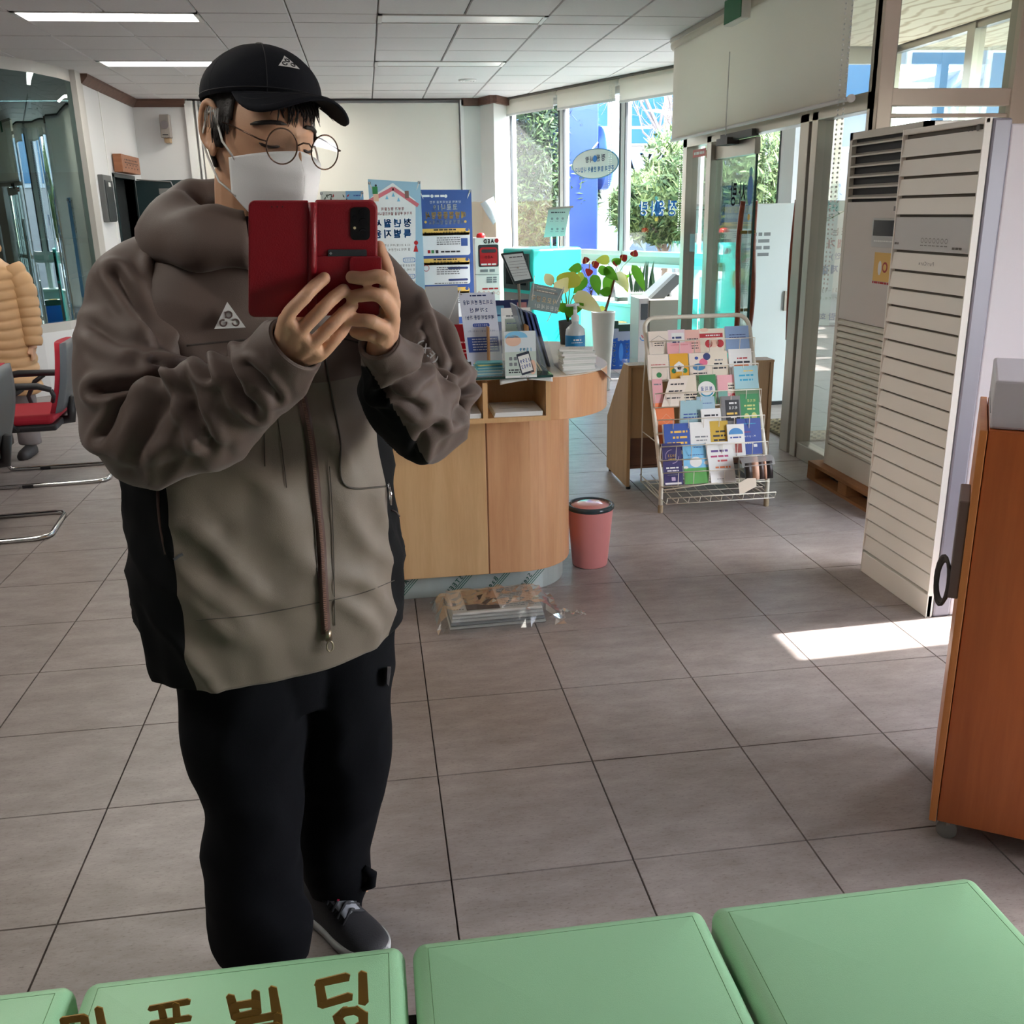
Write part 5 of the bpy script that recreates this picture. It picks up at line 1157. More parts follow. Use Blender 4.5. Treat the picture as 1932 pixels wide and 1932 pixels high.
for ch, (xa, xb, yt) in (('마', (104, 214, 1914)), ('포', (272, 362, 1898)), ('빌', (428, 540, 1878)), ('딩', (588, 706, 1856))):
    A = atY(xa, yt, .67)-o0; Bq = atY(xb, yt-6, .67)-o0; wdt = Bq.x-A.x; hgt = wdt*1.02; b = MB()
    for ks, st in enumerate(SYL[ch]):
        (a0, b0), (a1, b1) = st; q0 = V3(A.x+a0*wdt, 0, A.z-hgt+b0*hgt); q1 = V3(A.x+a1*wdt, 0, A.z-hgt+b1*hgt)
        d_ = (q1-q0).normalized(); nn = V3(-d_.z, 0, d_.x); w0, w1 = wdt*.075, wdt*.085
        pts = [q0-nn*w0*.9-d_*w0*.3, q0-nn*w0*.2-d_*w0*.9, q0+nn*w0-d_*w0*.2, q1+nn*w1, q1+nn*w1*.3+d_*w1*.8, q1-nn*w1+d_*w1*.3]
        b.prism([q+V3(0, -.0004*ks, 0) for q in pts], (0, .0012, 0))
    b.build('letter', GB, lt)
# ================================================================== FAR SIDE OF THE ROOM
class PxPanel:
    """flat upright thing facing the room (-Y); artwork is placed by photo pixels on its own plane"""
    def __init__(s, name, label, cat, x0, x1, yt, Y, z0, mat, th=.004, yt2=None, group=None, mark='panel'):
        A, B = atY(x0, yt, Y), atY(x1, yt if yt2 is None else yt2, Y); s.Y = Y
        s.t = thing(name, label, cat, ((A.x+B.x)/2, Y, 0), group=group); s.o = V3((A.x+B.x)/2, Y, 0)
        b = MB(); b.prism([(A.x-s.o.x, 0, z0), (B.x-s.o.x, 0, z0), (B.x-s.o.x, 0, B.z), (A.x-s.o.x, 0, A.z)], (0, th, 0)); s.panel = b.build(mark, mat, s.t)
        s.p = Print((0, 0, 0), (1, 0, 0), (0, 0, 1), (0, -1, 0), .0012); s.w = (B.x-A.x)/2; s.z0 = z0; s.zt = (A.z+B.z)/2
        s.k = 1/ppm(V3(s.o.x, Y, 1.4))
    def uv(s, x, y): q = atY(x, y, s.Y)-s.o; return q.x, q.z
    def text(s, st, x, y, hpx, mat, wpx=None, weight=.0, layer=1): s.p.layer(layer); s.p.text(st, *s.uv(x, y), hpx*s.k, mat, width=None if wpx is None else wpx*s.k, weight=weight); return s
    def rect(s, x0, y0, x1, y1, mat, layer=1, r=0):
        s.p.layer(layer); a, b = s.uv(x0, y1), s.uv(x1, y0)
        if r: s.p.rrect(a[0], a[1], b[0], b[1], r*s.k, mat)
        else: s.p.rect(a[0], a[1], b[0], b[1], mat)
        return s
    def poly(s, pts, mat, layer=1): s.p.layer(layer); s.p.poly([s.uv(*q) for q in pts], mat); return s
    def disc(s, x, y, r, mat, layer=1, ry=None): s.p.layer(layer); s.p.disc(*s.uv(x, y), r*s.k, mat, (ry or r)*s.k, n=16); return s
    def bars(s, x0, y, x1, hpx, mat, layer=1): s.p.layer(layer); a = s.uv(x0, y); c = s.uv(x1, y); s.p.bars(a[0], a[1], c[0], hpx*s.k, mat); return s
    def line(s, pts, wpx, mat, layer=1): s.p.layer(layer); s.p.line([s.uv(*q) for q in pts], wpx*s.k, mat); return s
    def done(s, name='print'): s.p.build(name, s.t); return s.t
def xstand(P, lab='stand'):
    b = MB(); w, zt = P.w, P.zt
    for s_ in (-1, 1): b.tube([(s_*w*.96, -.003, zt-.01), (-s_*w*.5, .10, .9*zt*.45), (-s_*w*.8, .02, P.z0+.02)], .006, 6)
    b.tube([(0, .10, zt*.42), (0, .45, .0)], .008, 6); b.build(lab, LFR, P.t)
    b = MB()
    for s_ in (-1, 1): b.box(s_*w*.95-.014, s_*w*.95+.014, -.006, .0, zt-.035, zt-.007)
    b.build('corner_clip', M('clip_grey', (110, 118, 124), .4), P.t)
PB = M('poster_blue', (150, 188, 212), .6); PBD = M('poster_deep', (30, 108, 180), .6); PWH = M('poster_white', (222, 228, 232), .6); ROOF = M('poster_roof', (206, 112, 126), .6)
P = PxPanel('standing_banner', 'pale blue housing-support banner with a pink roof drawing', 'banner', 694, 793, 338, 11.25, .05, PB, yt2=344, group='standing banners by the back wall')
P.poly([(700, 372), (741, 345), (784, 378), (784, 575), (700, 575)], PWH, 1)
P.line([(695, 381), (742, 355)], 7, ROOF, 2).line([(741, 355), (789, 388)], 7, ROOF, 2).rect(764, 360, 771, 374, M('poster_brown', (130, 100, 96), .6), 3)
P.rect(703, 352, 712, 366, GREENP, 3).rect(705, 366, 714, 380, SKINP, 3).disc(709, 350, 2, INK, 3)
for x, y in ((730, 372), (742, 367), (752, 376)): P.poly([(x-3, y+4), (x+3, y+4), (x, y-4)], SKYB, 3)
P.text('정부가 청년들의', 741, 394, 6, ROOF, 42, .02, 3).text('주거비 부담을 덜어드립니다', 744, 403, 6, ROOF, 66, .02, 3)
P.text('청년월세', 741, 421, 16, PBD, 70, .05, 3).text('특별지원', 741, 441, 16, PBD, 70, .05, 3)
P.text('22.8.22(월)부터 신청 가능', 744, 463, 5, INK, 60, .01, 3).text('월 최대 20만원씩 12개월', 744, 471, 5, INK, 60, .01, 3)
P.disc(785, 458, 4, RED, 3).poly([(780, 475), (789, 475), (786, 463), (783, 463)], RED, 3)
for y, h1, a, c_ in ((491, '지원대상', '부모님과 떨어져 거주하는', '만 19세~34세 무주택 청년'), (522, '지원금액', '12개월 분 월세', None), (546, '신청기간', '2022년 8월', None)):
    P.rect(761, y-5, 783, y+4, PBD, 3, r=2).rect(762, y-4, 782, y+3, PWH, 4, r=2).text(h1, 772, y-.5, 5, PBD, 17, .01, 5)
    P.text(a, 757, y+10, 5, INK, 52, .01, 3)
    if c_: P.text(c_, 757, y+18, 5, INK, 52, .01, 3)
P.done(); xstand(P)
BB = M('banner_blue', (52, 84, 150), .6); BY = M('banner_yellow', (224, 186, 96), .6)
P = PxPanel('standing_banner', 'royal blue vaccination-certificate banner with white and yellow cards', 'banner', 790, 889, 358, 11.40, .05, BB, group='standing banners by the back wall')
P.bars(796, 370, 812, 4, PWH).bars(820, 370, 838, 4, PWH).disc(841, 370, 3, PWH).disc(815, 370, 3, PWH).text('단계적 일상회복을 위한', 840, 381, 4.5, PWH, 58, .0, 2)
P.text('코로나19', 840, 391, 12, PWH, 45, .04, 2).text('예방접종증명서', 841, 406, 13, BY, 75, .04, 2).text('이렇게 발급 받으세요', 842, 419, 8, PWH, 66, .03, 2).disc(803, 419, 2.4, BY, 2).disc(878, 418, 2.4, BY, 2)
for y0, y1, ttl, sub in ((430, 483, '전자 예방접종증명서(COOV)앱', 1), (486, 538, '종이 예방접종증명서', 0), (541, 600, '예방접종스티커', 0)):
    P.rect(795, y0, 886, y1, PWH, 1, r=5).rect(795, y0, 886, y0+15, BY, 2, r=5).rect(795, y0+8, 886, y0+15, BY, 2).bars(818, y0+4, 862, 2.5, INK, 3).text(ttl, 840, y0+10, 6, INK, 78 if sub else 56, .03, 3).disc(881, y0+3, 3.2, BB, 3)
    for k in range(4): P.bars(824, y0+19+k*4, 868, 2, INKG, 3)
    if sub: P.rect(870, y0+19, 882, y0+34, BB, 3).rect(807, y0+42, 812, y0+48, RED, 3).rect(814, y0+42, 819, y0+48, GREENP, 3).rect(822, y0+42, 827, y0+48, INK, 3).bars(832, y0+45, 868, 3, INK, 3)
    elif y0 == 486:
        P.rect(845, y0+17, 883, y0+22, NAVYD, 3, r=2).rect(846, y0+39, 883, y0+44, NAVYD, 3, r=2).bars(820, y0+49, 882, 2, INKG, 3); P.p.layer(4); P.p.ring(*P.uv(804, y0+20), 6*P.k, 1*P.k, RED)
P.done(); xstand(P)
P = PxPanel('standing_banner', 'leaf-patterned white banner with a blue edge beside the phone', 'banner', 604, 685, 361, 11.75, .05, M('banner_leaf', (206, 212, 206), .6), group='standing banners by the back wall')
P.rect(665, 360, 685, 560, M('leaf_blue', (120, 170, 206), .6), 1); rng = random.Random(2)
LFP = M('leaf_print', (66, 78, 66), .6)
for k in range(60):
    x, y = rng.uniform(606, 662), rng.uniform(364, 430); a = rng.uniform(0, 3.1); P.poly([(x, y), (x+5*math.cos(a)-1.4*math.sin(a), y+5*math.sin(a)+1.4*math.cos(a)), (x+8*math.cos(a), y+8*math.sin(a)), (x+5*math.cos(a)+1.4*math.sin(a), y+5*math.sin(a)-1.4*math.cos(a))], LFP if k % 7 else RED, 2)
P.bars(667, 369, 680, 2, NAVY, 2); P.done(); xstand(P)
# maroon magazine shelf
MAR = M('maroon', (96, 34, 44), .5)
t = thing('magazine_shelf', 'maroon display shelf standing behind the counter under the banners', 'shelf', (.22, 8.2, 0))
x0 = atY(690, 575, 8.2).x-.22; x1 = atY(815, 575, 8.2).x-.22; zt = atY(750, 575, 8.2).z
MB().box(x0, x1, .12, .14, 0, zt).build('back_panel', MAR, t)
for k in range(4): MB().box(x0, x1, 0, .12, zt-.10-k*.17, zt-.02-k*.17).build('shelf_lip', MAR, t, bev=.004)
for x in (x0, x1-.02): MB().box(x, x+.02, 0, .12, 0, zt).build('side_panel', MAR, t)
for k in range(2): MB().box(x1-.14, x1-.05, -.004, 0, zt-.08-k*.17, zt-.05-k*.17).build('tag_card', PAPER, t)
# AED cabinet
P = PxPanel('defibrillator_cabinet', 'white defibrillator cabinet with red device behind a window', 'cabinet', 896, 941, 449, 10.9, .0, M('aed_white', (224, 224, 220), .45), th=.22, mark='housing')
P.text('AED', 922, 455, 8, M('aed_black', (30, 30, 32), .5), 20, .05, 2).disc(937, 454, 4, RED, 2).rect(903, 461, 940, 504, M('aed_window', (60, 58, 60), .2), 2, r=3).rect(906, 466, 938, 502, M('aed_red', (176, 26, 34), .3), 3, r=5).rect(908, 470, 936, 477, M('aed_grip', (50, 46, 50), .4), 4, r=3).text('AED', 922, 485, 5, M('aed_dark', (110, 14, 20), .4), 16, .04, 4)
P.bars(908, 499, 936, 3, PAPER, 4).bars(906, 511, 934, 5, INKG, 2).line([(896, 518), (941, 518)], 1, INKG, 2)
for k in range(3): P.bars(918, 524+k*4, 937, 3, INKG, 2)
P.bars(910, 545, 940, 3, RED, 2)
for k in range(5): P.p.layer(2); P.p.ring(*P.uv(904+k*9, 553), 4*P.k, .8*P.k, M('aed_orange', (206, 120, 100), .5), n=4)
P.done(); b = MB(); b.lathe([(.05, 0), (.05, .02), (.04, .045), (0, .055)], 18, (P.uv(909, 449)[0], .1, P.zt)); b.build('beacon', M('beacon_red', (200, 30, 34), .2), P.t, smooth=True)
# curled paper pinned to the pier
A, B, C_, D = [atY(x, y, 12.1) for x, y in ((906, 384), (931, 371), (939, 412), (929, 424))]
b = MB(); b.sheet([[A.lerp(B, i/6)+V3(0, -.03*math.sin(i/6*3), 0) for i in range(7)], [((A+D)/2).lerp((B+C_)/2, i/6)+V3(0, -.06*math.sin(i/6*3), 0) for i in range(7)], [D.lerp(C_, i/6)+V3(0, -.08, 0) for i in range(7)]])
o = b.build('pinned_paper', M('paper_cool', (206, 216, 218), .7), smooth=True, thick=.001); tag(o, 'curled paper notice pinned on the beige corner pier', 'paper')
# ---- turquoise certificate machine in line with the windows
TQ = M('turquoise', (40, 196, 188), .35)
C0 = atY(1003, 470, 9.6); fdir = -WD; sdir = -WN
t = thing('certificate_machine', 'turquoise certificate kiosk with dark front recess beside the windows', 'machine', (C0.x, C0.y, 0)); zt = C0.z
b = MB(); b.obox((0, 0, 0), sdir*.62, fdir*.55, V3(0, 0, zt)); b.build('housing', TQ, t, bev=.03, bseg=4)
b = MB(); b.obox(fdir*.05+WN*.012+V3(0, 0, .0), fdir*.45, WN*-.02, V3(0, 0, zt*.63)); b.build('lower_front', M('kiosk_grey', (112, 118, 118), .5), t)
b = MB(); b.obox(fdir*.04+WN*.014+V3(0, 0, zt*.66), fdir*.46, WN*-.02, V3(0, 0, zt*.30)); b.build('screen_recess', M('recess_dark', (44, 62, 62), .35), t)
b = MB(); b.obox(fdir*.09+WN*.02+V3(0, 0, zt*.70), fdir*.36, WN*-.01, V3(0, 0, zt*.22)); b.build('screen', M('screen_black', (20, 26, 28), .1), t)
b = MB(); b.obox(fdir*.12+WN*.016+V3(0, 0, zt*.45), fdir*.25, WN*-.006, V3(0, 0, zt*.12)); b.build('notice', PAPER, t)
# small menu stand on the kiosk
A, B, C_, D = [atY(x, y, 9.95) for x, y in ((1035, 396), (1076, 392), (1066, 445), (1026, 448))]; base = V3((C0+sdir*.3+fdir*.3).x, 9.95, zt)
t = thing('menu_stand', 'translucent pictogram notice on a stand above the turquoise kiosk', 'sign', base)
b = MB(); b.prism([q-base for q in (A, B, C_, D)], (0, .006, 0)); b.build('sheet', M('menu_sheet', (158, 178, 172), .4), t)
b = MB(); b.obox(A-base+V3(-.02, -.01, 0), (B-A)+V3(.05, 0, 0), (0, .03, 0), V3(0, 0, .02)); b.build('head_bar', STEEL, t)
b = MB()
for f_ in (.35, .65): q = D.lerp(C_, f_)-base; b.tube([q, (q.x, 0.0, 0)], .012, 8)
b.build('leg', LFR, t)
p = Print((0, 0, 0), (1, 0, 0), (0, 0, 1), (0, -1, 0)); ce = (A+B+C_+D)/4-base
for i in range(3):
    for j in range(2): p.disc(ce.x-.05+i*.055, ce.z-.06+j*.1, .012, INKG); p.bars(ce.x-.07+i*.055, ce.z-.085+j*.1, ce.x-.04+i*.055, .006, INKG)
p.bars(ce.x-.06, ce.z+.10, ce.x+.09, .01, INK); p.build('print', t)
# ---- window ledge and plants
lg = thing('window_ledge', 'low white ledge cabinet under the slanted windows', 'ledge', wp(2.0, 0, .02)); o0 = V3(*lg.location)
b = MB(); b.obox(wp(1.2, 0, .04)-o0, WD*2.2, WN*.34, V3(0, 0, .56)); b.build('body', M('ledge_white', (206, 214, 208), .6), lg)
b = MB(); b.obox(wp(1.18, .56, .035)-o0, WD*2.24, WN*.38, V3(0, 0, .03)); b.build('top', M('ledge_top', (196, 214, 200), .4), lg, bev=.004)
POTW = M('pot_white', (226, 226, 220), .3); SOIL = M('soil', (74, 58, 44), .9); REDF = M('spathe_red', (206, 48, 52), .3, coat=.3); SPA = M('spadix', (236, 196, 110), .5); BRN = M('bark_brown', (108, 60, 36), .8)
q0 = atY(1138, 588, 8.25)
t = thing('anthurium_plant', 'red-flowered anthurium in a tall white floor vase', 'plant', (q0.x, 8.25, 0)); zr = q0.z; o0 = V3(q0.x, 8.25, 0)
MB().lathe([(.06, 0), (.065, .004), (.078, zr*.4), (.105, zr-.01), (.108, zr), (.098, zr), (.092, zr-.02), (0, zr-.025)], 28).build('vase', POTW, t, smooth=True)
def gp(x, y, dy=0): return atY(x, y, 8.25+dy)-o0
b = MB()
b.tube([gp(1122, 587), gp(1113, 565), gp(1116, 548)], [.012, .010, .007], 7); b.tube([gp(1142, 587), gp(1150, 560), gp(1157, 535), gp(1160, 525)], [.013, .011, .010, .007], 7)
for k in range(14):
    s0 = gp(1116+random.uniform(-4, 4), 553+random.uniform(-6, 6)); b.tube([s0, s0+V3(random.uniform(-.03, .03), random.uniform(-.03, .03), random.uniform(.0, .05))], .002, 4)
b.build('woody_stem', BRN, t, smooth=True)
b = MB()
for (x, y) in ((1098, 503), (1112, 495), (1088, 520), (1118, 522), (1104, 540), (1133, 515), (1150, 505), (1165, 495), (1140, 485), (1172, 492), (1192, 486), (1150, 545)):
    b.tube([gp(1116 if x < 1125 else 1159, 545 if x < 1125 else 528), (gp(1116, 545)+gp(x, y))/2 if x < 1125 else (gp(1159, 528)+gp(x, y))/2+V3(0, 0, .02), gp(x, y)], .0025, 5)
b.build('petiole', STEM, t, smooth=True)
for (x, y, dx, dz, L, wd, m_) in ((1098, 508, -.9, .35, .14, .045, LEAFG), (1100, 515, -.6, -.5, .10, .035, LEAFL), (1108, 525, -.9, -.45, .16, .05, LEAFG), (1118, 518, .3, -.8, .14, .05, LEAFG), (1128, 512, .7, .2, .12, .045, LEAFG), (1138, 508, .8, -.3, .14, .05, LEAFG), (1150, 495, -.8, .5, .17, .045, LEAFL), (1158, 500, .3, .7, .12, .04, LEAFG),
                                  (1152, 520, -.3, -.6, .13, .05, LEAFG), (1160, 515, .6, -.5, .15, .05, LEAFC), (1152, 555, -.7, .5, .14, .045, LEAFG), (1134, 587, .2, .9, .07, .03, LEAFL), (1192, 500, .5, -.7, .20, .045, LEAFG), (1170, 515, .4, -.8, .14, .04, LEAFL)):
    b = MB(); leaf(b, gp(x, y, random.uniform(-.05, .05)), (dx, random.uniform(-.4, .1), dz), L, wd, up=V3(0, -1, .3)); b.build('leaf', m_, t, smooth=True)
for (x, y, dx, dz) in ((1106, 497, -.3, .8), (1118, 503, .6, .5), (1112, 507, -.2, -.5), (1166, 497, -.6, .2), (1172, 491, .5, .6), (1194, 484, .2, .7)):
    b = MB(); leaf(b, gp(x, y), (dx, -.4, dz), .075, .035, up=V3(0, -1, .3), droop=.1, fold=.3); f_ = b.build('flower', REDF, t, smooth=True)
    b = MB(); q = gp(x, y, -.02); b.tube([q, q+V3(dx*.02, -.01, .045)], [.005, .003], 6); b.build('spadix', SPA, f_, smooth=True)
q0 = wp(2.45, .59, .22); q1 = atY(1174, 545, q0.y); q0 = V3(q1.x, q0.y, .59)
t = thing('potted_orchid', 'pale green leafy plant in a white square pot on the window ledge', 'plant', q0)
b = MB(); b.loft([[(s_*a, r_*a, z) for s_, r_ in ((-1, -1), (1, -1), (1, 1), (-1, 1))] for a, z in ((.055, .035), (.078, .19), (.07, .19), (.065, .175))]); b.build('pot', POTW, t, bev=.006)
MB().box(-.07, .07, -.07, .07, 0, .035).build('saucer', M('saucer_dark', (48, 54, 50), .5), t, bev=.006)
for k in range(9):
    a = k*2.4; b = MB(); leaf(b, (0, 0, .18), (math.cos(a)*.7, math.sin(a)*.7, .9), .20+.03*(k % 3), .04, droop=.4); b.build('leaf', (LEAFC, LEAFL, LEAFG)[k % 3], t, smooth=True)
q0 = wp(2.9, .59, .22); q1 = atY(1212, 548, q0.y); q0 = V3(q1.x, q0.y, .59)
t = thing('snake_plant', 'upright dark snake plant in a white trough on the window ledge', 'plant', q0)
b = MB(); b.box(-.14, .16, -.06, .06, 0, .12); b.build('trough', POTW, t, bev=.008)
for k in range(12):
    x = -.11+.022*k; b = MB(); leaf(b, (x, 0, .11), (random.uniform(-.2, .2), random.uniform(-.2, .2), 1), random.uniform(.2, .36), .016, droop=-.0, up=V3(0, -1, 0)); b.build('leaf', M('leaf_dark', (38, 74, 42), .35), t, smooth=True)
b = MB(); leaf(b, (.14, 0, .24), (.5, -.3, .1), .12, .035, up=V3(0, 0, 1)); b.build('flower', M('coral', (236, 120, 90), .4), t, smooth=True); b = MB(); b.tube([(.06, 0, .11), (.14, 0, .24)], .003, 5); b.build('stem', STEM, t)
# ---- two recycling boxes
RB = M('recycle_blue', (30, 92, 190), .35, var=.15, vscale=6); RGN = M('recycle_green', (30, 62, 54), .5); RBG = film_mat('bin_bag', (206, 218, 232), .55, .3)
for k, (xa, xb) in enumerate(((1141, 1166), (1166, 1190))):
    Y = 9.35; A, B = atY(xa, 640, Y), atY(xb, 640, Y); w = (B.x-A.x)/2; zt = atY(xa, 606+6*k, Y).z
    t = thing('recycling_box', ('blue recycling box with dark green lid beside the white vase', 'blue recycling box with dark green lid against the grey desk')[k], 'recycling box', ((A.x+B.x)/2, Y, 0), group='blue recycling boxes')
    b = MB(); b.box(-w, w, 0, .30, 0, zt*.84); b.build('box', RB, t, bev=.003)
    MB().box(-w-.003, w+.003, -.004, .304, zt*.84, zt).build('lid', RGN, t, bev=.004); b = MB(); b.lathe([(.05, 0), (.06, .004), (.05, .006), (0, .003)], 18, (0, .15, zt)); b.build('opening_ring', M('ring_yellow', (220, 176, 50), .4), t)
    g = [[(-w*1.06+2.12*w*i/10, -.006-.006*abs(noise.noise(V3(i, j, k))), zt*.84-zt*.2*j/2+.01*noise.noise(V3(i*.7, j, 3+k))*j) for i in range(11)] for j in range(3)]
    b = MB(); b.sheet(g); b.build('bag_rim', RBG, t, smooth=True)
    p = Print((0, -.001, 0), (1, 0, 0), (0, 0, 1), (0, -1, 0)); p.text('LOCACI', w*.45, zt*.32, w*.42, PAPER, width=zt*.5, rot=math.radians(-90), weight=.02); p.bars(-w*.7, zt*.08, 0, .012, SKYB).disc(-w*.5, zt*.38, w*.35, M('recycle_light', (70, 140, 230), .4), zt*.2); p.build('print', t)
# ---- grey kiosk desk with sloping screen
Y = 8.85; A, B = atY(1206, 600, Y), atY(1316, 600, Y); zt = atY(1250, 566, Y).z; w = (B.x-A.x)/2
t = thing('kiosk_desk', 'grey kiosk desk with a raised sloping screen behind the rack', 'kiosk', ((A.x+B.x)/2, Y, 0)); KG = M('kiosk_beige', (128, 124, 112), .5)
MB().box(-w+.10, w, 0, .34, 0, zt).build('body', KG, t, bev=.004); MB().box(-w, -w+.10, .02, .32, 0, zt+.02).build('side_cabinet', M('kiosk_light', (176, 170, 170), .5), t, bev=.004)
MB().box(-w+.02, -w+.085, .015, .02, zt-.18, zt-.03).build('slot', M('slot_dark', (60, 62, 66), .3), t)
q = [atY(x, y, Y+.15)-V3((A.x+B.x)/2, Y, 0) for x, y in ((1206, 578), (1272, 516), (1294, 523), (1233, 583))]
b = MB(); b.prism(q, (0, .22, 0)); b.build('screen', M('screen_grey', (84, 86, 88), .4), t, bev=.004)
b = MB(); b.prism([q[0]+V3(-.01, -.004, .0), q[1]+V3(-.012, -.004, .0), q[1]+V3(.03, -.004, 0), q[0]+V3(.035, -.004, 0)], (0, .23, 0)); b.build('screen_face', M('screen_pale', (160, 166, 170), .3), t)
p = Print((0, .02, 0), (1, 0, 0), (0, 0, 1), (0, -1, 0)); p.ring(-w+.05, zt*.52, .035, .008, PBD, 180, 340).ring(-w+.06, zt*.55, .03, .008, RED, 180, 330); p.build('emblem', t)
# ---- lobby things
t = thing('white_cabinet', 'tall white double cabinet in the glass entrance lobby', 'cabinet', (3.20, 7.25, 0)); zt = atY(1450, 384, 7.25).z
MB().box(-.33, .05, 0, .5, .03, zt).build('door', M('cab_white', (208, 216, 218), .4), t, bev=.008); MB().box(.06, .42, 0, .5, .03, zt).build('door', M('cab_white2', (226, 226, 230), .35), t, bev=.008)
MB().box(-.33, .42, 0.01, .5, 0, .03).build('plinth', BLACK, t); MB().box(.0, .03, -.02, 0, .75, .9).build('handle', STEEL, t)
p = Print((0, 0, 0), (1, 0, 0), (0, 0, 1), (0, -1, 0)); 
for k in range(4): p.bars(-.28, 1.18+k*.05, -.14, .025, INKG)
p.build('print', t)
mt = thing('door_mat', 'ribbed beige door mat on the lobby floor', 'mat', (3.12, 6.35, .001)); MB().box(-.36, .36, -.36, .36, 0, .01).build('base', M('mat_base', (96, 88, 70), .9), mt)
b = MB()
for i in range(12):
    for j in range(24): b.box(-.34+i*.058+(.015 if j % 2 else 0), -.34+i*.058+.035+(.015 if j % 2 else 0), -.34+j*.0285, -.34+j*.0285+.016, .01, .014)
o = b.build('ribs', M('mat_rib', (178, 166, 138), .9), mt); o['kind'] = 'stuff'
P = PxPanel('standing_banner', 'white notice banner with red and blue lettering in the entrance lobby', 'banner', 1538, 1640, 378, 6.1, .05, M('banner_white2', (214, 228, 230), .6))
TQP = M('wave_teal', (110, 190, 190), .6)
P.poly([(1538, 379), (1640, 379), (1640, 395), (1546, 400)], TQP, 1).disc(1546, 392, 9, NAVY, 2).line([(1538, 428), (1640, 372)], 2, GREENP, 2)
P.text('또는', 1585, 437, 14, INK, None, .03, 2).text('공개가격', 1578, 460, 17, RED, 74, .04, 2).text('(안)', 1580, 484, 15, PBD, None, .03, 2).text('이의제출', 1582, 508, 17, PBD, 70, .04, 2).text('02-520-4331~4333', 1585, 547, 8, INK, 100, .01, 2).text('realtyprice.kr', 1580, 562, 7, GREENP, 90, .0, 2).text('열람회', 1570, 597, 14, PBD, 55, .03, 2).line([(1545, 615), (1600, 615)], 1.5, INK, 2)
P.done(); xstand(P)
sp = Print((DX-.003, 0, 0), (0, -1, 0), (0, 0, 1), (-1, 0, 0), .001)
# signs fixed on the entrance glass
def on_x(x, y, X=DX-.004): q = atX(x, y, X); return -q.y, q.z
a, c_ = on_x(1307, 298), on_x(1332, 279); sp.rect(a[0], a[1], c_[0], c_[1], M('sticker_red2', (176, 60, 48), .5)); sp.layer(2).bars(a[0]+.03, (a[1]+c_[1])/2, c_[0]-.02, .02, PAPER)
a = on_x(1306, 458); sp.layer(1).rect(a[0]-.06, a[1]-.07, a[0]+.06, a[1]+.07, M('sticker_teal', (40, 120, 140), .5)); o = sp.build('door_sticker'); tag(o, 'small red and teal stickers on the steel door frame', 'sticker')
sp = Print((DX+.04, 0, 0), (0, -1, 0), (0, 0, 1), (-1, 0, 0), .001)
a = on_x(1402, 365, DX+.04); sp.text('사랑', a[0]-.10, a[1], .17, M('logo_ink', (44, 50, 90), .5), width=.30, weight=.02); sp.disc(a[0]+.13, a[1]+.02, .05, PBD, .10).disc(a[0]+.13, a[1]+.14, .03, M('logo_teal', (30, 140, 150), .5)).disc(a[0]+.13, a[1]-.16, .022, YEL); o = sp.build('glass_lettering', d1)
# oval sticker and logo lettering on the slanted windows
def on_w(x, y, n=.006):
    d = ray(x, y); q = CO+d*((WA+WN*n-CO).dot(WN)/d.dot(WN)); return (q-WA).dot(WD), q.z
ov = Print(WA, WD, (0, 0, 1), WN, .002); a = on_w(1122, 309); r1 = on_w(1168, 309)[0]-a[0]; r2 = a[1]-on_w(1122, 338)[1]
ov.layer(3).disc(*a, r1, M('oval_rim', (90, 140, 170), .5), r2, n=40); ov.layer(4).disc(*a, r1*.95, M('oval_grey', (196, 202, 200), .5), r2*.93, n=40)
ov.layer(5).text('사랑', a[0]-r1*.22, a[1]+r2*.30, r2*.42, M('logo_ink', (44, 50, 90), .5), weight=.02).disc(a[0]+r1*.02, a[1]+r2*.32, r1*.09, PBD, r2*.22).text('정원', a[0]+r1*.27, a[1]+r2*.36, r2*.46, M('logo_ink', (44, 50, 90), .5), weight=.02).text('주민과 함께 만들어 나갑니다', a[0]-r1*.02, a[1]-r2*.35, r2*.36, PBD, width=r1*1.65, weight=.02)
o = ov.build('oval_sticker'); tag(o, 'grey oval sticker with blue lettering on the middle window pane', 'sticker')
ov = Print(WA, WD, (0, 0, 1), WN, .002); a = on_w(1240, 393); k = 1/ppm(wp(3, 1.5))
LW = M('logo_white', (240, 244, 246), .5)
for ly, mt_, wt in ((3, LW, .05), (4, PBD, .02)): ov.layer(ly).text('사랑', a[0]-.13, a[1], .15, mt_, weight=wt).text('정원', a[0]+.14, a[1], .16, mt_, weight=wt).disc(a[0]+.005, a[1]+.0, .045 if ly == 4 else .055, mt_, .07 if ly == 4 else .08)
ov.layer(4).disc(a[0]-.02, a[1]+.10, .02, TQP).disc(a[0]-.015, a[1]-.11, .02, YEL); o = ov.build('window_lettering'); tag(o, 'blue logo lettering with white outline on the last window pane', 'lettering')
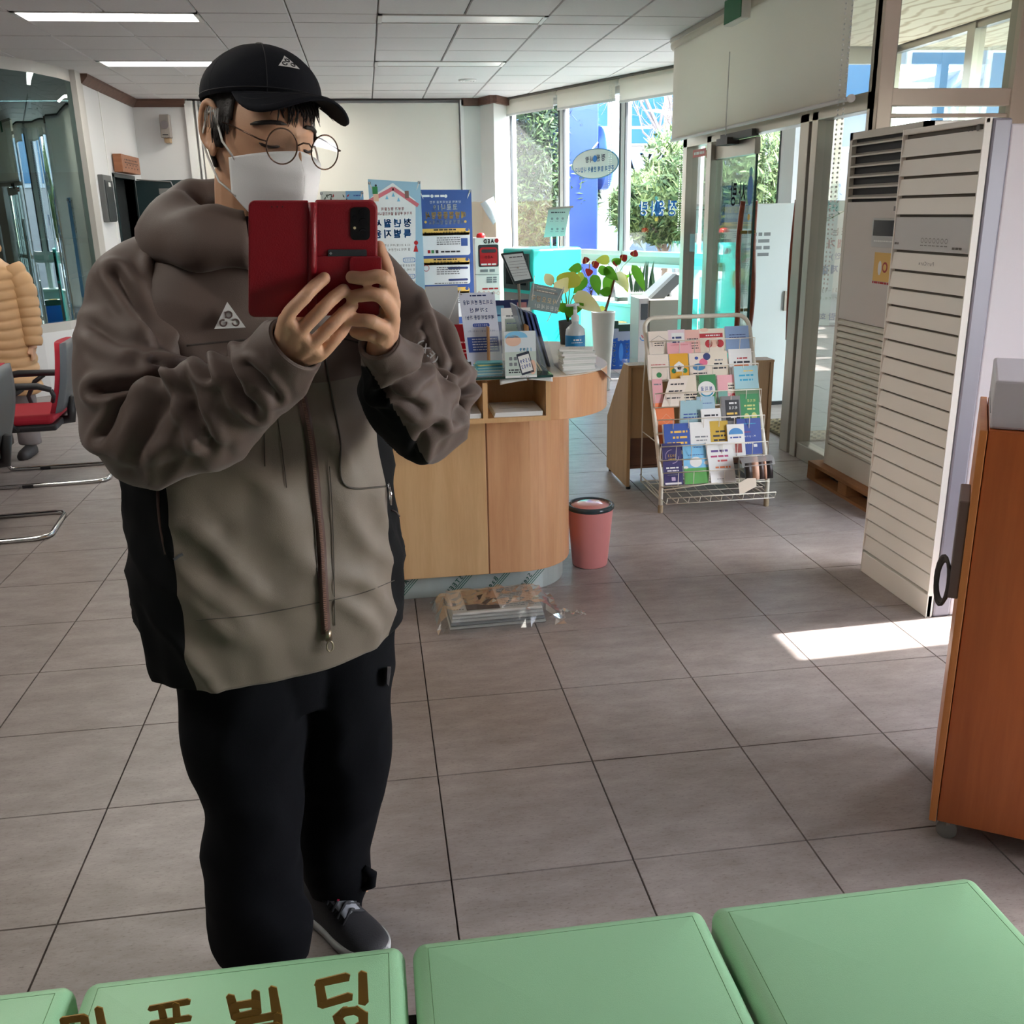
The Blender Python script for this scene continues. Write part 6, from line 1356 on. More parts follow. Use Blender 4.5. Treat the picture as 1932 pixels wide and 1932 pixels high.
# ---- left wall things
pn = thing('electric_panel', 'narrow dark grey electric panel on the left wall', 'panel', (WL, 10.63, 1.5))
MB().box(0, .05, -.17, .17, 0, .45).build('box', M('panel_grey', (92, 94, 94), .45), pn, bev=.006); MB().box(.05, .06, -.13, .16, .01, .40).build('door', M('panel_dark', (62, 66, 68), .35), pn, bev=.004); MB().box(.06, .062, -.02, .06, .34, .38).build('label_plate', PAPER, pn)
pq = thing('wooden_plaque', 'small wooden plaque with engraved text above the dark doorway', 'plaque', (WL, 11.56, 2.0)); MB().box(0.01, .10, -.42, .42, 0, .18).build('board', wood('plaque_wood', (140, 84, 54), (166, 108, 74)), pq, bev=.006)
p = Print((.10, 0, 0), (0, 1, 0), (0, 0, 1), (1, 0, 0), .002)
for k in range(9): p.bars(-.30+k*.07, .05+.03*(k % 2), -.26+k*.07, .012, INK).bars(-.30+k*.07, .10, -.255+k*.07, .012, INK).bars(-.30+k*.07, .13, -.26+k*.07, .012, INK)
p.build('engraving', pq)
dg = M('door_green', (30, 48, 50), .35); b = MB(); b.box(WL-.10, WL+.015, 11.06, 11.10, 0, 1.98); b.box(WL-.10, WL+.015, 12.02, 12.05, 0, 1.98); b.box(WL-.10, WL+.015, 11.06, 12.05, 1.95, 1.99); df = struct(b.build('door_3', dg))
lf = MB(); lf.box(0, .92, -.02, .02, .01, 1.94); l_ = lf.build('leaf', M('door_leaf_green', (40, 62, 66), .4), df, bev=.003, loc=(WL+.03, 12.0, 0), rot=(0, 0, -.06))
b = MB(); b.box(.26, .60, -.06, -.02, 1.79, 1.85); b.tube([(.42, -.04, 1.86), (.40, -.05, 1.92), (.02, -.03, 1.95)], .008, 6); b.build('door_closer', M('closer_silver', (150, 152, 150), .4, metal=.4), l_)
struct(MB().box(WL-1.2, WL-.10, 11.05, 12.06, 0, 2.0).build('corridor_shade_block', M('corridor_shade', (22, 28, 30), .9)))  # solid block behind the door frame; the corridor's darkness is its colour
s0, s1 = atY(298, 216, 12.3), atY(325, 260, 12.3)
sk = thing('wall_speaker', 'grey box loudspeaker mounted high on the back wall', 'speaker', ((s0.x+s1.x)/2, 12.45, s1.z)); w = (s1.x-s0.x)/2-.01; h = s0.z-s1.z
b = MB(); b.loft([[(-w, -.05, 0), (w, -.05, 0), (w, -.20, 0), (-w, -.20, 0)], [(-w, -.05, h), (w, -.05, h), (w, -.16, h), (-w, -.16, h)]]); b.build('cabinet', M('speaker_grey', (146, 138, 132), .5), sk, bev=.008)
b = MB(); b.tube([(0, -.185, h*.55), (0, -.195, h*.545)], .045, 20); b.build('cone', M('speaker_cone', (122, 114, 116), .5), sk); MB().box(-.03, .03, -.14, 0, -.05, 0).build('bracket', M('bracket_tan', (176, 150, 118), .6), sk); MB().box(-.03, .03, -.203, -.199, .025, .035).build('badge', INK, sk)
# ---- red visitor chairs
RF = M('red_fabric', (168, 22, 44), .75, bump=.4, bscale=500); DK = M('chair_black', (34, 34, 38), .5); DG = M('chair_grey', (84, 88, 92), .45)
def chair(label, loc, rz):
    t = thing('visitor_chair', label, 'chair', loc, rz, group='red visitor chairs')      # seat faces -X
    b = MB(); b.box(-.40, .07, -.24, .24, .375, .435); b.build('seat', RF, t, bev=.028, bseg=4)
    b = MB(); b.box(-.39, .08, -.235, .235, .335, .377); b.build('seat_shell', DK, t, bev=.015, bseg=3)
    rows = []; rows2 = []; rows3 = []
    for i in range(9):
        u = i/8; z = .44+.40*u; x = .07+.07*u+.02*math.sin(u*3.1); hwid = .22*(1-.35*max(0, u-.6)**1.2*2.0)
        rows.append([(x-.035+(.02*(abs(k-4)/4)**2), -hwid+2*hwid*k/8, z) for k in range(9)]); rows2.append([(x+.012, -hwid+2*hwid*k/8, z) for k in range(9)])
    def shell(r1, r2):
        b = MB(); b.sheet(r1); b.sheet(r2); n, m = 9, 9; o = 81
        f = [(i*m, o+i*m, o+(i+1)*m, (i+1)*m) for i in range(8)]+[(i*m+8, (i+1)*m+8, o+(i+1)*m+8, o+i*m+8) for i in range(8)]+[(k, k+1, o+k+1, o+k) for k in range(8)]+[(72+k, o+72+k, o+73+k, 73+k) for k in range(8)]
        b.f += f; b.mi += [0]*len(f); return b
    shell(rows, rows2).build('backrest', RF, t, smooth=True)
    shell([[(p_[0]+.001, p_[1]*1.01, p_[2]-.004) for p_ in r] for r in rows2], [[(p_[0]+.03, p_[1]*.9, p_[2]) for p_ in r] for r in rows2]).build('back_shell', DG, t, smooth=True)
    b = MB(); b.tube([(-.03, 0, .35), (.12, 0, .36), (.14, 0, .50)], .03, 10); b.build('back_bracket', DK, t, smooth=True)
    for s_ in (-1, 1):
        y = s_*.265; b = MB(); b.tube([(-.13, s_*.24, .35), (-.15, y, .38), (-.17, y, .47), (-.12, y, .56), (-.06, y, .60)], .014, 8); b.tube([(.09, y, .585), (.02, y, .61), (-.20, y, .615), (-.31, y, .60), (-.39, y, .555)], [.016, .02, .022, .02, .014], 8); b.tube([(.08, s_*.22, .51), (.10, y, .55), (.09, y, .585)], .013, 8); b.build('armrest', DK, t, smooth=True)
    pts = [(-.20, -.20, .335), (-.30, -.215, .31), (-.345, -.225, .15), (-.36, -.23, .05), (-.335, -.23, .016), (-.28, -.23, .012), (.26, -.23, .012), (.30, -.21, .012), (.315, -.17, .012), (.315, .17, .012), (.30, .21, .012), (.26, .23, .012), (-.28, .23, .012), (-.335, .23, .016), (-.36, .23, .05), (-.345, .225, .15), (-.30, .215, .31), (-.20, .20, .335)]
    b = MB(); b.tube(pts, .0125, 10); b.build('sled_base', CHROME, t, smooth=True)
    for s_ in (-1, 1): MB().box(-.16, -.10, s_*.23-.015, s_*.23+.015, .001, .02).build('glide', DK, t)
    return t
ca = atZ(205, 897); chair('red office visitor chair with black arms on a chrome sled base', (ca.x-.30, ca.y+.04, 0), 0.08)
cb = atZ(93, 1005); chair('red office visitor chair cut off by the edge, only chrome base and grey back showing', (cb.x-.30, cb.y+.08, 0), 0.1)
# ================================================================== OUTSIDE
struct(MB().box(-20, 60, 12.9, 60, -.25, -.13).build('ground', M('street', (104, 104, 104), .9, var=.1, vscale=2)))
struct(MB().box(4.75, 60, -20, 12.9, -.25, -.13).build('ground_side', M('street', (150, 150, 148), .9)))
struct(MB().box(1.6, 4.76, 8.66, 12.95, -.2, -.122).build('ground_strip', M('street', (150, 150, 148), .9)))
def foliage(t, c, r, n, mats, size, seed=0, name='foliage', up=.0):
    rng = random.Random(seed)
    for mi, m_ in enumerate(mats):
        b = MB()
        for k in range(n//len(mats)):
            while True:
                v = V3(rng.uniform(-1, 1), rng.uniform(-1, 1), rng.uniform(-1, 1))
                if .25 < v.length < 1 and noise.noise(V3(v.x*2.2+seed, v.y*2.2, v.z*2.2)) > -.22: break
            p = V3(c[0]+v.x*r[0], c[1]+v.y*r[1], c[2]+v.z*r[2]); d = V3(rng.gauss(0, 1), rng.gauss(0, 1), rng.gauss(0, 1)+up).normalized(); s_ = d.orthogonal().normalized(); L = size*rng.uniform(.6, 1.4)
            b.add([p-s_*L*.17, p+d*L*.5+s_*L*.0, p+s_*L*.17, p+d*L], [(0, 1, 2), (0, 3, 1), (1, 3, 2)])
        b.build(name, m_, t)
TG = [M('tree_dark', (24, 42, 26), .8), M('tree_mid', (44, 70, 38), .8), M('tree_light', (82, 106, 58), .8)]
PG = [M('pine_mid', (66, 92, 48), .8), M('pine_light', (118, 138, 84), .8)]
def tree(label, name, c, r, trunk_r, n, mats, size, seed, up=0.):
    t = thing(name, label, 'tree', (c[0], c[1], -.13)); cz = c[2]+.13
    b = MB(); b.tube([(0, 0, 0), (.05, 0, cz*.5), (0, .03, cz)], [trunk_r, trunk_r*.8, trunk_r*.4], 8)
    for k in range(7): a = k*.9; b.tube([(0, 0, cz*(.5+.06*k)), (math.cos(a)*r[0]*.6, math.sin(a)*r[1]*.6, cz*(.6+.07*k)+.2)], [trunk_r*.4, trunk_r*.15], 5)
    b.build('trunk', M('tree_bark', (120, 104, 90), .9), t, smooth=True); foliage(t, (0, 0, cz), r, n, mats, size, seed, up=up); return t
q = atY(1010, 330, 15.2); tree('dense dark green conifer outside the first window', 'garden_tree', (q.x, 15.2, 2.1), (1.0, .8, 1.9), .08, 30000, TG, .11, 1)
q = atY(1245, 385, 13.3); tree('spiky pale green pine bush outside the last window', 'pine_bush', (q.x+.05, 13.3, 1.55), (.75, .7, .5), .06, 12000, PG, .11, 2, up=.8)
q = atY(1385, 350, 12.2); tree('pale green pine bush seen through the entrance door', 'pine_bush', (q.x, 12.2, 1.9), (1.3, .8, .8), .06, 12000, PG, .12, 3, up=.8)
# bare tree and thin branches
q = atY(1262, 230, 16.5); t = thing('bare_tree', 'leafless street tree with tangled twigs outside the windows', 'tree', (q.x+.25, 16.5, -.13)); rng = random.Random(4); b = MB()
def branch(p, d, L, r, lv):
    e = p+d*L; b.tube([p, p.lerp(e, .5)+V3(rng.gauss(0, L*.05), rng.gauss(0, L*.05), 0), e], [r, r*.8, r*.6], 5)
    if lv: 
        for k in range(3): branch(p.lerp(e, rng.uniform(.5, 1)), (d+V3(rng.gauss(0, .6), rng.gauss(0, .6), rng.gauss(.1, .5))).normalized(), L*.62, r*.55, lv-1)
branch(V3(0, 0, 0), V3(-.05, 0, 1), 2.4, .09, 5); b.build('trunk', M('bare_bark', (120, 108, 100), .9), t)
# blue tank column, pole, buildings, cars
BLU = M('blue_steel', (34, 66, 150), .45, var=.1, vscale=2)
q = atY(1100, 300, 14.6); t = thing('blue_container', 'large blue metal container standing just outside the middle window', 'container', (q.x, 14.6, -.13)); 
b = MB(); b.box(-.32, .23, 0, 1.6, 0, 3.6); b.build('wall_panel', BLU, t, bev=.02); b = MB(); b.tube([(.24, .4, 2.4), (.46, .4, 2.4)], .45, 24); b.build('round_cover', M('blue_light', (60, 104, 180), .4), t, smooth='auto'); b = MB(); b.tube([(-.3, -.012, 2.25), (0, -.012, 2.35), (.22, -.012, 2.6)], .012, 6); b.build('white_hose', LFR, t)
q = atY(1160, 300, 18.0); t = thing('utility_pole', 'pale concrete utility pole outside the middle window', 'pole', (q.x, 18, -.13)); MB().lathe([(.15, 0), (.13, 7.5)], 16).build('shaft', M('pole_concrete', (150, 146, 144), .8), t, smooth='auto'); MB().box(-.16, .0, -.17, -.15, 1.2, 1.75).build('notice', PAPER, t)
b = MB()
for k in range(4): b.tube([(0, 0, 5.2+.3*k), (5, 3, 5.0+.3*k), (12, 8, 5.5+.3*k)], .012, 5)
b.build('cable', BLACK, t)
WIN = M('outside_window', (44, 92, 126), .15); CONC = M('outside_wall', (150, 145, 142), .8); FRM = M('outside_frame', (176, 180, 184), .5)
t = thing('office_building', 'pale office building with blue window bands across the street', 'building', (7.5, 27, -.13))
MB().box(-5.5, 9, 0, 6, 0, 9).build('wall', CONC, t)
for r_ in range(3):
    for k in range(9):
        x = -5.2+k*1.5; z = 3.3+r_*2.1
        w_ = MB().box(x, x+1.4, -.05, .0, z, z+1.45).build('window', FRM, t); MB().box(x+.06, x+1.34, -.07, -.04, z+.06, z+.42).build('pane', WIN, w_); MB().box(x+.06, x+1.34, -.07, -.04, z+.5, z+1.39).build('pane', WIN, w_)
t = thing('shop_sign', 'white shop sign board with blue capital letters across the street', 'sign', (atY(1205, 320, 24).x, 24, -.13)); z0 = atY(1200, 345, 24).z+.13; z1 = atY(1200, 288, 24).z+.13
MB().box(-1.0, 1.2, 0, .2, z0, z1).build('board', M('sign_white', (196, 200, 204), .5), t); MB().box(-1.0, 1.2, .2, .35, 0, z0).build('support', CONC, t)
p = Print((0, 0, 0), (1, 0, 0), (0, 0, 1), (0, -1, 0), .01); p.text('AYAC', -.05, (z0+z1)/2+.1, .5, PBD, width=1.7, weight=.03); p.bars(-.9, z0+.15, .6, .06, PBD); p.build('lettering', t)
t = thing('grey_building', 'grey and white building behind the entrance glazing', 'building', (16, 18, -.13)); MB().box(-8, 4, 0, 4, 0, 7).build('wall', M('far_grey', (128, 134, 144), .8), t)
for k in range(7): w_ = MB().box(-7.6+k*1.6, -6.3+k*1.6, -.05, 0, 2.6, 4.4).build('window', FRM, t); MB().box(-7.5+k*1.6, -6.4+k*1.6, -.07, -.04, 2.7, 4.3).build('pane', WIN, w_)
t = thing('grey_building', 'pale building facing the entrance lobby across the road', 'building', (14, 6.5, -.13)); MB().box(0, 4, -6, 8, 0, 8).build('wall', CONC, t)
for k in range(7): w_ = MB().box(-.05, 0, -5.5+k*1.9, -4.1+k*1.9, 2.4, 4.2).build('window', FRM, t); MB().box(-.08, -.04, -5.4+k*1.9, -4.2+k*1.9, 2.5, 4.1).build('pane', WIN, w_)
def car(label, loc, rz, mat):
    t = thing('parked_car', label, 'car', loc, rz, group='parked cars')
    pr_ = [(-2.1, .35), (-2.15, .75), (-1.5, .85), (-.95, 1.38), (.6, 1.42), (1.35, .92), (2.05, .82), (2.15, .45), (2.05, .3), (-2.0, .3)]
    b = MB(); b.prism([(x, -.85, z) for x, z in pr_], (0, 1.7, 0)); b.build('body', mat, t, bev=.06, bseg=3)
    wn = [(-1.35, .88), (-.9, 1.31), (.55, 1.35), (1.15, .92)]; b = MB(); b.prism([(x, -.87, z) for x, z in wn], (0, 1.74, 0)); b.build('window', M('car_glass', (60, 76, 88), .08), t)
    for x in (-1.35, 1.35):
        for y in (-.86, .68): MB().tube([(x, y, .31), (x, y+.18, .31)], .31, 20).build('wheel', BLACK, t, smooth='auto')
car('grey parked car outside the middle window', (5.2, 18.2, -.13), .5, M('car_grey', (120, 130, 138), .25)); car('turquoise parked car outside the last window', (6.3, 19.5, -.13), .35, M('car_teal', (70, 160, 176), .2, coat=.5)); car('white parked car seen through the entrance door', (6.6, 13.6, -.13), .3, M('car_white', (170, 176, 180), .25))
# ================================================================== PEOPLE
def crom(P, n):
    """Catmull-Rom through tuples of any length, n samples per span"""
    P = [np.array(p, float) for p in P]; out = []
    for i in range(len(P)-1):
        p0 = P[i-1] if i else 2*P[0]-P[1]; p1, p2 = P[i], P[i+1]; p3 = P[i+2] if i+2 < len(P) else 2*P[-1]-P[-2]
        for k in range(n):
            t = k/n; out.append(.5*((2*p1)+(-p0+p2)*t+(2*p0-5*p1+4*p2-p3)*t*t+(-p0+3*p1-3*p2+p3)*t**3))
    out.append(P[-1]); return out
def limb(pts, n=28, span=10, wr=None, flat=1.0, cap=True):
    """pts: (Vector, radius); returns MB of a smooth tube; wr(t, ang, point) -> extra radius"""
    S_ = crom([(*p, r) for p, r in pts], span); N = len(S_); C = [Vector(s[:3]) for s in S_]; R_ = [s[3] for s in S_]
    rings = []; prev = None
    for i in range(N):
        t = (C[min(i+1, N-1)]-C[max(i-1, 0)]).normalized()
        x = t.orthogonal().normalized() if prev is None else (prev-t*prev.dot(t)).normalized(); prev = x; y = t.cross(x); ring = []
        for k in range(n):
            a = 2*math.pi*k/n; d = x*math.cos(a)+y*math.sin(a); r = R_[i]; p = C[i]+d*r
            if wr: p = C[i]+d*(r+wr(i/(N-1), a, p))
            ring.append(p)
        rings.append(ring)
    b = MB(); b.loft(rings, cap=cap); return b
def remesh(mb, voxel, name, mat, parent=None, smooth_it=2, shift=None):
    me = mb.mesh(name+'_src', mat); o = bpy.data.objects.new(name+'_src', me); COL.objects.link(o)
    m = o.modifiers.new('r', 'REMESH'); m.mode = 'VOXEL'; m.voxel_size = voxel
    if smooth_it: s_ = o.modifiers.new('s', 'SMOOTH'); s_.iterations = smooth_it; s_.factor = .5
    dg = bpy.context.evaluated_depsgraph_get(); nm = bpy.data.meshes.new_from_object(o.evaluated_get(dg)); nm.name = name
    bpy.data.objects.remove(o); bpy.data.meshes.remove(me)
    nm.materials.clear(); nm.materials.append(mat)
    for p in nm.polygons: p.use_smooth = True
    r = bpy.data.objects.new(name, nm); COL.objects.link(r); r.parent = parent; return r
PER0 = Vector((-.20, 1.76, 0))
per = thing('person', 'person in brown jacket, dark cap, round glasses and white mask holding up a red phone', 'person', PER0)
def L_(p): return Vector(p)-PER0                      # world -> person space
def skin_mat():
    m = M('skin', (205, 160, 128), .5, var=.10, vscale=40, bump=.15, bscale=350); p = m.node_tree.nodes['Principled BSDF']; p.inputs['Subsurface Weight'].default_value = .12; p.inputs['Subsurface Radius'].default_value = (.02, .008, .004); p.inputs['Subsurface Scale'].default_value = .3; return m
SKIN = skin_mat()
# ---- phone pose: the mirror image of the camera
PHn = Vector((FW.x, -FW.y, FW.z)).normalized()        # lens side of the phone looks back towards the camera
PHr = Vector((RT.x, -RT.y, RT.z)); PHu = Vector((UP.x, -UP.y, UP.z)); PHo = Vector((0, 1.34, 1.53))
def ph(x, y, off=0.0): return atPlane(x, y, PHo+PHn*off, PHn)
# ---- head frame
psi, hp = math.radians(35), math.radians(10)
Hf = Vector((math.sin(psi)*math.cos(hp), -math.cos(psi)*math.cos(hp), -math.sin(hp))); Hx = Vector((0, 0, 1)).cross(Hf).normalized(); Hz = Hf.cross(Hx)*-1
Hz = Hx.cross(Hf); Hz = Hz if Hz.z > 0 else -Hz
_ro = math.radians(5); Hx, Hz = Hx*math.cos(_ro)-Hz*math.sin(_ro), Hz*math.cos(_ro)+Hx*math.sin(_ro)
HC = Vector((-.156, 1.675, 1.653))
def H(x, y, z): return L_(HC+Hx*x+Hf*y+Hz*z)
def g2(a, b, sa, sb): return math.exp(-(a/sa)**2-(b/sb)**2)
def head_pt(dx, dy, dz, infl=0.0):
    x, y, z = .0735*dx, (.100 if dy > 0 else .098)*dy, .122*dz
    if z < 0:
        t = min(1, -z/.122); x *= 1-.36*t**1.8; y = y*(1-.10*t) if dy > 0 else y*(1-.42*t**1.2)
        y += .012*t*t
    else:
        t = z/.122; x *= 1-.04*t; y *= 1-.03*t
    if dy > 0:
        f = dy**1.5
        y += f*(.022*g2(x, z+.030, .010, .020)+.012*g2(x, z+.012, .009, .02))                 # nose
        y += f*(.004*g2(abs(x)-.028, z-.020, .022, .008)-.008*g2(abs(x)-.033, z+.004, .016, .012)+.005*g2(abs(x)-.033, z+.004, .010, .007)+.004*g2(abs(x)-.042, z+.036, .018, .018))
    v = Vector((x, y, z)); 
    if infl: v += v.normalized()*infl
    return v
body = MB()
def head_grid(n=72, m=48):
    vs = []
    for i in range(1, m):
        a = -math.pi/2+math.pi*i/m
        vs.append([(math.cos(a)*math.sin(2*math.pi*k/n), math.cos(a)*math.cos(2*math.pi*k/n), math.sin(a)) for k in range(n)])
    return vs
hg = head_grid(); rings = [[H(*head_pt(*d)) for d in r] for r in hg]; body.loft(rings)
# ears
for s_ in (-1, 1):
    ex = s_*.074
    pts = []
    for i in range(13):
        a = math.radians(-70+i*25); pts.append(H(ex+s_*(.006+.005*math.cos(a-1)), -.012-.018*math.sin(a)*1.0-.004, .004+.033*math.cos(a)))
    body.tube(pts, [.004]+[.0055]*11+[.005], 8); body.ball(H(ex+s_*.002, -.012, -.002), .001, 6, 4)
    ear = MB(); ear.ball((0, 0, 0), (1, 1, 1), 14, 10)
    o = len(body.v); body.v += [tuple(H(ex+s_*.0015+v[0]*.006, -.014+v[1]*.017, .002+v[2]*.031)) for v in ear.v]; body.f += [tuple(i+o for i in f) for f in ear.f]; body.mi += [0]*len(ear.f)
    o = len(body.v); body.v += [tuple(H(ex+s_*.004+v[0]*.005, -.004+v[1]*.009, -.030+v[2]*.012)) for v in ear.v]; body.f += [tuple(i+o for i in f) for f in ear.f]; body.mi += [0]*len(ear.f)
def addlimb(pts, n=16, span=6):
    l = limb(pts, n, span); o = len(body.v); body.v += [tuple(v) for v in l.v]; body.f += [tuple(i+o for i in f) for f in l.f]; body.mi += [0]*len(l.f)
neck0 = Vector((-.215, 1.735, 1.40))
addlimb([(L_(neck0-Vector((0, 0, .25))), .10), (L_(neck0), .085), (L_(neck0+Vector((.02, -.012, .07))), .060), (H(0, -.025, -.07), .056), (H(0, -.012, -.03), .052)])
addlimb([(L_((-.215, 1.75, .78)), .10), (L_((-.215, 1.75, .90)), .11), (L_((-.215, 1.75, 1.10)), .11), (L_((-.215, 1.75, 1.36)), .10)])
# arms
def Wp(x, y, Y): return atY(x, y, Y)
A1 = [(Wp(312, 500, 1.73), 66), (Wp(262, 545, 1.69), 80), (Wp(244, 640, 1.63), 84), (Wp(248, 735, 1.57), 96), (Wp(292, 822, 1.53), 92), (Wp(395, 783, 1.475), 84), (Wp(482, 720, 1.43), 70), (Wp(540, 668, 1.395), 62), (Wp(558, 650, 1.385), 57)]
A2 = [(Wp(672, 505, 1.82), 62), (Wp(752, 600, 1.74), 66), (Wp(815, 715, 1.64), 74), (Wp(805, 796, 1.57), 76), (Wp(766, 752, 1.51), 68), (Wp(737, 695, 1.455), 50), (Wp(715, 645, 1.41), 38)]
A1 = [(p, r/ppm(p)) for p, r in A1]; A2 = [(p, r/ppm(p)) for p, r in A2]
def inner(A): return [(L_(p), min(.042, r*.60)) for p, r in A[:(-2 if A is A1 else -1)]]
w1, w2 = Wp(543, 668, 1.405), Wp(716, 664, 1.43)
addlimb(inner(A1)+[(L_(w1), .025)]); addlimb(inner(A2)+[(L_(w2), .022)])
# fingers: (px, py, offset from the case) knuckle, middle joint, end joint, tip
def finger(js, r0=.0107, r1=.0090):
    P = [L_(ph(*j)) for j in js]; n = len(P); addlimb([(p, r0+(r1-r0)*i/(n-1)) for i, p in enumerate(P)], 14, 7)
    body.ball(P[-1], r1, 12, 8)
    for i, p in enumerate(P[1:-1]): body.ball(p, (r0+(r1-r0)*(i+1)/(n-1))*1.05, 12, 8)
F1 = [[(556, 640, .016), (541, 601, .026), (574, 561, .026), (596, 538, .016), (612, 525, .010)],
      [(560, 655, .016), (566, 628, .028), (606, 585, .027), (629, 562, .017), (648, 547, .010)],
      [(566, 668, .014), (587, 651, .027), (626, 613, .026), (648, 591, .017), (665, 576, .010)],
      [(572, 676, .010), (605, 667, .018), (631, 640, .018), (645, 624, .013), (653, 611, .009)]]
F2 = [[(720, 632, .004), (741, 566, .004), (723, 524, .024), (687, 525, .018), (664, 523, .010)],
      [(717, 638, .004), (741, 598, .006), (718, 559, .026), (681, 557, .019), (664, 561, .010)],
      [(713, 643, .004), (729, 624, .008), (702, 607, .024), (674, 604, .018), (656, 602, .012)],
      [(709, 645, .000), (716, 640, -.004), (700, 632, .002), (682, 630, -.006), (670, 626, -.012)]]
for f_ in F1: finger(f_, .0102, .0087)
for f_ in F2: finger(f_)
finger([(716, 640, -.004), (737, 560, -.020), (731, 508, -.024), (722, 482, -.020), (716, 464, -.014)], .0105, .0075)
finger([(556, 650, .006), (560, 610, -.022), (585, 580, -.030), (606, 560, -.030)], .0115, .0085)
# palms
for W_, Fs in ((w1, F1), (w2, F2)):
    for f_ in Fs: addlimb([(L_(W_), .020), ((L_(W_)+L_(ph(*f_[1])))/2, .0185), (L_(ph(*f_[1])), .0118)], 14, 5)
    for a_, c_ in zip(Fs[:-1], Fs[1:]): body.tube([L_(ph(*a_[1])), L_(ph(*c_[1]))], .0098, 10); 
# legs inside the trousers
LG = {0: [(-.30, 1.74, .80), (-.315, 1.71, .45), (-.29, 1.67, .10), (-.29, 1.65, .05)], 1: [(-.11, 1.79, .80), (-.09, 1.80, .45), (-.12, 1.875, .10), (-.12, 1.86, .05)]}
for k in LG: addlimb([(L_(p), r) for p, r in zip(LG[k], (.075, .05, .035, .035))])
body_o = remesh(body, .0022, 'body', SKIN, per, 2)
# face details
HAIR = M('hair', (34, 30, 28), .55, var=.5, vscale=150, bump=.6, bscale=260)
DARK = M('eye_dark', (40, 28, 24), .35)
eye = MB()
for s_ in (-1, 1):
    pts = []
    for i in range(9):
        u = i/8-.5; x = s_*.034+u*.026; d = head_pt(*Vector((x/.0765, math.sqrt(max(.05, 1-(x/.0765)**2)), -.010/.122)).normalized()); pts.append(H(x, d.y+.0012, -.008-.003*(1-(2*u)**2)))
    eb = MB(); eb.tube(pts, [.0006]+[.0023]*7+[.0008], 6); eb.build('eyelid_line', DARK, body_o, smooth=True)
    pts = []
    for i in range(9):
        u = i/8-.5; x = s_*.036+u*.042; d = head_pt(*Vector((x/.0765, math.sqrt(max(.05, 1-(x/.0765)**2)), .022/.122)).normalized()); pts.append(H(x, d.y+.0008, .020+.004*(1-(2*u)**2)-s_*u*.008))
    eb = MB(); eb.tube(pts, [.0012]+[.0034]*6+[.0026, .001], 6); eb.build('eyebrow', HAIR, body_o, smooth=True)
NAIL = M('nail', (222, 178, 158), .3)
nb = 0
for f_ in F1[:3]+F2[:3]:
    tip, d0 = ph(*f_[-1]), ph(*f_[-2]); ax = (tip-d0).normalized(); sd_ = ax.cross(PHn).normalized(); up = sd_.cross(ax); up = up if up.dot(PHn) > 0 else -up
    b = MB(); c = L_(tip)+up*.0079-ax*.0005
    b.sheet([[c+ax*(.0055*math.cos(t_)*0+.0055*(j/4*2-1))+sd_*(.0046*(i/4*2-1)*math.sqrt(max(.15, 1-(j/4*2-1)**2*.5)))-up*(.0016*(i/4*2-1)**2+.0012*max(0, (j/4*2-1))**2) for i, t_ in zip(range(5), [0]*5)] for j in range(5)])
    b.build('fingernail', NAIL, body_o, smooth=True, thick=.0004)
# hair under the cap
hb = MB(); n, m = 72, 48
keep = {}
def hair_ok(p):
    x, y, z = p
    if y < -.012 and z > -.055+max(0, .0): return True
    if y >= -.012 and y < .034 and abs(x) > .05 and z > -.026-.0*y-(.0 if y < .02 else -.02): return True
    if z > .045: return True
    return False
for i, r in enumerate(hg[:-1]):
    for k in range(n):
        quad = [(i, k), (i, (k+1) % n), (i+1, (k+1) % n), (i+1, k)]
        ps = [head_pt(*hg[a][c]) for a, c in quad]
        if all(hair_ok(p) for p in ps):
            ids = []
            for (a, c), p in zip(quad, ps):
                if (a, c) not in keep:
                    e = .005+.0035*noise.noise(Vector((p.x*160, p.y*160, p.z*40))); keep[(a, c)] = len(hb.v); hb.v.append(tuple(H(*(p+p.normalized()*e))))
                ids.append(keep[(a, c)])
            hb.f.append(tuple(ids)); hb.mi.append(0)
hair = hb.build('hair', HAIR, per, smooth=True, thick=.004)
rng = random.Random(9); b = MB()
for k in range(70):
    x = rng.uniform(-.052, .060); d = head_pt(*Vector((x/.0765, math.sqrt(max(.05, 1-(x/.0765)**2)), .055/.122)).normalized()); L = rng.uniform(.020, .042)*(1.0 if x > -.03 else .6); dx = rng.gauss(.004, .008)
    b.tube([H(x, d.y+.004, .062), H(x+dx*.5, d.y+.010, .062-L*.55), H(x+dx, d.y+.009, .062-L)], [.0016, .0014, .0003], 4)
for s_ in (-1, 1):
    for k in range(40):
        y = rng.uniform(-.005, .036); x = s_*.0775*math.sqrt(max(.1, 1-(y/.1)**2)); L = rng.uniform(.02, .045)*(1-.5*max(0, y)/.036); b.tube([H(x+s_*.003, y, .02), H(x+s_*.005, y+.002, .02-L*.6), H(x+s_*.003, y+.003, .02-L)], [.0016, .0014, .0004], 4)
b.build('fringe', HAIR, hair, smooth=True)['kind'] = 'stuff'
GREYH = M('hair_grey', (150, 146, 142), .5); b = MB()
for k in range(16):
    y = rng.uniform(-.03, .02); x = -.080*math.sqrt(max(.1, 1-(y/.1)**2)); b.tube([H(x-.006, y, .03), H(x-.0075, y+.003, .012), H(x-.006, y+.004, .0)], [.0005, .0006, .0003], 4)
b.build('grey_strand', GREYH, hair, smooth=True)['kind'] = 'stuff'
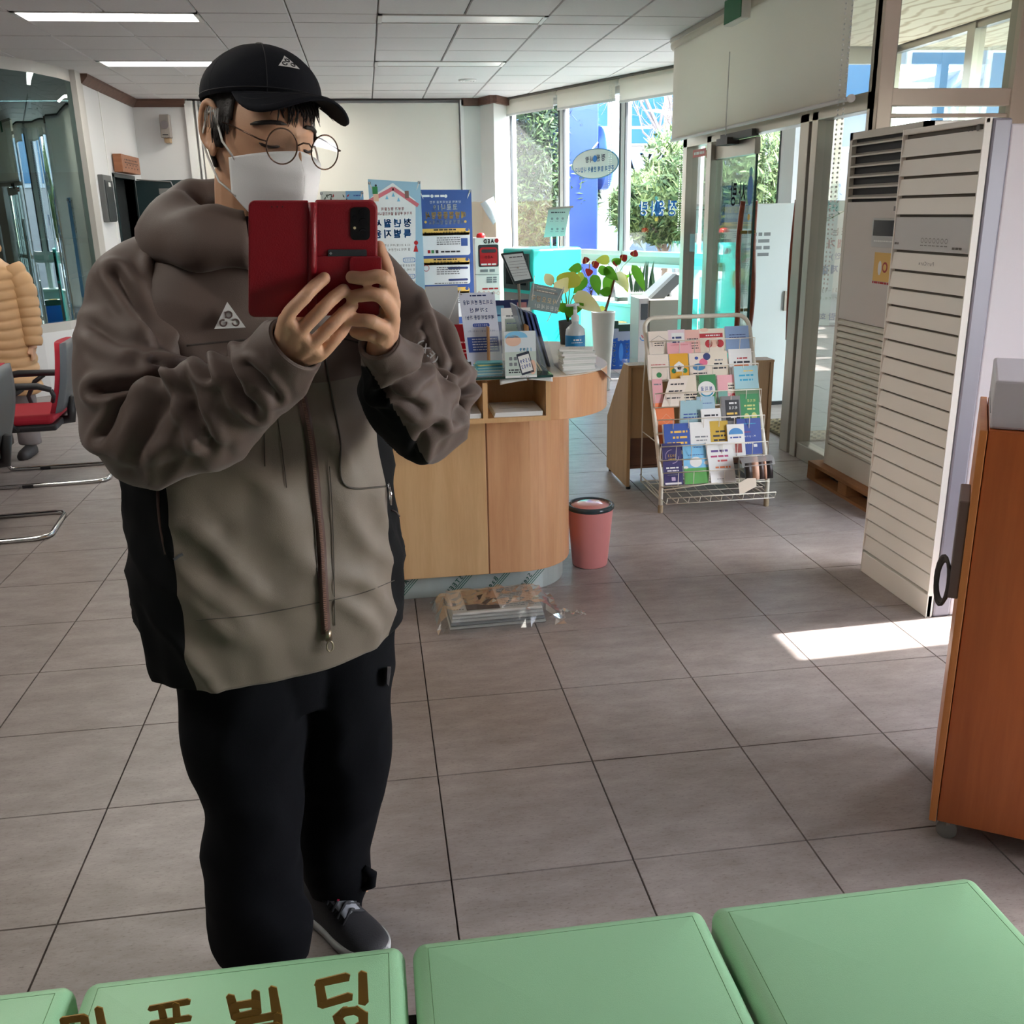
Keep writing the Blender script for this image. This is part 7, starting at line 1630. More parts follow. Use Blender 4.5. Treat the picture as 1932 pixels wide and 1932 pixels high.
# ---- cap
CAPM = M('cap_navy', (13, 16, 24), .85, bump=.3, bscale=900, spec=.2)
tl = math.radians(11)
def capP(az, pol, infl=0.0):
    rx, ry, rz = .085+infl, .107+infl, .086+infl
    x, y, z = rx*math.sin(pol)*math.sin(az), ry*math.sin(pol)*math.cos(az), rz*math.cos(pol)
    bulge = 1+.16*math.sin(pol)**3*max(0, math.cos(pol))
    x *= bulge; y *= bulge
    return x, y*math.cos(tl)-z*math.sin(tl)-.006, .044+y*math.sin(tl)+z*math.cos(tl)
capR = [[H(*capP(2*math.pi*k/72, math.radians(1.5+86.5*i/22), .0012*math.exp(-((((k*5) % 60)-30)/30.)**2*40) if False else 0)) for k in range(72)] for i in range(23)]
b = MB(); b.loft([list(reversed(r)) for r in capR], cap=False); b.poly(capR[0]); cap_o = b.build('cap', CAPM, per, smooth=True, thick=.003)
b = MB()
for k in range(6): b.tube([H(*capP(math.radians(30+60*k), math.radians(2+86*i/16), .0012)) for i in range(17)], .0009, 5)
b.build('seam', M('cap_seam', (14, 16, 24), .8), cap_o)
b = MB(); b.tube([H(*capP(2*math.pi*k/48, math.radians(84), .0015)) for k in range(48)], .0011, 5, closed=True); b.build('sweatband_stitch', MATS['cap_seam'], cap_o)
b = MB(); q = H(*capP(0, 0, .002)); b.ball(q, (.007, .007, .004), 12, 8); b.build('button', M('cap_button', (120, 116, 112), .6), cap_o, smooth=True)
rows = []
for i in range(9):
    r = i/8; row = []
    for k in range(33):
        a = math.radians(-62+124*k/32)
        x, y, z = capP(a, math.radians(87), .001); ex = .074*max(0, math.cos(a*90/62))**.55*r
        x2 = x+math.sin(a)*ex*.55; y2 = y+ex; z2 = z-.003+(ex/.074)*(.016-.014*r-6.5*(x2*x2))
        row.append(H(x2, y2, z2))
    rows.append(row)
b = MB(); b.sheet(rows); b.build('brim', CAPM, cap_o, smooth=True, thick=.004)
b = MB()
for f_ in (3, 5, 7): b.tube([q+Hz*.0024 for q in rows[f_][2:-2]], .0006, 4)
b.build('brim_stitch', MATS['cap_seam'], cap_o)
LW2 = M('logo_white_cloth', (208, 208, 206), .7)
def surf_logo(fn, s, parent, matd, name='emblem'):
    """white triangle with three dark letter rings; fn(u, v, lift) -> point, v up"""
    b = MB(); T = 10; g = {}
    for i in range(T+1):
        for j in range(i+1):
            u = (j-i/2)/T; v = .58-i/T*.95; g[(i, j)] = len(b.v); b.v.append(tuple(fn(u*1.12*s, v*s, .0008)))
    for i in range(T):
        for j in range(i+1):
            b.f.append((g[(i, j)], g[(i+1, j)], g[(i+1, j+1)])); b.mi.append(0)
            if j < i: b.f.append((g[(i, j)], g[(i+1, j+1)], g[(i, j+1)])); b.mi.append(0)
    o = b.build(name, LW2, parent, thick=.0006)
    b = MB()
    for (u, v, a0, a1) in ((0, .12, 0, 360), (-.22, -.17, 60, 380), (.22, -.17, -180, 140)):
        N = 18; pts = [(u+.115*math.cos(math.radians(a0+(a1-a0)*i/N)), v+.115*math.sin(math.radians(a0+(a1-a0)*i/N))) for i in range(N+1)]
        b.tube([fn(x*s, y*s, .0016) for x, y in pts], .030*s, 5)
    b.tube([fn(-.115*s, .23*s, .0016), fn(-.115*s, .0, .0016)], .028*s, 5)
    b.build('emblem_letter', matd, parent); return o
def capfn(u, v, lift): 
    az0, po0 = math.radians(-6), math.radians(56); return H(*capP(az0+u/.075, po0-v/.105, lift+.0015))
surf_logo(capfn, .028, cap_o, M('cap_ink', (18, 20, 28), .8))
# ---- glasses
GM = M('glasses_bronze', (84, 62, 50), .25, metal=.8)
gl_t = bpy.data.objects.new('glasses', None); COL.objects.link(gl_t); gl_t.parent = per
gy, gz2, gx, gr = .130, -.006, .0375, .0250
for s_ in (-1, 1):
    b = MB(); b.tube([H(s_*gx+gr*math.cos(t_), gy-.004*abs(s_*gx+gr*math.cos(t_))/.06, gz2+gr*math.sin(t_)) for t_ in [2*math.pi*i/40 for i in range(40)]], .0011, 8, closed=True); b.build('rim', GM, gl_t, smooth=True)
    b = MB(); b.poly([H(s_*gx+gr*.98*math.cos(t_), gy-.004*abs(s_*gx+gr*math.cos(t_))/.06, gz2+gr*.98*math.sin(t_)) for t_ in [2*math.pi*i/40 for i in range(40)]]); b.build('lens', glass_mat('lens_glass', (246, 248, 248), .05), gl_t)
    b = MB(); b.tube([H(s_*(gx+gr), gy-.005, gz2+.004), H(s_*(gx+gr+.008), gy-.010, gz2+.005), H(s_*.079, .05, .010), H(s_*.081, .0, .013), H(s_*.080, -.018, -.008)], .0011, 8); b.build('temple', GM, gl_t, smooth=True)
b = MB(); b.tube([H(-.0125, gy-.001, gz2+.004), H(-.005, gy+.003, gz2+.009), H(.005, gy+.003, gz2+.009), H(.0125, gy-.001, gz2+.004)], .0012, 8); b.build('bridge', GM, gl_t, smooth=True)
# ---- mask
MK = M('mask_white', (232, 233, 234), .8, bump=.2, bscale=900)
def yc(z):
    T = [(-.004, .114), (-.02, .120), (-.042, .136), (-.07, .138), (-.10, .126), (-.14, .105)]
    for (z0, y0), (z1, y1) in zip(T[:-1], T[1:]):
        if z <= z0 and z >= z1: return y0+(y1-y0)*(z0-z)/(z0-z1)
    return T[0][1] if z > T[0][0] else T[-1][1]
def maskP(s, t):
    zt = -.010-.026*abs(s)**1.3; zb = -.138+.052*abs(s)**1.6; z = zt+(zb-zt)*t
    w_ = 1-.10*t; x = .080*math.sin(s*math.radians(70))/math.sin(math.radians(70))*w_
    y = yc(z)-(yc(z)-.050)*abs(s)**1.25
    return x, y, z
rows = [[H(*maskP(-1+2*k/40, i/24)) for k in range(41)] for i in range(25)]
b = MB(); b.sheet(rows); mask = b.build('mask', MK, per, smooth=True, thick=.0015)
STI = M('mask_stitch', (196, 198, 198), .8); b = MB()
for off in (.045, .075): b.tube([H(*maskP(-.97+1.94*k/40, off)) for k in range(41)], .0006, 4)
b.tube([H(*maskP(-.94, .03+.94*k/20)) for k in range(21)], .0006, 4); b.tube([H(*maskP(.0, .02+.96*k/20)) for k in range(21)], .0009, 4); b.build('seam', STI, mask)
for s_ in (-1, 1):
    b = MB(); b.tube([H(*maskP(s_*.90, .08)), H(s_*.084, .035, -.015), H(s_*.084, .004, .026), H(s_*.082, -.022, .020)], .0018, 6)
    b.tube([H(*maskP(s_*.90, .94)), H(s_*.078, .02, -.075), H(s_*.082, -.010, -.045), H(s_*.084, -.030, -.020), H(s_*.082, -.022, .020)], .0018, 6); b.build('ear_loop', M('loop_white', (228, 228, 224), .7), mask, smooth=True)
p = Print(H(*maskP(-.33, .80)), Hx, Hz, Hf, .004); p.text('KF94', 0, 0, .008, M('mask_print', (170, 172, 172), .8)); p.build('emboss', mask)
# ---- jacket
BRW = M('jacket_brown', (82, 66, 58), .62, var=.05, vscale=30, bump=.2, bscale=900, sheen=.1); OLV = M('jacket_olive', (103, 92, 80), .62, var=.05, vscale=30, bump=.2, bscale=900, sheen=.1); BLK = M('jacket_black', (9, 10, 12), .85, spec=.15)
tf = math.radians(22); TFx, TFy = math.sin(tf), -math.cos(tf)          # torso facing
TC = Vector((-.215, 1.75, 0)); TL = Vector((math.cos(tf), math.sin(tf), 0)); TF = Vector((TFx, TFy, 0))
RG = [(.735, .238, .160), (.78, .243, .164), (.86, .243, .166), (.95, .240, .166), (1.05, .236, .162), (1.15, .234, .158), (1.24, .238, .154), (1.32, .232, .148), (1.38, .220, .140), (1.43, .192, .126), (1.47, .150, .110), (1.505, .110, .098)]
def torso(z_list, n=112):
    rings = []; Q = crom(RG, 8)
    for q in Q:
        z, a, b_ = q; ring = []
        for k in range(n):
            t_ = 2*math.pi*k/n; c_, s_ = math.cos(t_), math.sin(t_); e = .82
            u = a*math.copysign(abs(c_)**e, c_); v = b_*math.copysign(abs(s_)**e, s_)     # v>0 is front
            zz = z
            if z < .80: zz = z+.03*max(0, -v/b_)*-1*(.80-z)/.065+.02*max(0, u/a)*(.80-z)/.065
            P_ = TC+TL*u+TF*v+Vector((0, 0, zz))
            nrm = (TL*u/a/a+TF*v/b_/b_).normalized()
            f1 = noise.noise(Vector((P_.x*7, P_.y*7, P_.z*5+3))); f2 = 1-abs(noise.noise(Vector((P_.x*11+P_.z*6, P_.y*9, P_.z*7)))); f3 = noise.noise(Vector((P_.x*30, P_.y*30, P_.z*18)))
            w_ = 1.0 if z < 1.3 else max(0, (1.45-z)/.15)
            P_ += nrm*w_*(.013*f1+.016*(max(0, f2)**3-.5)+.004*f3)
            ring.append(P_)
        rings.append(ring)
    return rings
TR = torso(None); n = len(TR[0])
jb = MB(); jb.loft([[L_(p) for p in r] for r in TR], cap=False)
mi = []
for i in range(len(TR)-1):
    zr = sum(p.z for p in TR[i])/n
    for k in range(n):
        t_ = 2*math.pi*(k+.5)/n; c_, s_ = math.cos(t_), math.sin(t_); az = math.degrees(math.atan2(math.copysign(abs(c_)**.82, c_)*.24, math.copysign(abs(s_)**.82, s_)*.16))
        side = abs(az) > 58
        mi.append(2 if side and zr < 1.24 else 0 if zr > 1.255 else 1)
jb.mi = mi
jk = jb.build('jacket', [BRW, OLV, BLK], per, smooth=True, thick=.004)
def tpt(az, z, lift=0.0):
    """point on the jacket surface at azimuth az (deg, 0 = zip, + = picture right) and height z"""
    i = min(range(len(TR)), key=lambda i_: abs(TR[i_][0].z-z)); best = None
    zs_ = [abs(sum(p.z for p in r)/n-z) for r in TR]; i = zs_.index(min(zs_)); r = TR[i]
    bd = 1e9
    for k in range(n):
        rel = r[k]-TC; a = math.degrees(math.atan2(rel.dot(TL), rel.dot(TF))); d = abs(a-az)
        if d < bd: bd, kk = d, k
    rel = r[kk]-TC; nn = Vector((rel.x, rel.y, 0)).normalized(); return L_(r[kk]+nn*lift+Vector((0, 0, z-r[kk].z)))
from mathutils.bvhtree import BVHTree
JT = BVHTree.FromPolygons([Vector(v) for v in jb.v], jb.f)
def rc(x, y, lift=.002, tree=None):
    """jacket surface point along the pixel ray (person space)"""
    d = ray(x, y).normalized(); hit = (tree or JT).ray_cast(CO-PER0, d)
    p = hit[0] if hit[0] is not None else L_(atY(x, y, 1.62))
    return p-d*lift
# zip
ZP = [(562, 720), (578, 790), (590, 870), (598, 950), (606, 1030), (610, 1110), (615, 1195)]
zp = [tuple(rc(x, y, .006)) for x, y in [tuple(q) for q in crom(ZP, 8)]]
b = MB(); nz = []
for q in zp: nz.append((Vector(q)-TL*.0085, Vector(q)+TL*.0085))
b.sheet([[a_, (a_+c_)/2+TF*.003, c_] for a_, c_ in nz]); b.build('zip_tape', M('zip_brown', (70, 46, 40), .6), jk, smooth=True, thick=.001)
b = MB()
for i in range(len(zp)-1):
    for s_ in range(3):
        q = Vector(zp[i]).lerp(Vector(zp[i+1]), s_/3)+TF*.004; b.obox(q-TL*.0028+Vector((0, 0, -.001)), TL*.0056, TF*.0014, Vector((0, 0, .0016)))
b.build('zip_teeth', M('zip_teeth', (126, 92, 78), .4), jk)['kind'] = 'stuff'
MET = M('zip_metal', (150, 138, 118), .3, metal=.9)
q = rc(619, 1200, .008); b = MB(); b.obox(q-TL*.006-Vector((0, 0, .008)), TL*.012, TF*.004, Vector((0, 0, .02))); b.tube([q+TF*.006+TL*(.006*math.cos(t_))+Vector((0, 0, -.018+.010*math.sin(t_))) for t_ in [2*math.pi*i/16 for i in range(16)]], .0016, 6, closed=True); b.build('zip_pull', MET, jk, smooth=True)
# seams, pocket flap
SM = M('jacket_seam', (62, 56, 48), .7); SMB = M('jacket_seam_brown', (52, 42, 38), .7)
def seam(pts, mat=SM, r=.0009, name='seam'): b = MB(); b.tube([rc(q[0], q[1], .0045) for q in crom(pts, 10)], r, 5); return b.build(name, mat, jk, smooth=True)
seam([(612, 665), (626, 745), (642, 830), (651, 915), (735, 918)], r=.0018); seam([(352, 652), (420, 645), (480, 640)], SMB, .0016); seam([(592, 640), (640, 638), (682, 648)], SMB, .0016)
seam([(588, 880), (592, 960), (598, 1060), (606, 1180)]); seam([(622, 880), (627, 960), (630, 1060), (632, 1180)]); seam([(520, 760), (534, 860), (541, 920)]); seam([(498, 800), (500, 880)]); seam([(370, 1170), (480, 1160), (596, 1138), (680, 1120), (744, 1095)])
b = MB(); q = rc(734, 925, .012); b.tube([q+Vector((0, 0, .012)), q+TF*.008+Vector((0, 0, -.004)), q+TF*.006+Vector((0, 0, -.026)), q+Vector((0, 0, -.012))], .0018, 6, closed=True); b.build('pocket_pull', CHROME, jk, smooth=True)
b = MB(); q = rc(738, 962, .006); b.tube([q, q+TL*.010+Vector((0, 0, -.006)), q+TL*.016+Vector((0, 0, -.016))], .002, 6); b.build('drawcord', SMB, jk, smooth=True)
b = MB(); b.tube([rc(x_, y_, .003) for x_, y_ in ((298, 925), (299, 955), (302, 985), (307, 1015), (313, 1045))], .003, 6); b.build('side_zip', M('zip_brown', (70, 46, 40), .6), jk, smooth=True)
b = MB(); b.tube([rc(x_, y_, .003) for x_, y_ in ((328, 1056), (336, 1050), (345, 1045))], .0025, 6); b.build('side_tab', M('tab_grey', (60, 62, 64), .5), jk)
# chest emblem
def chestfn(u, v, lift):
    c = rc(432, 600, .004); nn = (CO-PER0-c).normalized(); ux = nn.cross(Vector((0, 0, 1))).normalized()*-1; vy = Vector((0, 0, 1))-nn*nn.z; return c-ux*u*-1*-1+vy.normalized()*v+nn*lift
_c = rc(432, 600, .005); _n = (CO-PER0-_c).normalized(); _u = Vector((0, 0, 1)).cross(_n).normalized(); _v = _n.cross(_u)
surf_logo(lambda u, v, lift: _c+_u*u+_v*v+_n*(lift+.004), .043, jk, M('jacket_ink', (84, 66, 62), .8))
# sleeves
CREASE = {0: [([(222, 522), (250, 570), (300, 642), (346, 706)], 11, .012), ([(300, 500), (326, 590), (352, 690)], 12, .011), ([(190, 738), (260, 733), (346, 710)], 11, .016), ([(284, 690), (320, 704), (348, 712)], 7, .010), ([(203, 820), (240, 765), (285, 735)], 10, .009), ([(362, 700), (366, 770), (396, 832)], 12, .012),
              ([(330, 735), (296, 790), (268, 850)], 13, .009), ([(428, 672), (455, 750), (482, 772)], 10, .011), ([(392, 672), (402, 712)], 8, .010), ([(252, 880), (320, 868), (420, 842)], 14, .006), ([(178, 620), (230, 650), (290, 660)], 14, .007), ([(470, 690), (500, 720), (520, 745)], 8, .007)],
          1: [([(722, 736), (785, 697), (802, 655)], 9, .010), ([(722, 736), (760, 748), (782, 760)], 9, .009), ([(850, 790), (862, 745), (884, 722)], 10, .009), ([(783, 852), (796, 812), (815, 800)], 10, .009), ([(812, 560), (842, 650), (868, 740)], 9, .007), ([(800, 620), (830, 690), (852, 700)], 8, .008)]}
def crease(p, which):
    x, y = to_px(p+PER0); tot = 0.0
    for pts, w, amp in CREASE[which]:
        best = 1e9; end = 1.0
        for (x0, y0), (x1, y1) in zip(pts[:-1], pts[1:]):
            dx, dy = x1-x0, y1-y0; t = max(0, min(1, ((x-x0)*dx+(y-y0)*dy)/(dx*dx+dy*dy))); d = math.hypot(x-x0-t*dx, y-y0-t*dy)
            if d < best: best = d
        if best < 5*w: tot += amp*(-math.exp(-(best/w)**2)+.75*math.exp(-((best-1.9*w)/(1.1*w))**2))
    return tot
def wrs(seed, elb):
    wh = 0 if seed < 3 else 1
    def f(t, a, p):
        f1 = noise.noise(Vector((p.x*9+seed, p.y*9, p.z*9))); r1 = 1-abs(noise.noise(Vector((t*7+math.sin(a+seed)*.9+seed, math.cos(a+seed)*.8, seed*3)))); e = math.exp(-((t-elb)/.22)**2)
        r2 = 1-abs(noise.noise(Vector((p.x*8+p.z*3, p.y*6+seed, p.z*6-p.x*4)))); f3 = noise.noise(Vector((p.x*34, p.y*34, p.z*34)))
        tp = min(1, t*8)*min(1, (1-t)*7)
        return tp*(.009*f1+(.006+.008*e)*(max(0, r1)**2.4-.5)+.009*(max(0, r2)**2.6-.5)+.001*f3+crease(p, wh))
    return f
for A, sd_, nm in ((A1, 1.7, 'sleeve'), (A2, 5.2, 'sleeve')):
    sl_ = limb([(L_(p), r) for p, r in A], 120, 24, wrs(sd_, .5), cap=False)
    if A is A2:
        mi = []
        for f in sl_.f:
            c = sum((Vector(sl_.v[i]) for i in f), Vector())/len(f)+PER0; x, y = to_px(c); lx = 698+(y-705)*.62
            mi.append(1 if (y > 690 and x < lx+6) else 0)
        sl_.mi = mi
    so = sl_.build(nm, [BRW, BLK], jk, smooth=True, thick=.004)
    # cuff band
    p, r = A[-1]; q, r_ = A[-2]; d = (p-q).normalized(); sd1 = d.orthogonal().normalized(); sd2 = d.cross(sd1)
    b = MB(); b.loft([[L_(p+d*h_+(sd1*math.cos(2*math.pi*k/40)+sd2*math.sin(2*math.pi*k/40))*(r*1.0-dr)) for k in range(40)] for h_, dr in ((-.022, .000), (-.004, -.0015), (.003, .0005), (.001, .004), (-.012, .006))], cap=False); b.build('cuff', BRW, jk, smooth=True)
# lettering on the far sleeve
WT = M('sleeve_white', (222, 222, 222), .6)
ST = BVHTree.FromPolygons([Vector(v) for v in sl_.v], sl_.f)
for st, x, y, x2, y2, hh in (('(EX)', 806, 664, 822, 682, .017), ('<', 842, 713, 850, 724, .010)):
    c0 = rc(x, y, .014, ST); u_ = (rc(x2, y2, .014, ST)-c0).normalized(); n_ = -ray(x, y).normalized(); v_ = n_.cross(u_); v_ = v_ if v_.z > 0 else -v_
    p = Print(c0, u_, v_, n_, .001); p.text(st, .0, .0, hh, WT, weight=.02); p.build('sleeve_lettering', jk)
# hood lying round the neck
HN = Vector((-.212, 1.735, 1.50)); rings = []; NS = 64
for k in range(NS+1):
    a = -math.radians(168)+2*math.radians(168)*k/NS            # 0 = back of neck, ends meet at the front
    bx = -TF; lat = TL
    d = bx*math.cos(a)+lat*math.sin(a); fr = (1-math.cos(a))/2    # 0 back, 1 front
    c = HN+d*(.108+.012*(1-fr))+Vector((0, 0, .028-.034*fr))+TF*(.022*fr); ra, rb = .050-.008*fr, .066-.020*fr
    tang = (-bx*math.sin(a)+lat*math.cos(a)).normalized(); ring = []
    for j in range(26):
        t_ = 2*math.pi*j/26; P_ = c+d*(ra*math.cos(t_))+Vector((0, 0, 1))*(rb*math.sin(t_))+d*(.018*math.sin(t_)*-1)
        P_ += (d*math.cos(t_)+Vector((0, 0, math.sin(t_))))*(.011*noise.noise(Vector((P_.x*11, P_.y*11, P_.z*9)))+.012*(.75-abs(noise.noise(Vector((P_.x*14+5, P_.y*14, P_.z*10))))-.5))
        ring.append(L_(P_))
    rings.append(ring)
b = MB(); b.loft(rings); hd = b.build('hood', BRW, jk, smooth=True)
# fix outward faces by recalculating below; dark lining inside the collar
b = MB(); b.loft([[L_(HN+Vector((math.cos(t_)*r_, math.sin(t_)*r_, z_))+TF*.0) for t_ in [2*math.pi*i/40 for i in range(40)]] for r_, z_ in ((.090, -.04), (.092, .0), (.088, .03))], cap=False); b.build('hood_lining', M('lining_navy', (34, 34, 48), .7), jk, smooth=True, thick=.003)
q = rc(400, 497, .012); b = MB(); b.tube([q+TL*-.012, q+TL*-.004+Vector((0, 0, -.010)), q+TL*.010+Vector((0, 0, -.006)), q+TL*.012+Vector((0, 0, .004)), q+Vector((0, 0, .008))], .0016, 6, closed=True); b.build('cord_loop', BLACK, jk, smooth=True)
# ---- trousers
TRM = M('trousers_black', (8, 9, 13), .9, bump=.2, bscale=700, spec=.12)
def lp(x, y, Y): return L_(atY(x, y, Y))
def legwr(seed):
    def f(t, a, p): return .010*noise.noise(Vector((p.x*8+seed, p.y*8, p.z*7)))+.010*(.25-abs(noise.noise(Vector((p.x*10, p.y*10+seed, p.z*9)))))
    return f
def lr(l, r, y, Y): P_ = atY((l+r)/2, y, Y); return (L_(P_), (r-l)/2/ppm(P_))
leg1 = limb([lr(316, 580, 1190, 1.74), lr(332, 576, 1270, 1.73), lr(352, 574, 1400, 1.72), lr(384, 572, 1510, 1.71), lr(388, 570, 1640, 1.70), lr(402, 571, 1760, 1.69), (L_((-.28, 1.665, .16)), .086), (L_((-.28, 1.665, .085)), .08)], 48, 12, legwr(1))
leg2 = limb([lr(520, 750, 1190, 1.79), lr(550, 748, 1270, 1.79), lr(562, 737, 1400, 1.80), lr(566, 718, 1500, 1.82), lr(568, 702, 1590, 1.84), lr(574, 701, 1640, 1.855), lr(588, 682, 1690, 1.87), lr(594, 680, 1720, 1.88), lr(598, 680, 1752, 1.885)], 48, 12, legwr(4))
tb_ = MB(); tb_.v += leg1.v; tb_.f += leg1.f; o = len(tb_.v); tb_.v += leg2.v; tb_.f += [tuple(i+o for i in f) for f in leg2.f]
hip = limb([(L_((-.215, 1.775, .62)), .12), (L_((-.215, 1.775, .72)), .135), (L_((-.215, 1.765, .86)), .13)], 40, 6); o = len(tb_.v); tb_.v += hip.v; tb_.f += [tuple(i+o for i in f) for f in hip.f]
tb_.mi = [0]*len(tb_.f)
tro = remesh(tb_, .006, 'trousers', TRM, per, 3)
b = MB(); b.prism([lp(731, 1262, 1.70), lp(738, 1262, 1.72), lp(734, 1295, 1.72), lp(730, 1290, 1.70)], (0, .01, 0)); b.build('pocket_slit', BLACK, tro)
b = MB(); b.tube([lp(686, 1638, 1.80), lp(702, 1650, 1.80), lp(700, 1668, 1.80), lp(684, 1678, 1.80)], [.008, .012, .012, .006], 10); b.build('hem_toggle', TRM, tro, smooth=True)
# ---- shoes
SHB = M('shoe_black', (34, 34, 38), .6, bump=.3, bscale=300); SHG = M('shoe_grey', (140, 142, 148), .5); SOLE = M('shoe_sole', (186, 188, 186), .6); SHR = M('shoe_pink', (214, 40, 80), .4); LACE = M('shoe_lace', (40, 40, 44), .7)
def shoe(heel, dirv, name='shoe'):
    d = Vector((*dirv, 0)).normalized(); s_ = Vector((-d.y, d.x, 0)); H0 = L_(heel); Lh = .285
    prof = [(0, .030, .085), (.03, .036, .095), (.08, .038, .098), (.13, .040, .090), (.18, .046, .070), (.23, .046, .056), (.265, .036, .046), (.283, .018, .036)]
    def ring(x, w, h, z0): return [H0+d*x+s_*(w*math.copysign(abs(math.cos(t_))**.8, math.cos(t_)))+Vector((0, 0, z0+max(0, (h-z0))*max(0, math.sin(t_))**.75)) for t_ in [math.pi*i/20 for i in range(21)]]+[H0+d*x+s_*(-w*.9)+Vector((0, 0, z0)), H0+d*x+s_*(w*.9)+Vector((0, 0, z0))]
    Q = crom(prof, 5); b = MB(); b.loft([ring(x, w, h, .022) for x, w, h in Q]); so_ = b.build(name, SHB, per, smooth=True)
    b = MB(); b.loft([[H0+d*x+s_*(w*1.08*c_)+Vector((0, 0, z_+.008*(x/.28)**3)) for c_, z_ in ((-1, .004), (-1.02, .016), (-.98, .026), (.98, .026), (1.02, .016), (1, .004))] for x, w, h in [(-.006, .022, 0)]+[tuple(q) for q in Q]]); b.build('sole', SOLE, so_, smooth='auto')
    b = MB(); b.sheet([[H0+d*(.085+.10*i/6)+s_*(.020*(j/4*2-1))+Vector((0, 0, .112-.036*i/6-.004*(j-2)**2*.4)) for j in range(5)] for i in range(7)]); b.build('tongue', SHG, so_, smooth=True, thick=.006)
    b = MB()
    for k in range(5):
        x = .105+.018*k; z = .108-.008*k; b.tube([H0+d*x-s_*.030+Vector((0, 0, z-.014)), H0+d*(x+.006)+Vector((0, 0, z+.004)), H0+d*(x+.012)+s_*.030+Vector((0, 0, z-.014))], .0035, 6); b.tube([H0+d*x+s_*.030+Vector((0, 0, z-.014)), H0+d*(x+.006)+Vector((0, 0, z+.006)), H0+d*(x+.012)-s_*.030+Vector((0, 0, z-.014))], .0035, 6)
    b.build('lace', LACE, so_, smooth=True)
    for k in range(2): q = H0+d*(.098+.05*k)+Vector((0, 0, .118-.022*k)); b = MB(); b.tube([q-s_*.012, q, q+s_*.012], .006, 6); b.build('pull_tab', SHR, so_, smooth=True)
    b = MB(); b.tube([H0+d*.01+s_*.036*1.0+Vector((0, 0, .045)), H0+d*.05+s_*.041+Vector((0, 0, .05)), H0+d*.09+s_*.041+Vector((0, 0, .032))], .004, 6); b.build('side_stripe', SHG, so_, smooth=True)
shoe((-.235, 1.915, 0), (.62, -.78)); shoe((-.30, 1.73, 0), (.35, -.94))
# ---- phone in its case
pt = thing('phone_case', 'dark red flip phone case with black camera window held in both hands', 'phone', PHo)
def pq(x, y, off=0.): return ph(x, y, off)-PHo
CRD = M('case_red', (138, 15, 30), .38, var=.08, vscale=60, bump=.25, bscale=500); 
def rr_px(x0, y0, x1, y1, r, off, corners='abcd'):
    pts = []
    for nm, cx, cy_, st in (('a', x1-r, y0+r, -90), ('b', x1-r, y1-r, 0), ('c', x0+r, y1-r, 90), ('d', x0+r, y0+r, 180)):
        if nm in corners:
            for i in range(7): a = math.radians(st+15*i); pts.append(pq(cx+r*math.cos(a), cy_+r*math.sin(a), off))
        else: pts.append(pq({'a': x1, 'b': x1, 'c': x0, 'd': x0}[nm], {'a': y0, 'b': y1, 'c': y1, 'd': y0}[nm], off))
    return pts
b = MB(); b.prism(rr_px(596, 381, 713, 596, 14, 0, 'ab'), -PHn*.013); b.build('back_half', CRD, pt, bev=.003)
b = MB(); b.prism(rr_px(469, 379, 582, 599, 12, .003, 'cd'), -PHn*.004); b.build('cover_flap', CRD, pt, bev=.0018)
b = MB(); b.sheet([[pq(581+16*j/6, y, .0015+.004*math.sin(j/6*math.pi)) for j in range(7)] for y in (382, 490, 597)]); b.build('spine', CRD, pt, smooth=True, thick=.003)
b = MB(); b.prism(rr_px(661, 391, 698, 453, 9, .0012), -PHn*.001); cw = b.build('camera_window', M('cam_black', (16, 20, 22), .25), pt)
for x, y, r in ((685, 402, 8), (685, 420, 8), (685, 439, 8), (669, 411, 4)):
    c = pq(x, y, .0014); k = r/ppm(ph(x, y)); b = MB(); b.prism([c+PHr*(k*math.cos(t_))+PHu*(k*math.sin(t_)) for t_ in [2*math.pi*i/24 for i in range(24)]], PHn*.0012); le = b.build('lens_ring', M('lens_ring', (34, 38, 42), .2, metal=.5), cw)
    b = MB(); b.prism([c+PHn*.0012+PHr*(k*.55*math.cos(t_))+PHu*(k*.55*math.sin(t_)) for t_ in [2*math.pi*i/20 for i in range(20)]], PHn*.0004); b.build('lens_glass', M('lens_black', (6, 8, 12), .05), cw)
c = pq(669, 430, .0016); k = 2.6/ppm(ph(669, 430)); b = MB(); b.prism([c+PHr*(k*math.cos(t_))+PHu*(k*math.sin(t_)) for t_ in [2*math.pi*i/16 for i in range(16)]], PHn*.0006); b.build('flash', M('flash_cream', (226, 214, 170), .3), cw)
b = MB(); b.prism(rr_px(590, 484, 716, 596, 6, .003, 'b'), -PHn*.003); b.build('card_pocket', CRD, pt, bev=.001)
b = MB(); b.prism(rr_px(619, 471, 692, 490, 3, .002), -PHn*.001); b.build('card', M('card_grey', (52, 58, 62), .4), pt); c = pq(624, 478, .0024); b = MB(); k = 3/ppm(ph(624, 478)); b.prism([c+PHr*k, c+PHu*k, c-PHr*k, c-PHu*k], PHn*.0003); b.build('card_mark', M('card_silver', (150, 156, 156), .3), pt)
b = MB(); b.prism(rr_px(659, 486, 720, 516, 9, .0062, 'cd'), -PHn*.003); b.build('magnetic_strap', CRD, pt, bev=.001)
c = pq(590, 390, .005); k = 3.4/ppm(ph(590, 390)); b = MB(); b.tube([c+PHr*(k*math.cos(t_))+PHu*(k*1.25*math.sin(t_)) for t_ in [2*math.pi*i/18 for i in range(18)]], .0009, 6, closed=True); b.build('eyelet', CHROME, pt, smooth=True)
b = MB()
for x in (513, 523, 533): b.prism([pq(x+1.3*math.cos(t_), 390+1.3*math.sin(t_), .0036) for t_ in [2*math.pi*i/8 for i in range(8)]], PHn*.0003)
b.build('speaker_hole', BLACK, pt)
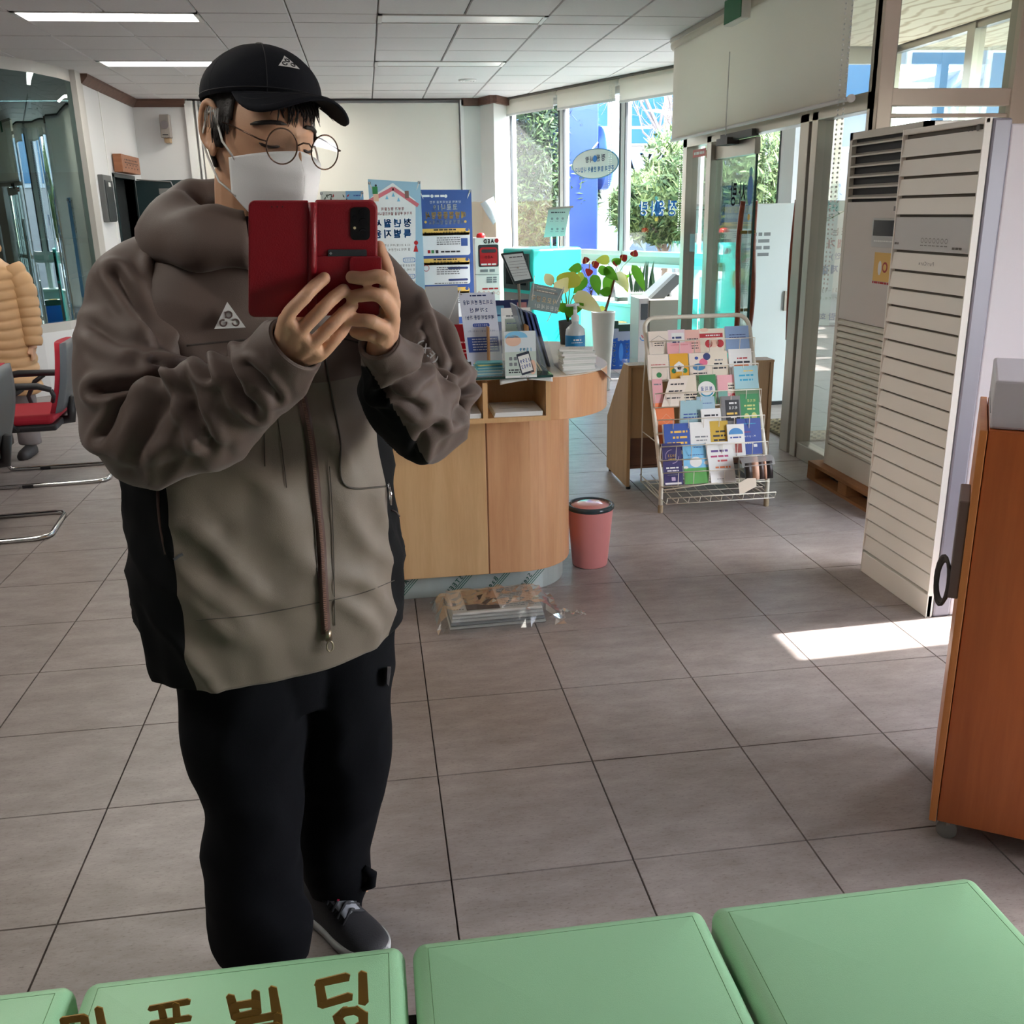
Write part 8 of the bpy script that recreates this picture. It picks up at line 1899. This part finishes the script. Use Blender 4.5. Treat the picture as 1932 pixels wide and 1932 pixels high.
b = MB(); b.prism(rr_px(600, 386, 710, 592, 10, -.0132), -PHn*.007); b.build('phone_body', M('phone_dark', (20, 20, 24), .2), pt, bev=.002)

# ================================================================== the second person, in a tan quilted coat
P2 = atZ(60, 862); P2 = Vector((P2.x-.12, P2.y+.10, 0))
p2 = thing('person', 'person in tan quilted puffer coat standing beyond the red chairs', 'person', P2)
TAN = M('puffer_tan', (196, 156, 112), .5, var=.06, vscale=20); GRT = M('trousers_grey', (120, 112, 112), .8); HB = M('hair_brown', (62, 36, 30), .6)
bb = MB()
def al(pts, n=14): 
    l = limb(pts, n, 5); o = len(bb.v); bb.v += [tuple(v) for v in l.v]; bb.f += [tuple(i+o for i in f) for f in l.f]; bb.mi += [0]*len(l.f)
al([(Vector((0, 0, .80)), .13), (Vector((0, 0, 1.0)), .12), (Vector((0, 0, 1.25)), .12), (Vector((0, -.01, 1.34)), .06), (Vector((0, -.02, 1.40)), .05)])
bb.ball((0, -.03, 1.48), (.075, .09, .11), 20, 14)
for s_ in (-1, 1):
    al([(Vector((s_*.08, 0, .82)), .08), (Vector((s_*.085, 0, .45)), .055), (Vector((s_*.09, 0, .08)), .04)]); al([(Vector((s_*.16, 0, 1.20)), .05), (Vector((s_*.215, -.01, .98)), .04), (Vector((s_*.22, -.03, .78)), .03), (Vector((s_*.22, -.04, .72)), .03)])
    for k in range(4): al([(Vector((s_*.22, -.04+(k-1.5)*.016, .72)), .011), (Vector((s_*.22, -.045+(k-1.5)*.017, .67)), .009), (Vector((s_*.215, -.05+(k-1.5)*.016, .64)), .008)])
    al([(Vector((s_*.215, -.06, .73)), .012), (Vector((s_*.205, -.09, .69)), .009)])
bb.ball((0, -.125, 1.47), (.012, .02, .016), 8, 6)
b2 = remesh(bb, .006, 'body', SKIN, p2, 2)
rings = []
for i in range(97):
    u = i/96; z = .43+.91*u; w_ = .215-.03*u+(.0 if u < .85 else -.9*(u-.85)**1.3*2); d_ = .165-.02*u-(.0 if u < .85 else .7*(u-.85)**1.3*2); q_ = abs(math.sin(u*math.pi*15)); puff = .013*q_**.6
    rings.append([Vector((math.cos(t_)*(max(.05, w_)+puff), math.sin(t_)*(max(.05, d_)+puff), z+.008*math.sin(t_*3+u*4))) for t_ in [2*math.pi*k/48 for k in range(48)]])
b = MB(); b.loft(rings, cap=False); cj = b.build('puffer_coat', TAN, p2, smooth=True, thick=.01)
for s_ in (-1, 1):
    def wf(t, a, p, s_=s_): return .010*abs(math.sin(t*math.pi*8))**.6-.004
    limb([(Vector((s_*.15, 0, 1.25)), .07), (Vector((s_*.205, 0, 1.12)), .072), (Vector((s_*.22, -.01, .98)), .068), (Vector((s_*.225, -.02, .86)), .06), (Vector((s_*.225, -.035, .74)), .052)], 28, 14, wf, cap=False).build('sleeve', TAN, cj, smooth=True, thick=.008)
b = MB(); b.tube([Vector((math.cos(t_)*.085, math.sin(t_)*.08-.01, 1.365)) for t_ in [2*math.pi*k/24 for k in range(24)]], .035, 10, closed=True); b.build('collar', TAN, cj, smooth=True)
hr = MB(); hr.ball((0, 0, 0), (1, 1, 1), 28, 18); hr.v = [(v[0]*.095*(1+.06*noise.noise(Vector(v)*6)), v[1]*.105*(1+.06*noise.noise(Vector(v)*7))-.012+(.03 if v[2] < -.2 else 0), 1.505+v[2]*.105) for v in hr.v]
hr.f = [f for f in hr.f if not all(hr.v[i][1] < -.055 and hr.v[i][2] < 1.54 for i in f)]; hr.mi = [0]*len(hr.f); hr.build('hair', HB, p2, smooth=True, thick=.01)
tt = MB()
for s_ in (-1, 1):
    l = limb([(Vector((s_*.075, 0, .86)), .10), (Vector((s_*.085, 0, .5)), .085), (Vector((s_*.09, 0, .2)), .075), (Vector((s_*.09, 0, .07)), .075)], 24, 8, legwr(s_)); o = len(tt.v); tt.v += l.v; tt.f += [tuple(i+o for i in f) for f in l.f]
tt.mi = [0]*len(tt.f); remesh(tt, .010, 'trousers', GRT, p2, 2)
for s_ in (-1, 1): b = MB(); b.loft([[Vector((s_*.09+.042*w_*math.cos(t_), .05-x, max(.0, .02+h_*math.sin(t_)))) for t_ in [2*math.pi*k/20 for k in range(20)]] for x, w_, h_ in ((0, .5, .05), (.02, .85, .06), (.10, 1, .055), (.19, 1.05, .045), (.235, .8, .035), (.25, .4, .025))]); b.build('shoe', M('shoe_dark', (46, 42, 44), .6), p2, smooth=True)
b = MB(); b.tube([Vector((math.cos(t_)*.09, math.sin(t_)*.085-.01, 1.375)) for t_ in [math.pi*(.1+.8*k/12) for k in range(13)]], .012, 8); b.build('scarf', M('scarf_grey', (120, 110, 104), .8), p2, smooth=True)
bag = thing('shoulder_bag', 'black shoulder bag hanging beside the tan puffer coat', 'bag', P2+Vector((-.10, -.26, .85))); b = MB(); b.ball((0, 0, .08), (.10, .05, .12), 16, 10); b.build('body', BLACK, bag, smooth=True); b = MB(); b.tube([(-.08, 0, .16), (-.02, .06, .40), (.02, .12, .52)], .010, 6); b.build('strap', BLACK, bag, smooth=True)

# consistent outward normals on hand-built shells
for o in list(bpy.data.objects):
    if o.type == 'MESH' and o.parent is not None and (o.name.split('.')[0] in ('hood', 'cap', 'jacket', 'sleeve', 'puffer_coat', 'shoe', 'cuff', 'hood_lining')):
        bm = bmesh.new(); bm.from_mesh(o.data); bmesh.ops.recalc_face_normals(bm, faces=bm.faces); bm.to_mesh(o.data); bm.free()
flush_text()
